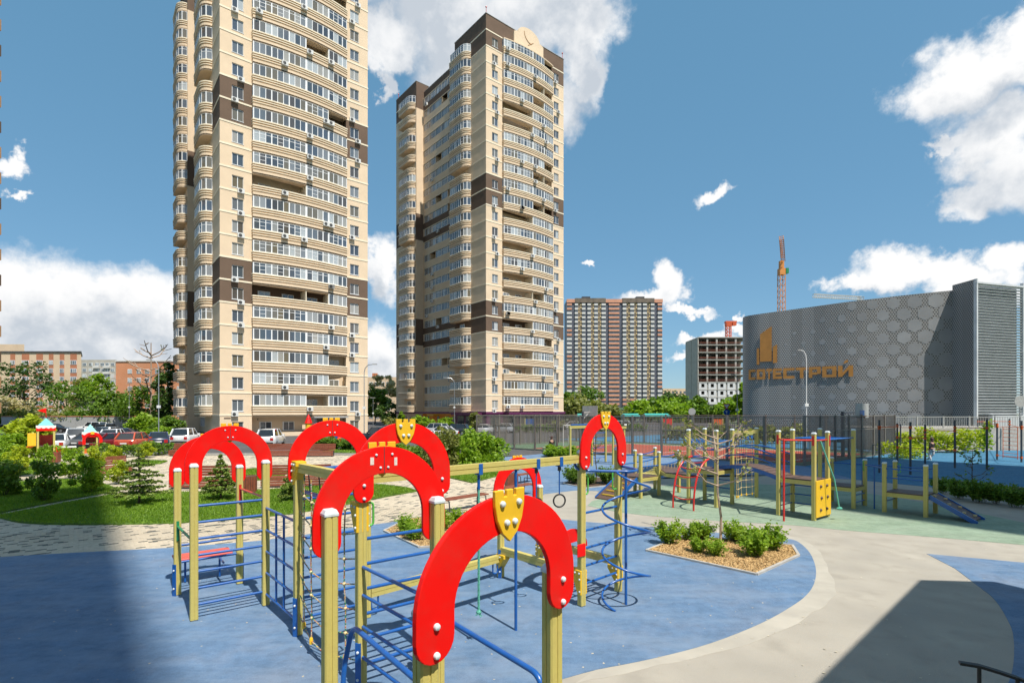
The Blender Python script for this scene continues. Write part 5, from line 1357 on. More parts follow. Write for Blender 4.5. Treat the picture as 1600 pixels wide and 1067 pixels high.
# ---------------------------------------------------------------- far slab tower
M['panelw'] = mat('white_balcony_panel', (.60, .58, .55), .7, .08, .3)
M['panelo'] = mat('orange_balcony_panel', (.56, .27, .17), .7, .08, .3)
M['panelb'] = mat('brown_grid_panel', (.15, .115, .085), .6, .35, .35)
M['slate'] = mat('slate_glass', (.15, .16, .18), .25, .3, .4)
M['slated'] = mat('dark_blue_wall', (.085, .09, .115), .5, .2, .3)
ft = thing('slab_tower', 'distant wide tower with white and orange balcony rows', 'tower block', (0, 380, 0))
Zf = 380.0
def fx(u): return at(880 + u / 4.847, Zf)
topF = zat(468, Zf)
MB().b2(fx(28), fx(752), .6, 18, 0, topF).build('wall', M['slated'], ft)
for u0, u1, kind in ((28, 65, 'o'), (88, 112, 'w'), (142, 168, 'w'), (183, 210, 'w'), (235, 262, 'w'), (290, 322, 'w'), (345, 425, 'O'), (450, 478, 'w'), (507, 537, 'w'), (562, 590, 'w'), (603, 633, 'w'), (663, 690, 'w'), (715, 750, 'o')):
    gl_ = MB(); pw = MB(); po_ = MB(); gl_.b2(fx(u0), fx(u1), .1, .6, 0, topF - 2.5)
    for k in range(26):
        z = 2 + k * 3.12
        tgt = po_ if (kind == 'O' or (kind == 'o' and (k % 6 in (0, 1)))) else pw
        if kind == 'w' and k < 4 and u0 in (290, 450, 507) : tgt = po_
        tgt.b2(fx(u0), fx(u1), -.4, .1, z, z + 1.35)
    o = gl_.build('glazing_column', M['slate'], ft)
    for mb, mm_ in ((pw, 'panelw'), (po_, 'panelo')):
        if mb.v: mb.build('balcony_panels', M[mm_], o)['kind'] = 'stuff'
for u0, u1 in ((112, 142), (210, 235), (264, 289), (478, 506), (537, 561), (635, 661)):
    mb = MB()
    for k in range(26):
        z = 2 + k * 3.12
        for j in range(2): mb.b2(fx(u0) + (fx(u1) - fx(u0)) * (.08 + .5 * j), fx(u0) + (fx(u1) - fx(u0)) * (.42 + .5 * j), .1, .6, z + (k + j) % 2 * .9, z + 1.3 + (k + j) % 2 * .9)
    mb.build('window_grid', M['panelw' if 0 else 'ropeb'], ft)['kind'] = 'stuff'
    MB().b2(fx(u0), fx(u1), .3, .6, 0, topF - 2).build('brown_column', M['panelb'], ft)
for u0, u1 in ((90, 322), (448, 690)): MB().b2(fx(u0), fx(u1), -.5, 17, topF - 2.2, topF + .9).build('roof_block', M['panelb'], ft)
for u0, u1 in ((26, 90), (322, 448), (690, 754)): MB().b2(fx(u0), fx(u1), -.2, .6, topF - 2.2, topF + .3).build('cornice', M['panelo'], ft)
for u in (178, 592): MB().b2(fx(u) - 3, fx(u) + 3, 3, 8, topF + .9, topF + 2.8).build('lift_house', M['dark'], ft)
pv = thing('market_roof', 'long low green-grey canopy roof below the distant tower', 'roof', (at(970, 250), 250, 0))
MB().b2(-14, 14, -4, 4, 4.2, 5.3).build('roof', M['rub_cgreen'], pv); MB().b2(-13, 13, -3, 3, 0, 4.2).build('wall', M['dark'], pv)

# ---------------------------------------------------------------- building under construction
M['rawc'] = mat('raw_concrete', (.40, .38, .35), .9, .12, .5)
M['block'] = mat('white_block_wall', (.56, .56, .57), .85, .08, .6)
cb_ = thing('building_shell', 'unfinished concrete building with open floors beside the grey car park', 'building', (0, 226, 0))
Zc = 226.0; x0c, x1c = at(1091, Zc), at(1180, Zc); tz = zat(527, Zc); nf_ = 11; sh = tz / nf_
for k in range(nf_ + 1): MB().b2(x0c, x1c, 0, 16, k * sh - .15, k * sh + .15).build('floor_slab', M['rawc'], cb_)
for i in range(7):
    x = x0c + (x1c - x0c) * i / 6
    for y in (.4, 8): MB().b2(x - .35, x + .35, y, y + .7, 0, tz).build('column', M['rawc'], cb_)
MB().b2(x0c, x1c, 14, 15.8, 0, tz).build('back_wall', M['rawc'], cb_); MB().b2(x0c - .2, x0c, 0, 16, 0, tz).build('side_wall', M['rawc'], cb_)
for k in range(5):
    for i in range(6):
        xa, xb = x0c + (x1c - x0c) * i / 6 + .35, x0c + (x1c - x0c) * (i + 1) / 6 - .35
        w = xb - xa; z = k * sh + .15; h = sh - .3
        mb = MB().b2(xa, xa + w * .3, .1, .4, z, z + h).b2(xb - w * .3, xb, .1, .4, z, z + h).b2(xa + w * .3, xb - w * .3, .1, .4, z, z + h * .3).b2(xa + w * .3, xb - w * .3, .1, .4, z + h * .82, z + h)
        mb.build('infill_wall', M['block'], cb_)
        if (i + k) % 3 == 0 and k < 4: MB().b2(xa, xb, -1.1, 0, z, z + 1.0).build('balcony', M['panelo' if k == 0 else 'block'], cb_)
for k in range(5, nf_):
    MB().b2(x0c + .5, x1c, -.05, .05, k * sh + .6, k * sh + .75).b2(x0c + .5, x1c, -.05, .05, k * sh + 1.1, k * sh + 1.22).build('guard_rail', M['wood'], cb_)

# ---------------------------------------------------------------- tower cranes
def lattice(mb, p, q, w, n, r, side=(1, 0, 0)):
    p, q = Vector(p), Vector(q); d = (q - p).normalized(); a = Vector(side); a = (a - d * a.dot(d)).normalized(); b = d.cross(a)
    cs = [(a * x + b * y) * w / 2 for x, y in ((-1, -1), (1, -1), (1, 1), (-1, 1))]
    for c_ in cs: mb.bar(p + c_, q + c_, r)
    for i in range(n):
        s0_, s1_ = p.lerp(q, i / n), p.lerp(q, (i + 1) / n)
        for k in range(4):
            mb.bar(s0_ + cs[k], s1_ + cs[(k + 1) % 4], r * .6); mb.bar(s1_ + cs[k], s1_ + cs[(k + 1) % 4], r * .6)
M['crane'] = mat('crane_yellow', (.58, .23, .05), .5, .2, .5); M['craneo'] = mat('crane_red_orange', (.60, .10, .03), .5, .2, .5)
Zk = 170.0; tk = thing('tower_crane', 'yellow tower crane mast rising behind the car park', 'crane', (at(1221, Zk), Zk, 0))
mb = MB(); lattice(mb, (0, 0, 0), (0, 0, zat(428, Zk)), 1.7, 26, .15); mb.build('mast', M['crane'], tk)
MB().b2(-.9, .9, -.9, .9, zat(430, Zk), zat(420, Zk)).b2(-.6, .6, -.6, .6, zat(420, Zk), zat(408, Zk)).build('slewing_unit', M['crane'], tk)
mb = MB(); lattice(mb, (0, -1, zat(408, Zk)), (at(1221, Zk - 14) - at(1221, Zk), -14, zat(372, Zk - 14)), 1.1, 12, .15); mb.build('jib', M['crane'], tk)
MB().b2(1.0, 1.9, -1, .2, zat(428, Zk), zat(420, Zk)).build('cab', M['greend'], tk)
Z2 = 232.0; ck = thing('tower_crane', 'short red crane standing on the unfinished building', 'crane', (at(1138, Z2), Z2, tz))
mb = MB(); lattice(mb, (0, 0, 0), (0, 0, 7.5), 1.8, 5, .25); mb.build('mast', M['craneo'], ck); MB().b2(-1.4, 3.4, -1, 1, 7.2, 7.9).b2(-1.2, 1.2, -1, 1, 5.6, 7.2).b2(1.6, 3.2, -1, 1, 6.0, 7.2).build('slewing_unit', M['craneo'], ck)
Z3 = 260.0; jk = thing('tower_crane', 'pale crane with level jib showing over the car park roof', 'crane', (at(1345, Z3), Z3, 0))
mb = MB(); lattice(mb, (0, 0, 0), (0, 0, zat(464, Z3)), 1.8, 20, .2); mb.build('mast', M['fencel'], jk)
mb = MB(); lattice(mb, (0, 0, zat(466, Z3)), (at(1271, Z3) - at(1345, Z3), 0, zat(462, Z3)), 1.6, 22, .16); mb.build('jib', M['panelw'], jk)

# ---------------------------------------------------------------- low blocks left and between the towers
M['sand'] = mat('sand_brick', (.62, .47, .32), .9, .06, .3, .3, 8)
M['terra'] = mat('terracotta_panel', (.42, .165, .085), .9, .1, .3)
M['obrick'] = mat('orange_brick', (.56, .24, .12), .9, .1, .3, .3, 8, dirt=(.46, .24, .14), dscale=.15, damt=.6)
M['greyb'] = mat('grey_panel', (.40, .37, .32), .9, .1, .3)
_wf = MB().b2(-.8, .8, -.08, 0, 0, 1.5); _wfm = _wf.mesh('window', M['upvc'])
_wp = MB()
for s in (-1, 0, 1): _wp.b2(s * .5 - .20, s * .5 + .20, -.11, -.08, .12, 1.38)
_wpm = _wp.mesh('pane', M['glass'])
def win(t, x, z, y=0.0, sc=1.0): o = link('window', _wfm, t, (x, y, z), 0, (sc, 1, 1)); link('pane', _wpm, o); return o
Zl = 185.0
lb1 = thing('apartment_block', 'sand-brick eight-storey block with terracotta window strips at far left', 'building', (0, Zl, 0))
xl, xr = at(-40, Zl), at(127, Zl); hl = zat(551, Zl)
xb_ = at(127, Zl + 14); MB().prism([(xl, 0), (xr, 0), (xb_, 14), (xl, 14)], 0, hl).build('wall', M['sand'], lb1); MB().prism([(xl - .3, -.3), (xr + .3, -.3), (xb_ + .2, 14.3), (xl - .3, 14.3)], hl, hl + .5).build('roof_edge', M['roof'], lb1)
MB().prism([(xl, 5), (at(38, Zl + 5), 5), (at(38, Zl + 14), 14), (xl, 14)], hl, zat(535, Zl)).build('roof_house', M['sand'], lb1)
for px, w in ((-25, 1.6), (20, 1.7), (40, 2.6), (62, 2.3), (80, 1.6), (97, 1.6), (115, 2.3)):
    x = at(px, Zl); MB().b2(x - w / 2, x + w / 2, -.06, 0, 0, hl - .4).build('terracotta_strip', M['terra'], lb1)
    for k in range(8): win(lb1, x, hl - 4.2 - 2.85 * k, -.06, w / 1.7)
Zg = 260.0; gb = thing('apartment_block', 'pale grey panel block with balconies behind the orange brick block', 'building', (0, Zg, 0))
MB().prism([(at(126, Zg), 0), (at(182, Zg), 0), (at(182, Zg + 14), 14), (at(126, Zg), 14)], 0, zat(562, Zg)).build('wall', M['greyb'], gb)
for px in (132, 142, 152, 160, 168, 176):
    for k in range(9):
        if px in (152, 168): MB().b2(at(px, Zg) - 1.5, at(px, Zg) + 1.5, -1.2, 0, 2 + 2.85 * k, 3.1 + 2.85 * k).build('balcony', M['panelw'], gb)
        win(gb, at(px, Zg), zat(562, Zg) - 3 - 2.85 * k, -.02, 1.2)
Zo = 175.0; ob = thing('apartment_block', 'orange brick block left of the tall cut-off tower', 'building', (0, Zo, 0))
ho = zat(565, Zo); MB().b2(at(181, Zo), at(300, Zo), 0, 14, 0, ho).build('wall', M['obrick'], ob); MB().b2(at(180, Zo), at(300, Zo), -.25, .3, ho, ho + .45).build('roof_edge', M['panelw'], ob)
MB().b2(at(177, Zo), at(181, Zo), 1.5, 13, 0, ho - 1).build('side_wall', M['terra'], ob)
for px in (203, 217, 230, 246, 262, 280):
    for k in range(8): win(ob, at(px, Zo), ho - 4.0 - 2.85 * k, 0, .9)
for k in range(5): MB().b2(at(177, Zo) - .2, at(181, Zo), -.9, 1.5, ho - 5.5 - 2.85 * k, ho - 4.4 - 2.85 * k).build('balcony', M['panelw'], ob)
Zb = 185.0; bb_ = thing('apartment_block', 'pale beige block seen in the gap between the two towers', 'building', (0, Zb, 0))
hb = zat(589, Zb); MB().b2(at(560, Zb), at(640, Zb), 0, 12, 0, hb).build('wall', M['sand'], bb_)
for px in (580, 589, 598, 607):
    for k in range(5): win(bb_, at(px, Zb), hb - 3.2 - 2.85 * k, 0, .9)
MB().b2(at(577, Zb), at(584, Zb), -1, 0, hb - 10.5, hb - 9.4).b2(at(577, Zb), at(584, Zb), -1, 0, hb - 7.6, hb - 6.5).build('balcony', M['panelw'], bb_)
for px in (581, 585): MB().b2(at(px, Zb) - .4, at(px, Zb) + .4, 2, 3, hb, hb + 1.5).build('chimney', M['terra'], bb_)
sb_ = thing('service_building', 'low flat-roofed service building behind the grey boundary wall', 'building', (at(150, 140), 140, 0))
MB().b2(-5, 5, 0, 5, 0, 5.6).build('wall', M['greyb'], sb_); MB().b2(-5.3, 5.3, -.4, 5.4, 5.6, 6.1).build('roof', M['roof'], sb_)
rb_ = thing('apartment_block', 'small distant beige block on the skyline left of the unfinished building', 'building', (0, 420, 0))
MB().b2(at(1036, 420), at(1090, 420), 0, 12, 0, zat(607, 420)).build('wall', M['sand'], rb_)
mb = MB()
for i in range(9):
    for k in range(2): mb.b2(at(1038 + i * 6, 420), at(1041 + i * 6, 420), -.1, 0, zat(611 + 7 * k, 420) - 2, zat(611 + 7 * k, 420))
mb.build('window_rows', M['slate'], rb_)['kind'] = 'stuff'
# brown tower at the very left edge, a sliver of its balconies in view
lt = thing('apartment_tower', 'brown-beige tower, only a sliver along the left picture edge', 'tower block', (0, 62, 0))
xe = at(2.0, 62); MB().prism([(xe - 14, 0), (xe - .8, 0), (at(1.0, 82) - 1.5, 20), (at(1.0, 82) - 16, 20)], 0, 78).build('wall', M['brown'], lt)
for k in range(26): MB().b2(xe - 6, xe, -1.0, 0, k * 3 + .2, k * 3 + 1.5).build('balcony', M['tan' if k % 3 else 'brown'], lt)
# grey boundary wall behind the car park on the left
gw = thing('boundary_wall', 'plain grey boundary wall behind the parked cars', 'wall', (0, 112, 0))
wx0, wx1 = at(2, 112), at(212, 112); n_ = 9
for i in range(n_):
    a_, b_ = wx0 + (wx1 - wx0) * i / n_, wx0 + (wx1 - wx0) * (i + 1) / n_
    MB().b2(a_ + .02, b_ - .02, 0, .12, 0, zat(651, 112)).build('wall_panel', M['greyb' if 0 else 'fencel'], gw)
MB().b2(wx0, wx1, -.05, .17, zat(651, 112), zat(651, 112) + .18).build('wall_cap', M['terra'], gw)
# ---------------------------------------------------------------- vegetation
LF = {
 'bright': leaf_mat('bright_green_leaf', (.13, .25, .016), (.30, .43, .04), .4),
 'lime': leaf_mat('lime_leaf', (.24, .32, .018), (.46, .52, .04), .4),
 'mid': leaf_mat('mid_green_leaf', (.065, .14, .016), (.18, .29, .035), .35),
 'dark': leaf_mat('dark_green_leaf', (.028, .065, .014), (.09, .16, .028), .3),
 'fir': leaf_mat('spruce_needle', (.085, .15, .03), (.28, .36, .07), .2),
 'olive': leaf_mat('olive_leaf', (.13, .16, .04), (.29, .30, .09), .35),
 'blossom': leaf_mat('blossom_pale', (.34, .30, .17), (.62, .57, .36), .3),
}
def leaves(rs, cen, size, up=.35, long=1.5):
    """one quad leaf at each point"""
    n = len(cen); a = rs.normal(0, 1, (n, 3)); a[:, 2] *= .6; a /= np.linalg.norm(a, axis=1)[:, None]
    nr = rs.normal(0, 1, (n, 3)); nr[:, 2] = np.abs(nr[:, 2]) + up; b = np.cross(nr, a); b /= np.linalg.norm(b, axis=1)[:, None] + 1e-9
    s = size * rs.uniform(.6, 1.35, n)[:, None]
    L, W = a * s * long * .5, b * s * .5
    v = np.stack([cen - L, cen + W * .9 - L * .05, cen + L, cen - W * .9 - L * .05], 1).reshape(-1, 3)
    return v, np.arange(4 * n).reshape(-1, 4)
def clump_pts(rs, cens, rad, n):
    i = rs.integers(0, len(cens), n); d = rs.normal(0, 1, (n, 3)); d /= np.linalg.norm(d, axis=1)[:, None]
    r = rs.uniform(.25, 1, n) ** .5
    return np.array(cens)[i] + d * (r * np.asarray(rad)[i] if np.ndim(rad) else r * rad)[:, None] * np.array([1, 1, .8])
def crown_mesh(seed, rx, ry, rz, zc, nclump, crad, nleaf, lsize, m, hollow=.55, flat=0.0, name='crown'):
    rs = np.random.default_rng(seed); c = []
    while len(c) < nclump:
        p = rs.uniform(-1, 1, 3); l = np.linalg.norm(p)
        if hollow < l < 1 and p[2] > -1 + flat: c.append((p[0] * rx, p[1] * ry, zc + p[2] * rz))
    rad = crad * rs.uniform(.6, 1.3, nclump)
    pts = clump_pts(rs, c, rad, nleaf); v, f = leaves(rs, pts, lsize)
    return np_mesh(name, v, f, LF[m]), c
def trunk_mb(h, r, tips, seed, lean=(0, 0), z_split=.45):
    rs = random.Random(seed); mb = MB()
    tp = [(0, 0, 0)] + [(lean[0] * s + rs.uniform(-.04, .04) * h * .3, lean[1] * s + rs.uniform(-.04, .04) * h * .3, h * s) for s in (.25, .5, .75, 1)]
    mb.tube(tp, r, 7, r1=r * .45)
    for t_ in tips:
        s = z_split + rs.uniform(0, .5) * (1 - z_split); b = Vector((lean[0] * s, lean[1] * s, h * s)); e = Vector(t_); m_ = b.lerp(e, .5) + Vector((0, 0, .08 * (e - b).length))
        mb.tube([b, m_, e], r * .38, 5, r1=r * .08)
    return mb
_trees = {}
def tree(name, label, p, h, rx, m, seed, lsize=.22, nleaf=2600, trunk=.4, group=None, rz_=None, cat='tree', bark='bark', nclump=34, crad=None, hollow=.45, z0=0.0):
    t = thing(name, label, cat, (p[0], p[1], z0), (seed * 1.7) % 6.28, group)
    ch = h * (1 - trunk); cz = h * trunk + ch / 2
    me, c = crown_mesh(seed, rx, rx, ch / 2, cz, nclump, crad or rx * .34, nleaf, lsize, m, hollow)
    link('crown', me, t)
    rs = random.Random(seed); tips = rs.sample(c, min(9, len(c)))
    trunk_mb(h * .72, max(.05, h * .018), tips, seed, z_split=trunk * .8).build('trunk', M[bark], t, smooth=True)
    return t
def bush_proto(seed, rx, ry, h, m, lsize, nleaf, name='foliage', nclump=26, crad=None):
    me, c = crown_mesh(seed, rx, ry, h * .5, h * .52, nclump, crad or min(rx, ry) * .36, nleaf, lsize, m, .35, name=name)
    st = MB(); rs = random.Random(seed)
    for q in rs.sample(c, min(9, len(c))): st.tube([(q[0] * .15, q[1] * .15, 0), (q[0] * .5, q[1] * .5, q[2] * .5), q], .012, 5, r1=.004)
    return me, st.mesh('stems', M['bark'])
def shrub(label, p, proto, sc=1.0, rz=0.0, group=None, name='shrub', z=.05):
    t = thing(name, label, 'shrub', (p[0], p[1], z), rz, group)
    t.scale = (sc,) * 3 if isinstance(sc, (int, float)) else sc
    link('foliage', proto[0], t); link('stems', proto[1], t); return t
# near beds: young shrubs with upright leafy shoots
def shoot_proto(seed, rx, h, m, n=34, nl=70, lsize=.05):
    rs = np.random.default_rng(seed); cen = []; st = MB()
    for i in range(n):
        a = rs.uniform(0, 6.28); r0 = rs.uniform(0, .35) * rx; r1 = rx * rs.uniform(.35, 1.0); hh = h * rs.uniform(.6, 1.08) * (1 - .25 * (r1 / rx) ** 2)
        b = np.array([r0 * math.cos(a), r0 * math.sin(a), 0]); e = np.array([r1 * math.cos(a), r1 * math.sin(a), hh]); mid = (b + e) / 2 + np.array([0, 0, .12 * h])
        if i < 16: st.tube([tuple(b), tuple(mid), tuple(e)], .007, 4, r1=.003)
        s = rs.uniform(.22, 1.05, nl)[:, None]
        pts = (1 - s) ** 2 * b + 2 * s * (1 - s) * mid + s * s * e + rs.normal(0, .035 + .02 * h, (nl, 3)); cen.append(pts)
    cen = np.vstack(cen); cen = cen[cen[:, 2] > .03]
    v, f = leaves(rs, cen, lsize, .5, 1.7)
    return np_mesh('foliage', v, f, LF[m]), st.mesh('stems', M['bark'])
nearp = [shoot_proto(i, .42, .62, 'bright', 26, 62, .05) for i in (1, 2, 3)]
b1w = [((1045, 852), 1.05, 'leftmost leafy green shrub of the wood-chip bed by the spiral'), ((1078, 846), .85, 'small shrub behind the leftmost one in the wood-chip bed'), ((1100, 845), .9, 'airy back-row shrub left of the bare sapling'),
       ((1145, 848), .92, 'back-row shrub just right of the bare sapling trunk'), ((1092, 866), .72, 'low shrub in the front row of the wood-chip bed, left one'), ((1118, 872), .75, 'low shrub in the front row of the wood-chip bed, right one'),
       ((1180, 872), 1.12, 'largest leafy shrub at the front right of the wood-chip bed'), ((1205, 861), 1.05, 'rightmost leafy shrub at the bed corner'), ((1168, 853), .85, 'back-row shrub between the sapling and the large corner shrub')]
for i, (pp, sc, lb) in enumerate(b1w): shrub(lb, G(*pp), nearp[i % 3], sc * .88, i * 1.3, 'shrubs in the wood-chip bed')
b2w = [((636, 838), .85, 'round shrub in the chip bed seen under the second red arch, left one'), ((650, 846), .75, 'smaller front shrub in the chip bed under the second red arch'), ((690, 830), .8, 'shrub in the chip bed half hidden behind a post'), ((715, 822), .75, 'shrub in the chip bed left of the green rope')]
for i, (pp, sc, lb) in enumerate(b2w): shrub(lb, G(*pp), nearp[(i + 1) % 3], sc, i * 2.1, 'shrubs in the middle chip bed')
darkp = [shoot_proto(i + 20, .55, .8, 'mid', 34, 80, .06) for i in (1, 2)]
b3w = [((1470, 772), 1.0, 'dark shrub beside the ramp foot, left end of the soil bed'), ((1498, 780), 1.1, 'dark shrub left of the thin sapling in the soil bed'), ((1530, 786), 1.25, 'broad dark shrub around the thin sapling in the soil bed'), ((1556, 788), 1.05, 'dark shrub right of the thin sapling in the soil bed'), ((1588, 794), 1.15, 'dark shrub at the right picture edge in the soil bed')]
for i, (pp, sc, lb) in enumerate(b3w): shrub(lb, G(*pp), darkp[i % 2], sc * .82, i * 1.1, 'shrubs in the soil bed')
b4w = [((895, 757), 1.0, 'dark shrub behind the hanging ring, left in the small soil bed'), ((922, 758), .6, 'little plant in the middle of the small soil bed'), ((948, 757), .95, 'dark shrub seen through the arch of the spiral tower')]
for i, (pp, sc, lb) in enumerate(b4w): shrub(lb, G(*pp), darkp[i % 2], sc, i * 1.7, 'shrubs in the small soil bed')
# saplings
def sapling(label, p, h, seed, m='olive', nleaf=160, lsize=.07, bark='barkl', lean=(.0, .0), spread=.8, r=.03):
    t = thing('sapling', label, 'tree', (p[0], p[1], .05)); rs = random.Random(seed); mb = MB(); tips = []
    tp = [(0, 0, 0), (lean[0] * .3 + .05, .02, h * .22), (lean[0] * .5 - .03, 0, h * .45), (lean[0] * .8, .03, h * .72), (lean[0], 0, h)]
    mb.tube(tp, r, 7, r1=r * .35)
    for i in range(13):
        s = rs.uniform(.36, .95); b = Vector((lean[0] * s, 0, h * s)); a = rs.uniform(0, 6.28); L = spread * rs.uniform(.45, 1.0) * (1.15 - s * .5)
        m_ = b + Vector((math.cos(a), math.sin(a), .35)) * L * .5; e = b + Vector((math.cos(a) * L, math.sin(a) * L, L * rs.uniform(.45, .9)))
        mb.tube([b, m_, e], r * .62, 5, r1=r * .22); tips.append((m_, e))
        for k in range(4):
            q = m_.lerp(e, rs.uniform(0, .9)); a2 = a + rs.uniform(-1.2, 1.2); l2 = L * rs.uniform(.2, .45); e2 = q + Vector((math.cos(a2) * l2, math.sin(a2) * l2, l2 * rs.uniform(.1, .8))); mb.tube([q, e2], r * .3, 4, r1=r * .14); tips.append((q, e2))
    mb.build('trunk', M[bark], t, smooth=True)
    nr = np.random.default_rng(seed); cen = []
    for i in range(nleaf):
        a_, b_ = tips[nr.integers(0, len(tips))]; q = Vector(a_).lerp(Vector(b_), nr.uniform(.6, 1.05)); cen.append(np.array(q) + nr.normal(0, .05, 3))
    v, f = leaves(nr, np.array(cen), lsize, .3, 1.5); link('crown', np_mesh('crown', v, f, LF[m]), t); return t
sapling('crooked sapling with sparse leaves rising from the wood-chip bed', G(1126, 849), 2.85, 3, 'olive', 240, .08, spread=1.35, r=.038, lean=(-.10, 0))
sapling('thin dark sapling in the soil bed by the sports ground', G(1520, 784), 1.95, 9, 'mid', 90, .08, 'bark', spread=.6, r=.022)
sapling('thin stake-like sapling in the small soil bed under the spiral arch', G(931, 757), 2.6, 12, 'mid', 60, .08, 'bark', spread=.5, r=.03)
# spruces
def spruce(label, p, h, r, seed):
    t = thing('spruce_tree', label, 'tree', (p[0], p[1], .05), seed)
    rs = np.random.default_rng(seed); cen = []; br = MB(); br.tube([(0, 0, 0), (.04, 0, h * .3), (0, .02, h * .7), (0, 0, h)], h * .022, 7, r1=.01)
    nl = 9
    for k in range(nl):
        s = k / (nl - 1); z = h * (.16 + .82 * s); R_ = r * (1 - s) ** .9 + .06; nb_ = int(9 - 4 * s)
        for j in range(nb_):
            a = 6.28 * j / nb_ + k * .7 + rs.uniform(-.2, .2); L = R_ * rs.uniform(.6, 1.15); e = np.array([math.cos(a) * L, math.sin(a) * L, z + L * .04 + rs.uniform(-.06, .06)])
            b = np.array([0, 0, z + L * .06]); br.tube([tuple(b), tuple((b + e) / 2 + np.array([0, 0, .03])), tuple(e)], .012, 4, r1=.004)
            n = int(150 * L / r + 26); s_ = rs.uniform(.12, 1.03, n)[:, None] ** .8
            pts = b + (e - b) * s_; w = .13 * L * (1.15 - s_)
            pts = pts + np.hstack([rs.normal(0, 1, (n, 2)) * w, rs.normal(0, .022, (n, 1))]); cen.append(pts)
    cen = np.vstack(cen); v, f = leaves(rs, cen, .05, .9, 2.2)
    link('crown', np_mesh('crown', v, f, LF['fir']), t); br.build('trunk', M['bark'], t, smooth=True); return t
spruce('young spruce standing alone on the lawn at left', G(217, 789), zat(700, G(217, 789)[1]) - .05, .98, 1)
spruce('young spruce framed by the left pair of red arches', G(345, 781), zat(714, G(345, 781)[1]), .72, 2)
spruce('small spruce half hidden behind the rope net post', G(458, 783), 1.35, .55, 3)
# clipped shrubs on the left lawns
cp_ = [bush_proto(40 + i, .62, .62, 1.25, m, .085, 2600) for i, m in enumerate(('bright', 'mid', 'lime'))]
for i, (px, py, ty, w, k, lb) in enumerate(((8, 776, 722, 50, 1, 'big loose shrub cut by the left picture edge'), (66, 785, 722, 40, 1, 'dark leggy shrub on the near lawn'), (68, 748, 698, 28, 0, 'small clipped shrub behind the dark leggy one'), (110, 748, 706, 34, 0, 'round clipped shrub below the play house'),
                                     (138, 771, 716, 48, 0, 'broad bright shrub left of the lone spruce'), (150, 742, 700, 28, 2, 'lime shrub beside the wooden bench'), (178, 722, 698, 22, 2, 'small lime shrub in front of the hedge'), (185, 756, 722, 30, 2, 'lime shrub touching the lone spruce'),
                                     (25, 745, 700, 40, 2, 'lime shrub in front of the slide'), (228, 715, 694, 24, 2, 'lime shrub at the end of the hedge'), (5, 735, 690, 40, 0, 'green shrub at the left edge behind the path'))):
    q = G(px, py); hh = (py - ty) * q[1] / FPX; ww = w * q[1] / FPX
    shrub(lb, q, cp_[k], (ww / 1.24, ww / 1.24, hh / 1.25), i, 'shrubs on the left lawns')
# central bushes
bp_ = [bush_proto(60 + i, 1.0, 1.0, 1.5, m, .12, 4200, nclump=34) for i, m in enumerate(('bright', 'mid', 'lime', 'olive'))]
for i, (px, py, ty, w, k, lb) in enumerate(((757, 731, 682, 62, 0, 'big bright green bush beside the court fence corner'), (722, 735, 678, 60, 0, 'bright bush left of the biggest one'), (690, 738, 676, 55, 3, 'olive bush with reddish shoots right of the crest arch'), (665, 733, 690, 50, 1, 'green bush behind the arch with the crest'),
                                     (632, 728, 694, 44, 0, 'green bush seen through the crest arch'), (600, 722, 690, 40, 3, 'olive bush seen through the second row arch'), (516, 702, 682, 40, 1, 'green bush above the wooden benches, seen through an arch'), (548, 703, 684, 30, 1, 'green bush beside the toy rocket'),
                                     (868, 714, 697, 40, 0, 'low bright bush at the foot of the court fence'), (898, 714, 698, 36, 0, 'low bright bush left of the spiral tower arch'), (500, 700, 684, 22, 1, 'small dark bush by the benches'),
                                     (422, 668, 655, 9, 1, 'small round bush on a stem in front of the tall tower'), (560, 676, 668, 12, 0, 'small bush at the corner of the tall tower'))):
    q = G(px, py); hh = (py - ty) * q[1] / FPX; ww = w * q[1] / FPX
    shrub(lb, q, bp_[k], (ww / 2.0, ww / 2.0, hh / 1.5), i * 1.3, 'bushes in the middle of the plaza', z=0)
# hedges
def hedge(label, p, q, h, w, m, seed, dens=340, lsize=.13):
    p, q = Vector(p), Vector(q); L = (q - p).length; rs = np.random.default_rng(seed); n = int(dens * L * h)
    pts = np.stack([rs.uniform(-L / 2, L / 2, n), rs.uniform(-w / 2, w / 2, n), rs.uniform(.05, 1, n) ** .7 * h], 1)
    bump = .16 * np.sin(pts[:, 0] * 1.9 + seed) + .12 * np.sin(pts[:, 0] * 4.3); pts[:, 2] *= 1 + bump; pts[:, 1] *= 1 + bump
    v, f = leaves(rs, pts + rs.normal(0, .05, pts.shape), lsize); d = q - p; c = (p + q) / 2
    t = thing('hedge', label, 'hedge', (c.x, c.y, 0), math.atan2(d.y, d.x)); link('foliage', np_mesh('foliage', v, f, LF[m]), t)
    st = MB()
    for i in range(int(L / .7)): x = -L / 2 + .35 + i * .7; st.tube([(x, 0, 0), (x + .08, .05, h * .7)], .02, 5)
    st.build('stems', M['bark'], t); return t
hedge('low green hedge in front of the parked cars', G(152, 717), G(290, 709), .95, .9, 'mid', 1)
hedge('bright low hedge left of the parking entrance', G(40, 716), G(130, 716), .8, .9, 'bright', 2)
hedge('yellow-green shrub hedge below the railing of the car park', (at(1402, 43.5), 43.5), (at(1528, 43.0), 43.0), 1.75, 1.3, 'lime', 3, 300, .16)
hedge('low yellow-green shrubs on the lit corner of the sports ground', (at(1388, 37.5), 37.5), (at(1436, 38.5), 38.5), 1.0, 1.6, 'lime', 4, 320, .14)
hedge('green ivy column on the retaining wall by the gym ladder', (at(1531, 44.0), 44.0), (at(1546, 44.0), 44.0), 2.6, .7, 'bright', 5, 300, .16)
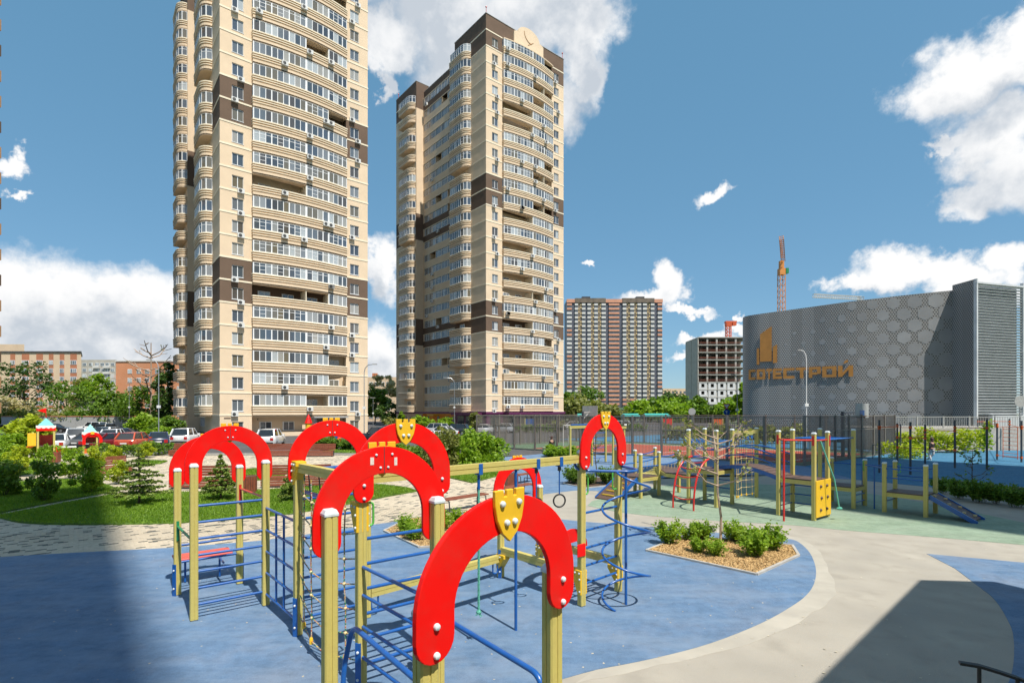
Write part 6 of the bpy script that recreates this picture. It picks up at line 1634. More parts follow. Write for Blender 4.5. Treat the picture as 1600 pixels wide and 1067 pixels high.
for i, (a, b, dd, lb) in enumerate(((1035, 1150, 62, 'green hedge beyond the court, behind the ladder sapling'), (1180, 1260, 56, 'green hedge beyond the right half of the court'), (800, 880, 85, 'low hedge beyond the court in front of the shops'), (900, 1010, 90, 'low hedge beyond the court below the market roof'))):
    hedge(lb, (at(a, dd), dd), (at(b, dd), dd), 1.7 if i < 2 else 1.2, 1.5, 'olive' if i < 2 else 'mid', 10 + i, 110, .3)
# trees
T = tree
def tpx(name, label, px, ty, wpx, depth, m, seed, trunk=.3, lsize=None, nleaf=2600, **k):
    h = zat(ty, depth); rx = wpx * depth / FPX / 2
    return T(name, label, (at(px, depth), depth), h, rx, m, seed, lsize or max(.14, depth * .0035), nleaf, trunk, **k)
GT = 'trees behind the boundary wall at left'
tpx('tree', 'dark spreading tree in front of the sand-brick block', 37, 560, 76, 125, 'dark', 1, .3, nleaf=2300, hollow=.2, crad=2.0, nclump=26, group=GT)
tpx('tree', 'slender green tree before the right end of the sand-brick block', 104, 598, 54, 122, 'mid', 2, .2, nleaf=1500, hollow=.2, crad=1.8, nclump=26, group=GT)
tpx('tree', 'rounded bright tree before the grey panel block', 152, 586, 44, 160, 'bright', 3, .25, nleaf=2600, group=GT)
tpx('tree', 'grey-green tree left of the rounded bright one', 130, 592, 34, 165, 'olive', 4, .2, group=GT)
tpx('tree', 'pale blossoming tree low at the far left edge', 8, 622, 60, 118, 'blossom', 5, .15, group=GT)
tpx('tree', 'broad green tree below the orange brick block, left one', 180, 615, 60, 118, 'mid', 6, .1, nleaf=3600, group=GT)
tpx('tree', 'broad green tree below the orange brick block, right one', 222, 606, 66, 115, 'mid', 7, .12, nleaf=3800, group=GT)
tpx('tree', 'dark ivy-clad tree pressed against the tall tower', 252, 580, 36, 108, 'dark', 8, .1, nleaf=2600, group=GT)
tpx('tree', 'dark conical tree between the ivy tree and the tall tower', 262, 560, 30, 112, 'dark', 18, .1, nleaf=2200, group=GT)
for i, (px, ty, w) in enumerate(((100, 636, 60), (140, 640, 60), (60, 640, 60), (190, 640, 60), (22, 640, 50))):
    tpx('tree', ('low scrub tree just over the boundary wall, below the slender tree', 'low scrub tree just over the boundary wall, before the service building', 'low scrub tree over the boundary wall, under the dark spreading tree', 'low scrub tree over the right end of the boundary wall', 'low scrub tree over the boundary wall at far left')[i], px, ty, w, 116, 'olive' if i % 2 == 0 else 'mid', 30 + i, .05, nleaf=1800, group=GT)
sapling('leafless tree with pale bare branches beside the tall tower', (at(236, 112), 112), zat(536, 112), 21, 'olive', 30, .3, 'barkl', spread=5.5, r=.26)
tpx('tree', 'yellow-green young maple by the play house', 45, 648, 56, 44, 'lime', 10, .25, .22, 3200)
tpx('tree', 'green leafy shrub-tree left of the maple at the picture edge', 10, 680, 60, 42, 'bright', 11, .1, .2, 2600)
tpx('tree', 'bushy green tree in front of the tall tower corner, left one', 225, 648, 44, 76, 'bright', 12, .12, .3, 2600)
tpx('tree', 'bushy green tree in front of the tall tower corner, right one', 262, 655, 44, 72, 'mid', 13, .1, .28, 2400)
tpx('tree', 'leafy bush at the foot of the tall tower shaded side', 245, 668, 40, 66, 'bright', 14, .05, .25, 1800)
GS = 'young trees in front of the shops'
for i, (px, ty, w, dd, lb) in enumerate(((696, 652, 26, 80, 'young round tree before the purple shop corner'), (668, 652, 22, 84, 'young tree before the orange shopfront, middle one'), (652, 648, 14, 86, 'slim young tree before the orange shopfront'), (628, 643, 10, 88, 'slim young tree before the end bay of the shop tower'), (742, 642, 18, 60, 'thin tree rising behind the court fence corner'), (873, 655, 22, 70, 'thin tree inside the court near the hoop'), (612, 652, 26, 92, 'low green tree at the left foot of the shop tower'))):
    tpx('tree', lb, px, ty, w, dd, 'bright' if i < 4 else 'olive', 50 + i, .35, .26, 900 if i < 4 else 500, group=GS)
tpx('tree', 'tall tree between the two towers', 598, 585, 40, 160, 'blossom', 71, .2, nleaf=2600); tpx('tree', 'dark tree between the towers beside the blossoming one', 586, 600, 40, 150, 'mid', 72, .15, nleaf=2600)
tpx('tree', 'low green tree between the two towers', 608, 630, 40, 130, 'dark', 73, .1, nleaf=2000)
GR = 'trees below the distant tower'
for i, (px, ty, w, dd, m_, lb) in enumerate(((912, 604, 60, 190, 'mid', 'rounded green tree just right of the shop tower'), (890, 612, 30, 180, 'mid', 'green tree touching the edge of the shop tower'), (900, 622, 70, 170, 'olive', 'brown-green low tree under the rounded one'), (1000, 627, 50, 175, 'bright', 'bright tree under the right half of the distant tower'), (1028, 618, 50, 185, 'mid', 'green tree at the right foot of the distant tower'),
                                       (1055, 613, 50, 190, 'dark', 'dark green tree right of the distant tower'), (1080, 620, 46, 180, 'mid', 'green tree left of the unfinished building'), (1050, 628, 60, 165, 'bright', 'bright low tree before the dark green one'), (1105, 632, 50, 160, 'mid', 'tree at the foot of the unfinished building, left one'), (1138, 628, 46, 160, 'bright', 'tree at the foot of the unfinished building, right one'), (1160, 600, 22, 150, 'bright', 'bright tree pressed against the left end of the car park'), (945, 633, 60, 170, 'olive', 'low tree behind the market roof'))):
    tpx('tree', lb, px, ty, w, dd, m_, 80 + i, .05, .75, 2400, group=GR)
# ---------------------------------------------------------------- parked cars
M['tyre'] = mat('tyre', (.018, .018, .018), .8, .2, 20); M['rim'] = mat('alloy_rim', (.4, .4, .42), .35, .1, 10, metal=.7)
M['carglass'] = mat('car_glass', (.02, .025, .03), .05, .1, 3, spec=.8); M['lamp'] = mat('head_lamp', (.65, .67, .68), .1, .1, 10); M['tail'] = mat('tail_lamp', (.42, .02, .02), .2, .1, 10)
PAINT = {}
def paint(n, c):
    if n not in PAINT: PAINT[n] = mat('car_paint_' + n, c, .28, .05, 2, coat=.8, spec=.6)
    return PAINT[n]
COLS = dict(white=(.70, .71, .72), silver=(.42, .43, .45), grey=(.10, .105, .11), black=(.015, .015, .018), navy=(.02, .03, .075), red=(.36, .02, .02), orange=(.48, .075, .025), burgundy=(.16, .015, .02))
CARM = {}
def car_mesh(kind):
    if kind in CARM: return CARM[kind]
    sp = dict(suv=dict(L=4.5, w=.92, belt=1.02, hood=.98, roof=1.66, cowl=.95, rf=.35, rr=-1.65, rb=-2.08, zb=.24), sedan=dict(L=4.5, w=.88, belt=.92, hood=.84, roof=1.43, cowl=.95, rf=.25, rr=-.95, rb=-1.65, zb=.18),
              hatch=dict(L=4.1, w=.87, belt=.95, hood=.88, roof=1.50, cowl=.9, rf=.25, rr=-1.35, rb=-1.9, zb=.19))[kind]
    L, w = sp['L'], sp['w']; h = L / 2
    st = [(-h, .86, .42, sp['belt'] - .12), (-h + .10, .96, .26, sp['belt'] - .02), (-h + .5, 1.0, sp['zb'], sp['belt'] + .02), (-.6, 1.0, sp['zb'], sp['belt']), (sp['cowl'], 1.0, sp['zb'], sp['belt'] - .02), (h - .55, .98, sp['zb'], sp['hood']), (h - .12, .92, .26, sp['hood'] - .12), (h, .78, .40, sp['hood'] - .24)]
    B = MB(); k = 10; vs = []
    for x, f, zb, zt in st:
        ww = w * f; m_ = (zb + zt) / 2
        for y, z in ((-ww * .82, zb), (-ww * .97, zb + .08), (-ww, m_), (-ww * .97, zt - .1), (-ww * .88, zt), (ww * .88, zt), (ww * .97, zt - .1), (ww, m_), (ww * .97, zb + .08), (ww * .82, zb)): vs.append((x, y, z))
    fs = [tuple(reversed(range(k))), tuple((len(st) - 1) * k + j for j in range(k))]
    for i in range(len(st) - 1):
        for j in range(k): j2 = (j + 1) % k; fs.append((i * k + j, (i + 1) * k + j, (i + 1) * k + j2, i * k + j2)[::-1])
    B.add(vs, fs)
    # roof and pillars
    bz, rz = sp['belt'] - .02, sp['roof']; rw = w * .70; bw = w * .86
    lo = [(sp['cowl'], bw), (sp['rb'], bw)]; hi = [(sp['rf'], rw), (sp['rr'], rw)]
    B.add([(hi[0][0] + .05, -rw, rz), (hi[0][0] + .05, rw, rz), (hi[1][0] - .05, rw, rz - .02), (hi[1][0] - .05, -rw, rz - .02), (hi[0][0] - .12, -rw * .85, rz + .045), (hi[0][0] - .12, rw * .85, rz + .045), (hi[1][0] + .12, rw * .85, rz + .03), (hi[1][0] + .12, -rw * .85, rz + .03)],
          [(0, 3, 2, 1), (4, 5, 6, 7), (0, 1, 5, 4), (1, 2, 6, 5), (2, 3, 7, 6), (3, 0, 4, 7)])
    for s in (-1, 1):
        B.bar((sp['cowl'], s * bw, bz), (hi[0][0] + .03, s * rw, rz), .06, .07); B.bar((sp['rb'], s * bw, bz), (hi[1][0] - .03, s * rw, rz), .10, .16); B.bar((-.35, s * (bw + .012), bz), (-.40, s * (rw + .012), rz), .05, .09)
        B.b2(sp['cowl'] - .35, sp['cowl'] - .12, s * w - .02 if s > 0 else -w - .16, s * w + .16 if s > 0 else -w + .02, bz - .02, bz + .14)
    body = B
    Gs = MB(); a, b2_ = sp['cowl'] - .02, sp['rb'] + .02
    Gs.add([(a, -bw, bz), (a, bw, bz), (b2_, bw, bz), (b2_, -bw, bz), (hi[0][0], -rw, rz), (hi[0][0], rw, rz), (hi[1][0], rw, rz), (hi[1][0], -rw, rz)], [(0, 1, 5, 4), (1, 2, 6, 5), (2, 3, 7, 6), (3, 0, 4, 7), (4, 5, 6, 7)])
    W_ = MB().lathe([(.20, -.11), (.315, -.11), (.335, -.06), (.335, .06), (.315, .11), (.20, .11)], n=18, m=Matrix.Rotation(R(90), 4, 'X'))
    Ri = MB().lathe([(.20, -.10), (.20, .10)], n=14, m=Matrix.Rotation(R(90), 4, 'X'))
    hl = MB().b2(h - .22, h - .02, -w * .84, -w * .5, sp['hood'] - .30, sp['hood'] - .14).b2(h - .22, h - .02, w * .5, w * .84, sp['hood'] - .30, sp['hood'] - .14)
    tl = [MB().b2(-h - .015, -h + .2, s * w * .66 - w * .16, s * w * .66 + w * .16, sp['belt'] - .42, sp['belt'] - .14) for s in (-1, 1)]
    hls = [MB().b2(h - .22, h - .005, s * w * .62 - w * .16, s * w * .62 + w * .16, sp['hood'] - .34, sp['hood'] - .16) for s in (-1, 1)]
    pl = MB().b2(-h - .02, -h + .05, -.26, .26, .55, .66).b2(h - .05, h + .02, -.26, .26, .40, .51)
    bp = MB().b2(-h - .01, -h + .1, -w * .78, w * .78, .30, .44).b2(h - .1, h + .01, -w * .66, w * .66, .30, .40)
    CARM[kind] = (sp, body, Gs.mesh('windows', M['carglass']), W_.mesh('tyre', M['tyre'], smooth=True), Ri.mesh('rim', M['rim']), [x.mesh('headlight', M['lamp']) for x in hls], [x.mesh('tail_light', M['tail']) for x in tl], pl.mesh('number_plate', M['white']), bp.mesh('bumper_trim', M['black']))
    return CARM[kind]
_bodym = {}
def car(label, px, py, kind, col, rz, group='cars parked around the estate'):
    sp, body, gl_, ty, ri, hls, tls, pl, bp = car_mesh(kind)
    if (kind, col) not in _bodym: _bodym[kind, col] = body.mesh('body', paint(col, COLS[col]), smooth=True)
    q = G(px, py); t = thing('parked_car', label, 'car', (q[0], q[1], 0), R(rz), group)
    link('body', _bodym[kind, col], t); link('windows', gl_, t); link('number_plate', pl, t); link('bumper_trim', bp, t)
    for m_ in hls: link('headlight', m_, t)
    for m_ in tls: link('tail_light', m_, t)
    for x in (sp['L'] / 2 - .85, -sp['L'] / 2 + .8):
        for s in (-1, 1):
            w = link('wheel', ty, t, (x, s * (sp['w'] - .12), .335)); link('rim', ri, w, (0, s * .022, 0))
    return t
# rz: 90 = tail towards the viewer, -90 = nose towards the viewer, 0 = facing right
for a in ((20, 706, 'suv', 'grey', -70, 'grey off-roader nose-on beside the slide of the play house'), (90, 703, 'sedan', 'white', 122, 'white saloon parked tail-on behind the play house'), (121, 694, 'suv', 'white', 126, 'white off-roader tail-on between the two teal roofs'),
          (145, 675, 'suv', 'white', 175, 'white car side-on close to the boundary wall'), (168, 680, 'suv', 'black', 100, 'black off-roader far back in the parking row'), (172, 690, 'suv', 'grey', 105, 'dark grey off-roader behind the small red arch'),
          (179, 692, 'hatch', 'white', 110, 'small white hatchback beside the dark grey off-roader'), (197, 688, 'sedan', 'navy', 20, 'navy saloon right of the small white hatchback'), (178, 701, 'sedan', 'burgundy', 70, 'burgundy saloon low behind the hedge'),
          (150, 700, 'sedan', 'grey', 85, 'grey saloon seen through the small red arch'), (212, 701, 'hatch', 'orange', 100, 'orange-red hatchback parked behind the hedge'), (249, 698, 'sedan', 'navy', 122, 'dark navy car tail-on right of the orange one'), (291, 694, 'suv', 'white', 105, 'white off-roader behind the leftmost red arch'),
          (6, 678, 'sedan', 'navy', 60, 'dark car at the far left edge'), (85, 676, 'sedan', 'black', 10, 'black saloon by the boundary wall'), (424, 696, 'suv', 'white', 100, 'white car parked at the tall tower between two red arches'), (590, 690, 'suv', 'black', 170, 'black off-roader between the towers'), (606, 680, 'sedan', 'grey', 160, 'grey saloon between the towers'),
          (663, 676, 'sedan', 'white', 150, 'white saloon before the orange shopfront'), (679, 679, 'suv', 'silver', 150, 'silver off-roader before the orange shopfront'), (690, 683, 'sedan', 'white', 155, 'white saloon nearest the court in the shop parking'), (712, 680, 'suv', 'black', 160, 'black off-roader beside the court fence'),
          (752, 677, 'sedan', 'white', 170, 'white saloon seen through the court fence'), (892, 671, 'hatch', 'white', 175, 'white hatchback beyond the court near the hoop'), (967, 671, 'suv', 'white', 185, 'white van-like car beyond the court right of the spiral arch'), (785, 676, 'hatch', 'silver', 165, 'silver hatchback beyond the court fence')):
    car(a[5], *a[:5])

# ---------------------------------------------------------------- street lamps and signs
def lamp(label, px, base, top, arm, depth=None, m='steel'):
    d = depth or G(px, base)[1]; h = zat(top, d); t = thing('street_lamp', label, 'street lamp', (at(px, d), d, 0), 0, 'street lamps'); a = arm * d / FPX
    MB().tube([(0, 0, 0), (0, 0, 1.0), (0, 0, h * .9)], .065, 8, r1=.04).build('pole', M[m], t, smooth=True)
    if arm:
        MB().tube([(0, 0, h * .895), (a * .12, 0, h * .95), (a * .45, 0, h * .99), (a, 0, h)], .045, 6).build('arm', M[m], t, smooth=True)
        MB().box((a * 1.18, 0, h), (abs(a) * .5, .22, .10)).build('lamp_head', M['fencel'], t)
    else: MB().box((0, 0, h * .9 + .1), (.9, .25, .12)).build('lamp_head', M['fencel'], t)
    MB().b2(-.16, .16, -.10, .10, h * .42, h * .42 + .3).build('junction_box', M['white'], t); return t
lamp('street lamp with arm to the left, before the tall tower shaded side', 248, 692, 562, -13)
lamp('straight street lamp by the right end of the boundary wall', 202, 670, 592, 0)
lamp('street lamp with arm to the right at the edge of the tall tower', 569, 690, 569, 14)
lamp('slim street lamp in the gap between the towers', 583, 668, 617, 0)
lamp('street lamp before the orange shopfront with arm to the left', 710, 672, 590, -12)
lamp('street lamp before the distant tower with arm to the right', 898, 660, 601, 7)
lamp('tall pale lamp in front of the hexagon car park', 1260, 660, 547, -10, 50, 'white')
lamp('grey lamp at the left end of the car park', 1152, 662, 585, -7, 70)
def sign(label, px, depth, top, parts, base=0):
    t = thing('road_sign', label, 'sign', (at(px, depth), depth, 0)); MB().tube([(0, 0, 0), (0, 0, zat(top, depth))], .05, 8).build('pole', M['steel'], t)
    for kind, z, mt, r in parts:
        n = 3 if kind == 'tri' else 20
        o = MB().lathe([(r, 0), (r, .03)], n=n, m=Matrix.Translation((0, -.06, z)) @ Matrix.Rotation(R(90), 4, 'X') @ Matrix.Rotation(R(-90), 4, 'Z')).build('sign_plate', M[mt], t)
        if kind == 'tri': MB().lathe([(r * .68, 0), (r * .68, .012)], n=3, m=Matrix.Translation((0, -.09, z)) @ Matrix.Rotation(R(90), 4, 'X') @ Matrix.Rotation(R(-90), 4, 'Z')).build('sign_face', M['white'], o)
        if mt == 'blue': MB().b2(-r * .1, r * .1, -.11, -.09, z - r * .5, z + r * .5).box((0, -.10, z + r * .3), (r * .7, .02, r * .2)).build('arrow', M['white'], o)
    return t
sign('give-way triangle above a blue round arrow sign beyond the court', 1135, 75, 632, (('tri', zat(634, 75), 'redmetal', .62), ('disc', zat(644, 75), 'blue', .45)))
sign('round grey sign back seen beyond the court', 1081, 80, 638, (('disc', zat(643, 80), 'fencel', .55),))
sign('round white sign at the corner of the louvred stair tower', 1593, 50, 620, (('disc', zat(627, 50), 'fencel', .55),))

# ---------------------------------------------------------------- play houses on the left
M['teal'] = mat('teal_roof', (.05, .40, .36), .45, .1, 8)
def pyramid(h, w): return MB().add([(-w, -w, 0), (w, -w, 0), (w, w, 0), (-w, w, 0), (0, 0, h)], [(0, 1, 4), (1, 2, 4), (2, 3, 4), (3, 0, 4), (3, 2, 1, 0)])
def play_house(label, px, base, w_px, roof_top, val_y, flag, arch_front):
    d = G(px, base)[1]; t = thing('play_house', label, 'play house', (at(px, d), d, 0), math.atan2(800 - px, FPX)); w = w_px * d / FPX / 2 * .68
    zr = zat(val_y, d); zt = zat(roof_top, d)
    for x, y in ((-1, -1), (1, -1), (1, 1), (-1, 1)): MB().b2(x * w * .9 - .06, x * w * .9 + .06, y * w * .9 - .06, y * w * .9 + .06, 0, zr).build('post', M['post'], t)
    pyramid(zt - zr - .1, w * .98).build('roof', M['teal'], t, loc=(0, 0, zr + .12))
    for k in range(4):
        pts = [(-w * 1.05, .22), (-w * 1.05, -.1)] + [(-w * 1.05 + w * 2.1 * i / 24, -.1 - .10 * abs(math.sin(i / 24 * PI_ * 4))) for i in range(25)] + [(w * 1.05, -.1), (w * 1.05, .22)]
        m_ = Matrix.Rotation(k * PI_ / 2, 4, 'Z') @ Matrix.Translation((0, -w * 1.06, zr)) @ Matrix.Rotation(R(90), 4, 'X')
        o = MB().plate([(a, min(b, .06) if i > 1 else b) for i, (a, b) in enumerate([(-w * 1.05, .02), (-w * 1.05, -.22), (w * 1.05, -.22), (w * 1.05, .02)])], m_, .03).build('valance', M['red'], t)
        MB().plate([(-w * 1.05, .04), (-w * 1.05, .2)][::-1][:0] + [(w * 1.06, .16), (-w * 1.06, .16)] + [(-w * 1.06 + w * 2.12 * i / 24, .02 - .07 * abs(math.sin(i / 24 * PI_ * 4))) for i in range(25)], m_, .05).build('scalloped_trim', M['white'], o)
    dk = .95; MB().b2(-w * .9, w * .9, -w * .9, w * .9, dk - .05, dk).build('floor', M['brownply'], t)
    MB().b2(-w * .8, w * .8, w * .88, w * .93, dk, dk + .75).build('back_panel', M['burg' if 0 else 'redmetal'], t)
    if flag:
        MB().tube([(0, 0, zt - .1), (0, 0, zt + .75)], .025, 6).build('flag_pole', M['redmetal'], t); MB().add([(0, 0, zt + .72), (-.5, 0.02, zt + .55), (0, 0, zt + .36)], [(0, 1, 2)]).build('flag', M['red'], t)
        pts = [(-w - .1, 0, dk), (-w - .6, 0, dk - .25), (-w - 1.3, -.1, .45), (-w - 2.1, -.2, .22)]
        mb = MB()
        for p, q in zip(pts[:-1], pts[1:]): mb.bar(p, q, .5, .04)
        mb.build('slide_bed', M['orange'], t)
        for s in (-.27, .27):
            mb = MB()
            for p, q in zip(pts[:-1], pts[1:]): mb.bar((p[0], p[1] + s, p[2] + .08), (q[0], q[1] + s, q[2] + .08), .03, .18)
            mb.build('slide_side', M['orange'], t)
        MB().b2(-w - .5, -w - .05, -.4, .4, dk, dk + .9).build('slide_hood', M['yellow'], t)
        MB().b2(w * .9, w + .9, -.4, -.3, .25, .8).build('step_panel', M['red'], t); MB().b2(w + .1, w + 1.2, -.5, .5, .75, .82).build('step_deck', M['white'], t)
    if arch_front:
        arch_pts = [(.62 * math.cos(a), .62 * math.sin(a)) for a in np.linspace(0, PI_, 17)] + [(-.62, -.35), (-.42, -.35)] + [(.42 * math.cos(a), .42 * math.sin(a)) for a in np.linspace(PI_, 0, 13)] + [(.42, -.35), (.62, -.35)]
        m_ = Matrix.Translation((w * .3, -w * 1.15, zr - .45)) @ Matrix.Rotation(R(90), 4, 'X'); MB().plate(arch_pts, m_, .05).build('arch_panel', M['red'], t)
        MB().box((w * .3, -w * 1.2, zr + .1), (.22, .04, .22)).build('crest', M['yellow'], t); MB().b2(-w, w, -w * .9, -w * .85, .1, .5).build('low_panel', M['orange'], t)
    return t
play_house('play house with teal pyramid roof, red flag and orange slide', 72, 716, 31, 653, 668, True, False)
play_house('second play house with teal roof and small red arch', 141, 710, 27, 663, 678, False, True)
kt = thing('toddler_climber', 'red, blue and yellow toddler climber seen through the middle arch', 'play house', (*G(526, 698), 0))
MB().b2(-.5, .5, -.4, .4, .05, .25).build('base', M['blue'], kt); MB().b2(-.12, .12, -.1, .1, .25, 1.1).build('mast', M['blue'], kt); MB().lathe([(.35, .3), (.3, .7), (.08, 1.0)], (.25, 0, 0), 12).build('red_cone', M['red'], kt); MB().ball((-.35, -.2, .4), .2).build('yellow_ball', M['yellow'], kt)
tr_ = thing('play_rocket', 'small red-roofed yellow play rocket in front of the tall tower', 'play house', (*G(482, 690), 0))
MB().lathe([(.35, 0), (.35, 1.9), (.38, 2.1)], n=8).build('body', M['yellow'], tr_); MB().lathe([(.45, 2.1), (.2, 2.75), (.02, 3.1)], n=8).build('roof', M['red'], tr_)
# kiosks and shade roofs beyond the court
for i, (px, w, dd, lb) in enumerate(((915, 28, 105, 'teal shade roof beyond the court, left of the distant tower foot'), (985, 26, 108, 'pale teal shade roof under the market roof'), (1025, 40, 112, 'wide teal shade roof right of the spiral arch'))):
    t = thing('shade_roof', lb, 'roof', (at(px, dd), dd, 0), 0, 'teal shade roofs beyond the court'); ww = w * dd / FPX / 2
    MB().add([(-ww, -1.5, 2.5), (ww, -1.5, 2.5), (ww, 1.5, 2.5), (-ww, 1.5, 2.5), (-ww * .9, 0, 3.0), (ww * .9, 0, 3.0)], [(0, 1, 5, 4), (2, 3, 4, 5), (1, 2, 5), (3, 0, 4), (3, 2, 1, 0)]).build('roof', M['teal'], t)
    for x in (-.85, .85):
        for y in (-1.3, 1.3): MB().tube([(x * ww, y, 0), (x * ww, y, 2.5)], .06, 6).build('post', M['steel'], t)
for i, (px, dd, c_, lb) in enumerate(((1043, 90, 'red', 'red play box beyond the court, seen above the curved ladder'), (1122, 85, 'orange', 'orange and white play panel beyond the court'), (828, 88, 'blue', 'blue play panel beyond the court before the shops'))):
    t = thing('activity_toy', lb, 'play equipment', (at(px, dd), dd, 0), 0, 'play panels beyond the court')
    for x in (-.8, .8): MB().b2(x - .07, x + .07, -.07, .07, 0, 2.3).build('post', M['post'], t)
    MB().b2(-.73, .73, -.05, .05, 1.1, 2.2).build('panel', M[c_], t)

# ---------------------------------------------------------------- benches and bins
def block_bench(label, p, rz, L=2.4, back=True):
    t = thing('wooden_bench', label, 'bench', (*p, 0), rz, 'red-brown wooden benches')
    for i in range(5): MB().b2(-L / 2, L / 2, -.32 + i * .125, -.32 + i * .125 + .105, .42, .46).build('seat_slat', M['wood'], t)
    for i in range(3): MB().b2(-L / 2, L / 2, -.335, -.305, .08 + i * .115, .08 + i * .115 + .1).build('front_slat', M['wood'], t)
    if back:
        for i in range(4): MB().b2(-L / 2, L / 2, .34 + i * .03, .37 + i * .03, .50 + i * .115, .50 + i * .115 + .1).build('back_slat', M['wood'], t)
    for s in (-1, 1): MB().b2(s * L / 2 * .9 - .05, s * L / 2 * .9 + .05, -.28, .3, 0, .42).build('leg', M['dark'], t)
    return t
for px, py, rz, L, lb in ((434, 713, 4, 2.0, 'wooden bench with back, left of the middle arch'), (497, 713, 4, 2.4, 'wooden bench with back seen through the middle arch'), (438, 760, 8, 1.5, 'wooden bench beside the small spruce'), (490, 759, 10, 1.4, 'wooden bench behind the rope net'), (318, 762, 5, 2.6, 'wooden bench behind the left pair of arches'), (172, 741, 60, 1.9, 'wooden bench side-on left of the lone spruce'), (290, 712, 3, 2.2, 'wooden bench far back above the left arches')):
    block_bench(lb, G(px, py), R(rz), L)
def slim_bench(label, a, b, back=False):
    a, b = Vector(G(*a)), Vector(G(*b)); c = (a + b) / 2; d = b - a; L = d.length
    t = thing('park_bench', label, 'bench', (c.x, c.y, 0), math.atan2(d.y, d.x), 'slim benches with black legs')
    for i in range(3): MB().b2(-L / 2, L / 2, -.2 + i * .14, -.2 + i * .14 + .12, .43, .465).build('seat_slat', M['wood'], t)
    for s in (-1, 1):
        x = s * L * .42; MB().tube(bend([(x, -.24, 0), (x, -.2, .42), (x, .24, .42), (x, .26, 0)], .06), .022, 6).build('leg', M['dark'], t)
        MB().tube(bend([(x, .22, .42), (x, .26, .68), (x, -.12, .68)], .06), .018, 6).build('armrest', M['dark'], t)
    return t
slim_bench('slim bench with black legs on the paving behind the green rope', (690, 802), (758, 790)); slim_bench('slim bench under the small rear arch', (783, 781), (830, 772)); slim_bench('slim bench farther back behind the small rear arch', (806, 757), (832, 753))
def bin_(label, p, h=.75):
    t = thing('litter_bin', label, 'bin', (*p, 0), .3, 'wood-slatted litter bins')
    for k in range(4):
        for i in range(5):
            m_ = Matrix.Rotation(k * PI_ / 2, 4, 'Z'); o = MB().box(None, (.075, .02, h - .1), m=m_ @ Matrix.Translation((-.18 + i * .09, -.22, h / 2 + .05))).build('slat', M['wood'], t)
    MB().b2(-.2, .2, -.2, .2, .06, h - .02).build('liner', M['dark'], t); return t
bin_('wood-slatted bin right of the left arches', G(391, 771)); bin_('wood-slatted bin framed by the small rear arch', G(799, 771), .85); bin_('wood-slatted bin by the first play house', G(86, 724))

# ---------------------------------------------------------------- people
def skin_mesh(name, pts, edges, m, sub=2):
    me = bpy.data.meshes.new(name); me.from_pydata([p[:3] for p in pts], edges, [])
    o = bpy.data.objects.new(name, me); C.objects.link(o)
    o.modifiers.new('skin', 'SKIN'); s = o.modifiers.new('sub', 'SUBSURF'); s.levels = s.render_levels = sub
    for i, p in enumerate(pts): me.skin_vertices[0].data[i].radius = (p[3], p[3] if len(p) < 5 else p[4])
    me.skin_vertices[0].data[0].use_root = True
    dg = bpy.context.evaluated_depsgraph_get(); dg.update(); e = o.evaluated_get(dg); out = bpy.data.meshes.new_from_object(e); bpy.data.objects.remove(o)
    out.materials.clear(); out.materials.append(m); out.polygons.foreach_set('use_smooth', np.ones(len(out.polygons), dtype=bool)); return out
M['skinm'] = mat('skin', (.46, .27, .19), .6, .05, 20); M['hair'] = mat('dark_red_hair', (.06, .025, .018), .6, .2, 30); M['jacket'] = mat('dark_jacket', (.018, .014, .016), .8, .2, 20); M['trouser'] = mat('pale_trousers', (.48, .47, .47), .85, .1, 20)
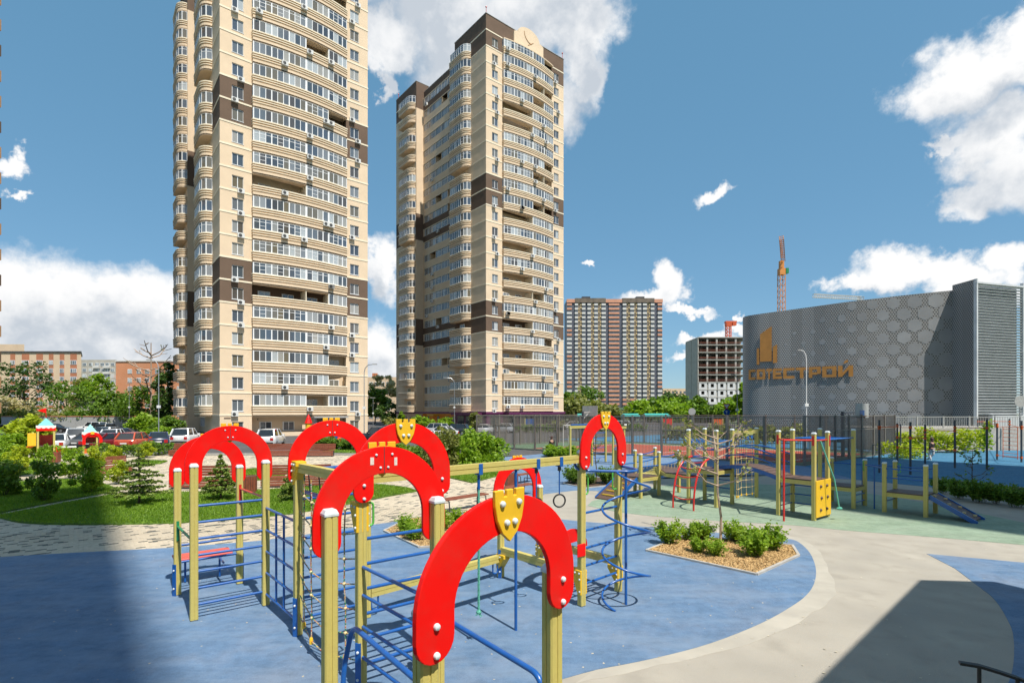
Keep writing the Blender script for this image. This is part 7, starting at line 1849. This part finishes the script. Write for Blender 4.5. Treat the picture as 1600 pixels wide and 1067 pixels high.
def person(label, p, H, pose, rz, jm, tm):
    t = thing('person', label, 'person', (*p, 0), rz); k = H / 1.7
    if pose == 'walk': hip, kneeL, kneeR, ftL, ftR, sh = .92, (.10, -.14, .50), (-.10, .05, .49), (.10, .0, .06), (-.10, -.32, .10), 1.40
    else: hip, kneeL, kneeR, ftL, ftR, sh = .48, (.12, -.42, .50), (-.12, -.42, .50), (.13, -.45, .05), (-.13, -.45, .05), .98
    S = lambda q, r, r2=None: (q[0] * k, q[1] * k, q[2] * k, r * k, (r2 or r) * k)
    hd = sh + .25
    pts = [S((0, 0, hip), .15, .12), S((0, .01, hip + .25), .13, .10), S((0, .0, sh - .06), .16, .10), S((0, 0, sh + .08), .055), S((0, -.02, hd), .095, .11), S((0, -.02, hd + .1), .07),
           S((.19, .0, sh - .05), .06), S((.25, .05, sh - .33), .045), S((.24, -.05, sh - .56), .034), S((-.19, 0, sh - .05), .06), S((-.25, .0, sh - .33), .045), S((-.24, -.12, sh - .55), .034),
           S((.10, 0, hip - .06), .095), S(kneeL, .065), S(ftL, .045), S((ftL[0], ftL[1] - .15, ftL[2] - .02), .04), S((-.10, 0, hip - .06), .095), S(kneeR, .065), S(ftR, .045), S((ftR[0], ftR[1] - .15, ftR[2] - .02), .04)]
    hands = []
    ed = [(0, 1), (1, 2), (2, 3), (3, 4), (4, 5), (2, 6), (6, 7), (7, 8), (2, 9), (9, 10), (10, 11), (0, 12), (12, 13), (13, 14), (14, 15), (0, 16), (16, 17), (17, 18), (18, 19)]
    for w, s in ((8, 1), (11, -1)):                # five short fingers on each hand
        b = pts[w]; i0 = len(pts); pts.append((b[0], b[1] - .02 * k, b[2] - .07 * k, .03 * k, .02 * k)); ed.append((w, i0))
        for j in range(4): pts.append((b[0] + (j - 1.5) * .018 * k, b[1] - .03 * k, b[2] - (.135 + .012 * (j in (1, 2))) * k, .009 * k, .009 * k)); ed.append((i0, len(pts) - 1))
        pts.append((b[0] - s * .045 * k, b[1] - .03 * k, b[2] - .09 * k, .010 * k, .010 * k)); ed.append((i0, len(pts) - 1))
    link('body', skin_mesh('body', pts, ed, M['skinm']), t)
    g = lambda i, f: (*pts[i][:3], pts[i][3] * f, pts[i][4] * f)
    link('jacket', skin_mesh('jacket', [g(0, 1.15), g(1, 1.2), g(2, 1.15), g(6, 1.35), g(7, 1.4), g(8, 1.3), g(9, 1.35), g(10, 1.4), g(11, 1.3)], [(0, 1), (1, 2), (2, 3), (3, 4), (4, 5), (2, 6), (6, 7), (7, 8)], jm), t)
    link('trousers', skin_mesh('trousers', [g(0, 1.06), g(12, 1.15), g(13, 1.4), g(14, 1.6), g(16, 1.15), g(17, 1.4), g(18, 1.6)], [(0, 1), (1, 2), (2, 3), (0, 4), (4, 5), (5, 6)], tm), t)
    hz = pts[4]; MB().ball((hz[0], hz[1] + .02 * k, hz[2] + .035 * k), .125 * k, 12, 9, (.95, 1, 1.08)).ball((hz[0], hz[1] + .07 * k, hz[2] - .10 * k), .10 * k, 10, 7, (1, .7, 1.3)).build('hair', M['hair'], t, smooth=True)
    fx_ = MB()
    for s in (-1, 1): fx_.ball((hz[0] + s * .035 * k, hz[1] - .105 * k, hz[2] + .01 * k), .012 * k, 6, 4)
    fx_.box((hz[0], hz[1] - .108 * k, hz[2] - .06 * k), (.05 * k, .012 * k, .012 * k)).build('eyes_and_mouth', M['hair'], t)
    MB().ball((hz[0], hz[1] - .115 * k, hz[2] - .02 * k), .018 * k, 6, 5, (.8, 1, 1.3)).build('nose', M['skinm'], t)
    sh_ = MB()
    for f in (14, 18): sh_.ball((pts[f][0], pts[f][1] - .06 * k, pts[f][2] - .01 * k), .06 * k, 8, 6, (.8, 1.9, .75))
    sh_.build('shoes', M['white'], t, smooth=True); return t
person('person in a dark jacket and pale trousers walking across the sports ground', G(1456, 719.5), 1.52, 'walk', R(200), M['jacket'], M['trouser'])
sp_ = G(862, 705); person('person in black sitting by the court fence', (sp_[0], sp_[1]), 1.6, 'sit', R(20), M['jacket'], M['black'])
sbn = thing('low_bench', 'pale low seat under the sitting person at the court fence', 'bench', (sp_[0], sp_[1] + .1, 0), R(20)); MB().b2(-.8, .8, -.2, .3, .30, .36).build('seat', M['fencel'], sbn)
for s in (-.7, .7): MB().b2(s - .05, s + .05, -.15, .25, 0, .30).build('leg', M['fencel'], sbn)

# ---------------------------------------------------------------- entrance canopy beside the viewpoint and its handrail
cn = thing('entrance_canopy', 'entrance canopy right of the viewpoint that throws the sharp shadow', 'canopy', (11, 3, 0))
hc = 8.0; off = Vector((-SUN_AZ.x, -SUN_AZ.y)) * (hc / math.tan(SUN_EL))
shp = [Vector(G(1446, 910)), Vector(G(1562, 913)), Vector(G(1608, 924))]; c0 = Vector(G(1295, 1067))
poly = [shp[0] - off, shp[1] - off, shp[2] - off, shp[2] - off - PV * 9, shp[0] - off - (shp[0] - c0).normalized() * 9.5 - PV * 6.5, shp[0] - off - (shp[0] - c0).normalized() * 9.5]
q_ = [(p.x - 11, p.y - 3) for p in poly]
if sum(q_[i - 1][0] * q_[i][1] - q_[i][0] * q_[i - 1][1] for i in range(len(q_))) < 0: q_ = q_[::-1]
MB().prism(q_, hc - .05, hc + .2).build('roof', M['cream'], cn)
for p in (poly[1] - Vector((.2, 1.2)), poly[3] + Vector((-1, 1))): MB().tube([(p.x - 11, p.y - 3, 0), (p.x - 11, p.y - 3, hc - .05)], .12, 12).build('column', M['fencel'], cn)
hr = thing('handrail', 'black metal handrail in the bottom right corner', 'railing', (3.4, 3.6, 0))
d0 = 3.9
def hp(px, py, d): return Vector((at(px, d), d, zat(py, d)))
rail = [hp(1499, 1035, 4.0), hp(1530, 1040, 3.95), hp(1560, 1049, 3.9), hp(1590, 1059, 3.85), hp(1640, 1078, 3.8), hp(1720, 1110, 3.7)]
mb = MB()
for p, q in zip(rail[:-1], rail[1:]): mb.bar(p - hr.location, q - hr.location, .045, .02)
mb.build('rail', M['black'], hr)
for i, px in ((1, 1524), (3, 1585), (5, 1700)):
    p = rail[i]; MB().tube([(p.x - 3.4, p.y - 3.6, 0.03), (p.x - 3.4, p.y - 3.6, p.z - .01)], .013, 8).build('baluster', M['black'], hr)

# ---------------------------------------------------------------- litter on the rubber: fallen leaves, petals, grit
rs = np.random.default_rng(77); n = 420
y = rs.uniform(5.5, 15, n); x = rs.uniform(-.95, .95, n) * y
P_ = np.stack([x, y, np.full(n, .0395)], 1); v, f = leaves(rs, P_, .028, 6.0, 1.4); v[:, 2] = .0395 + np.abs(v[:, 2] - .0395) * .25
M['petal'] = mat('dry_leaf_and_petal', (.45, .40, .30), .8, .5, 5)
o = link('ground_litter', np_mesh('ground_litter', v, f, M['petal'])); tag(o, 'scattered petals and dry leaf bits on the play surface', 'litter', kind='stuff')
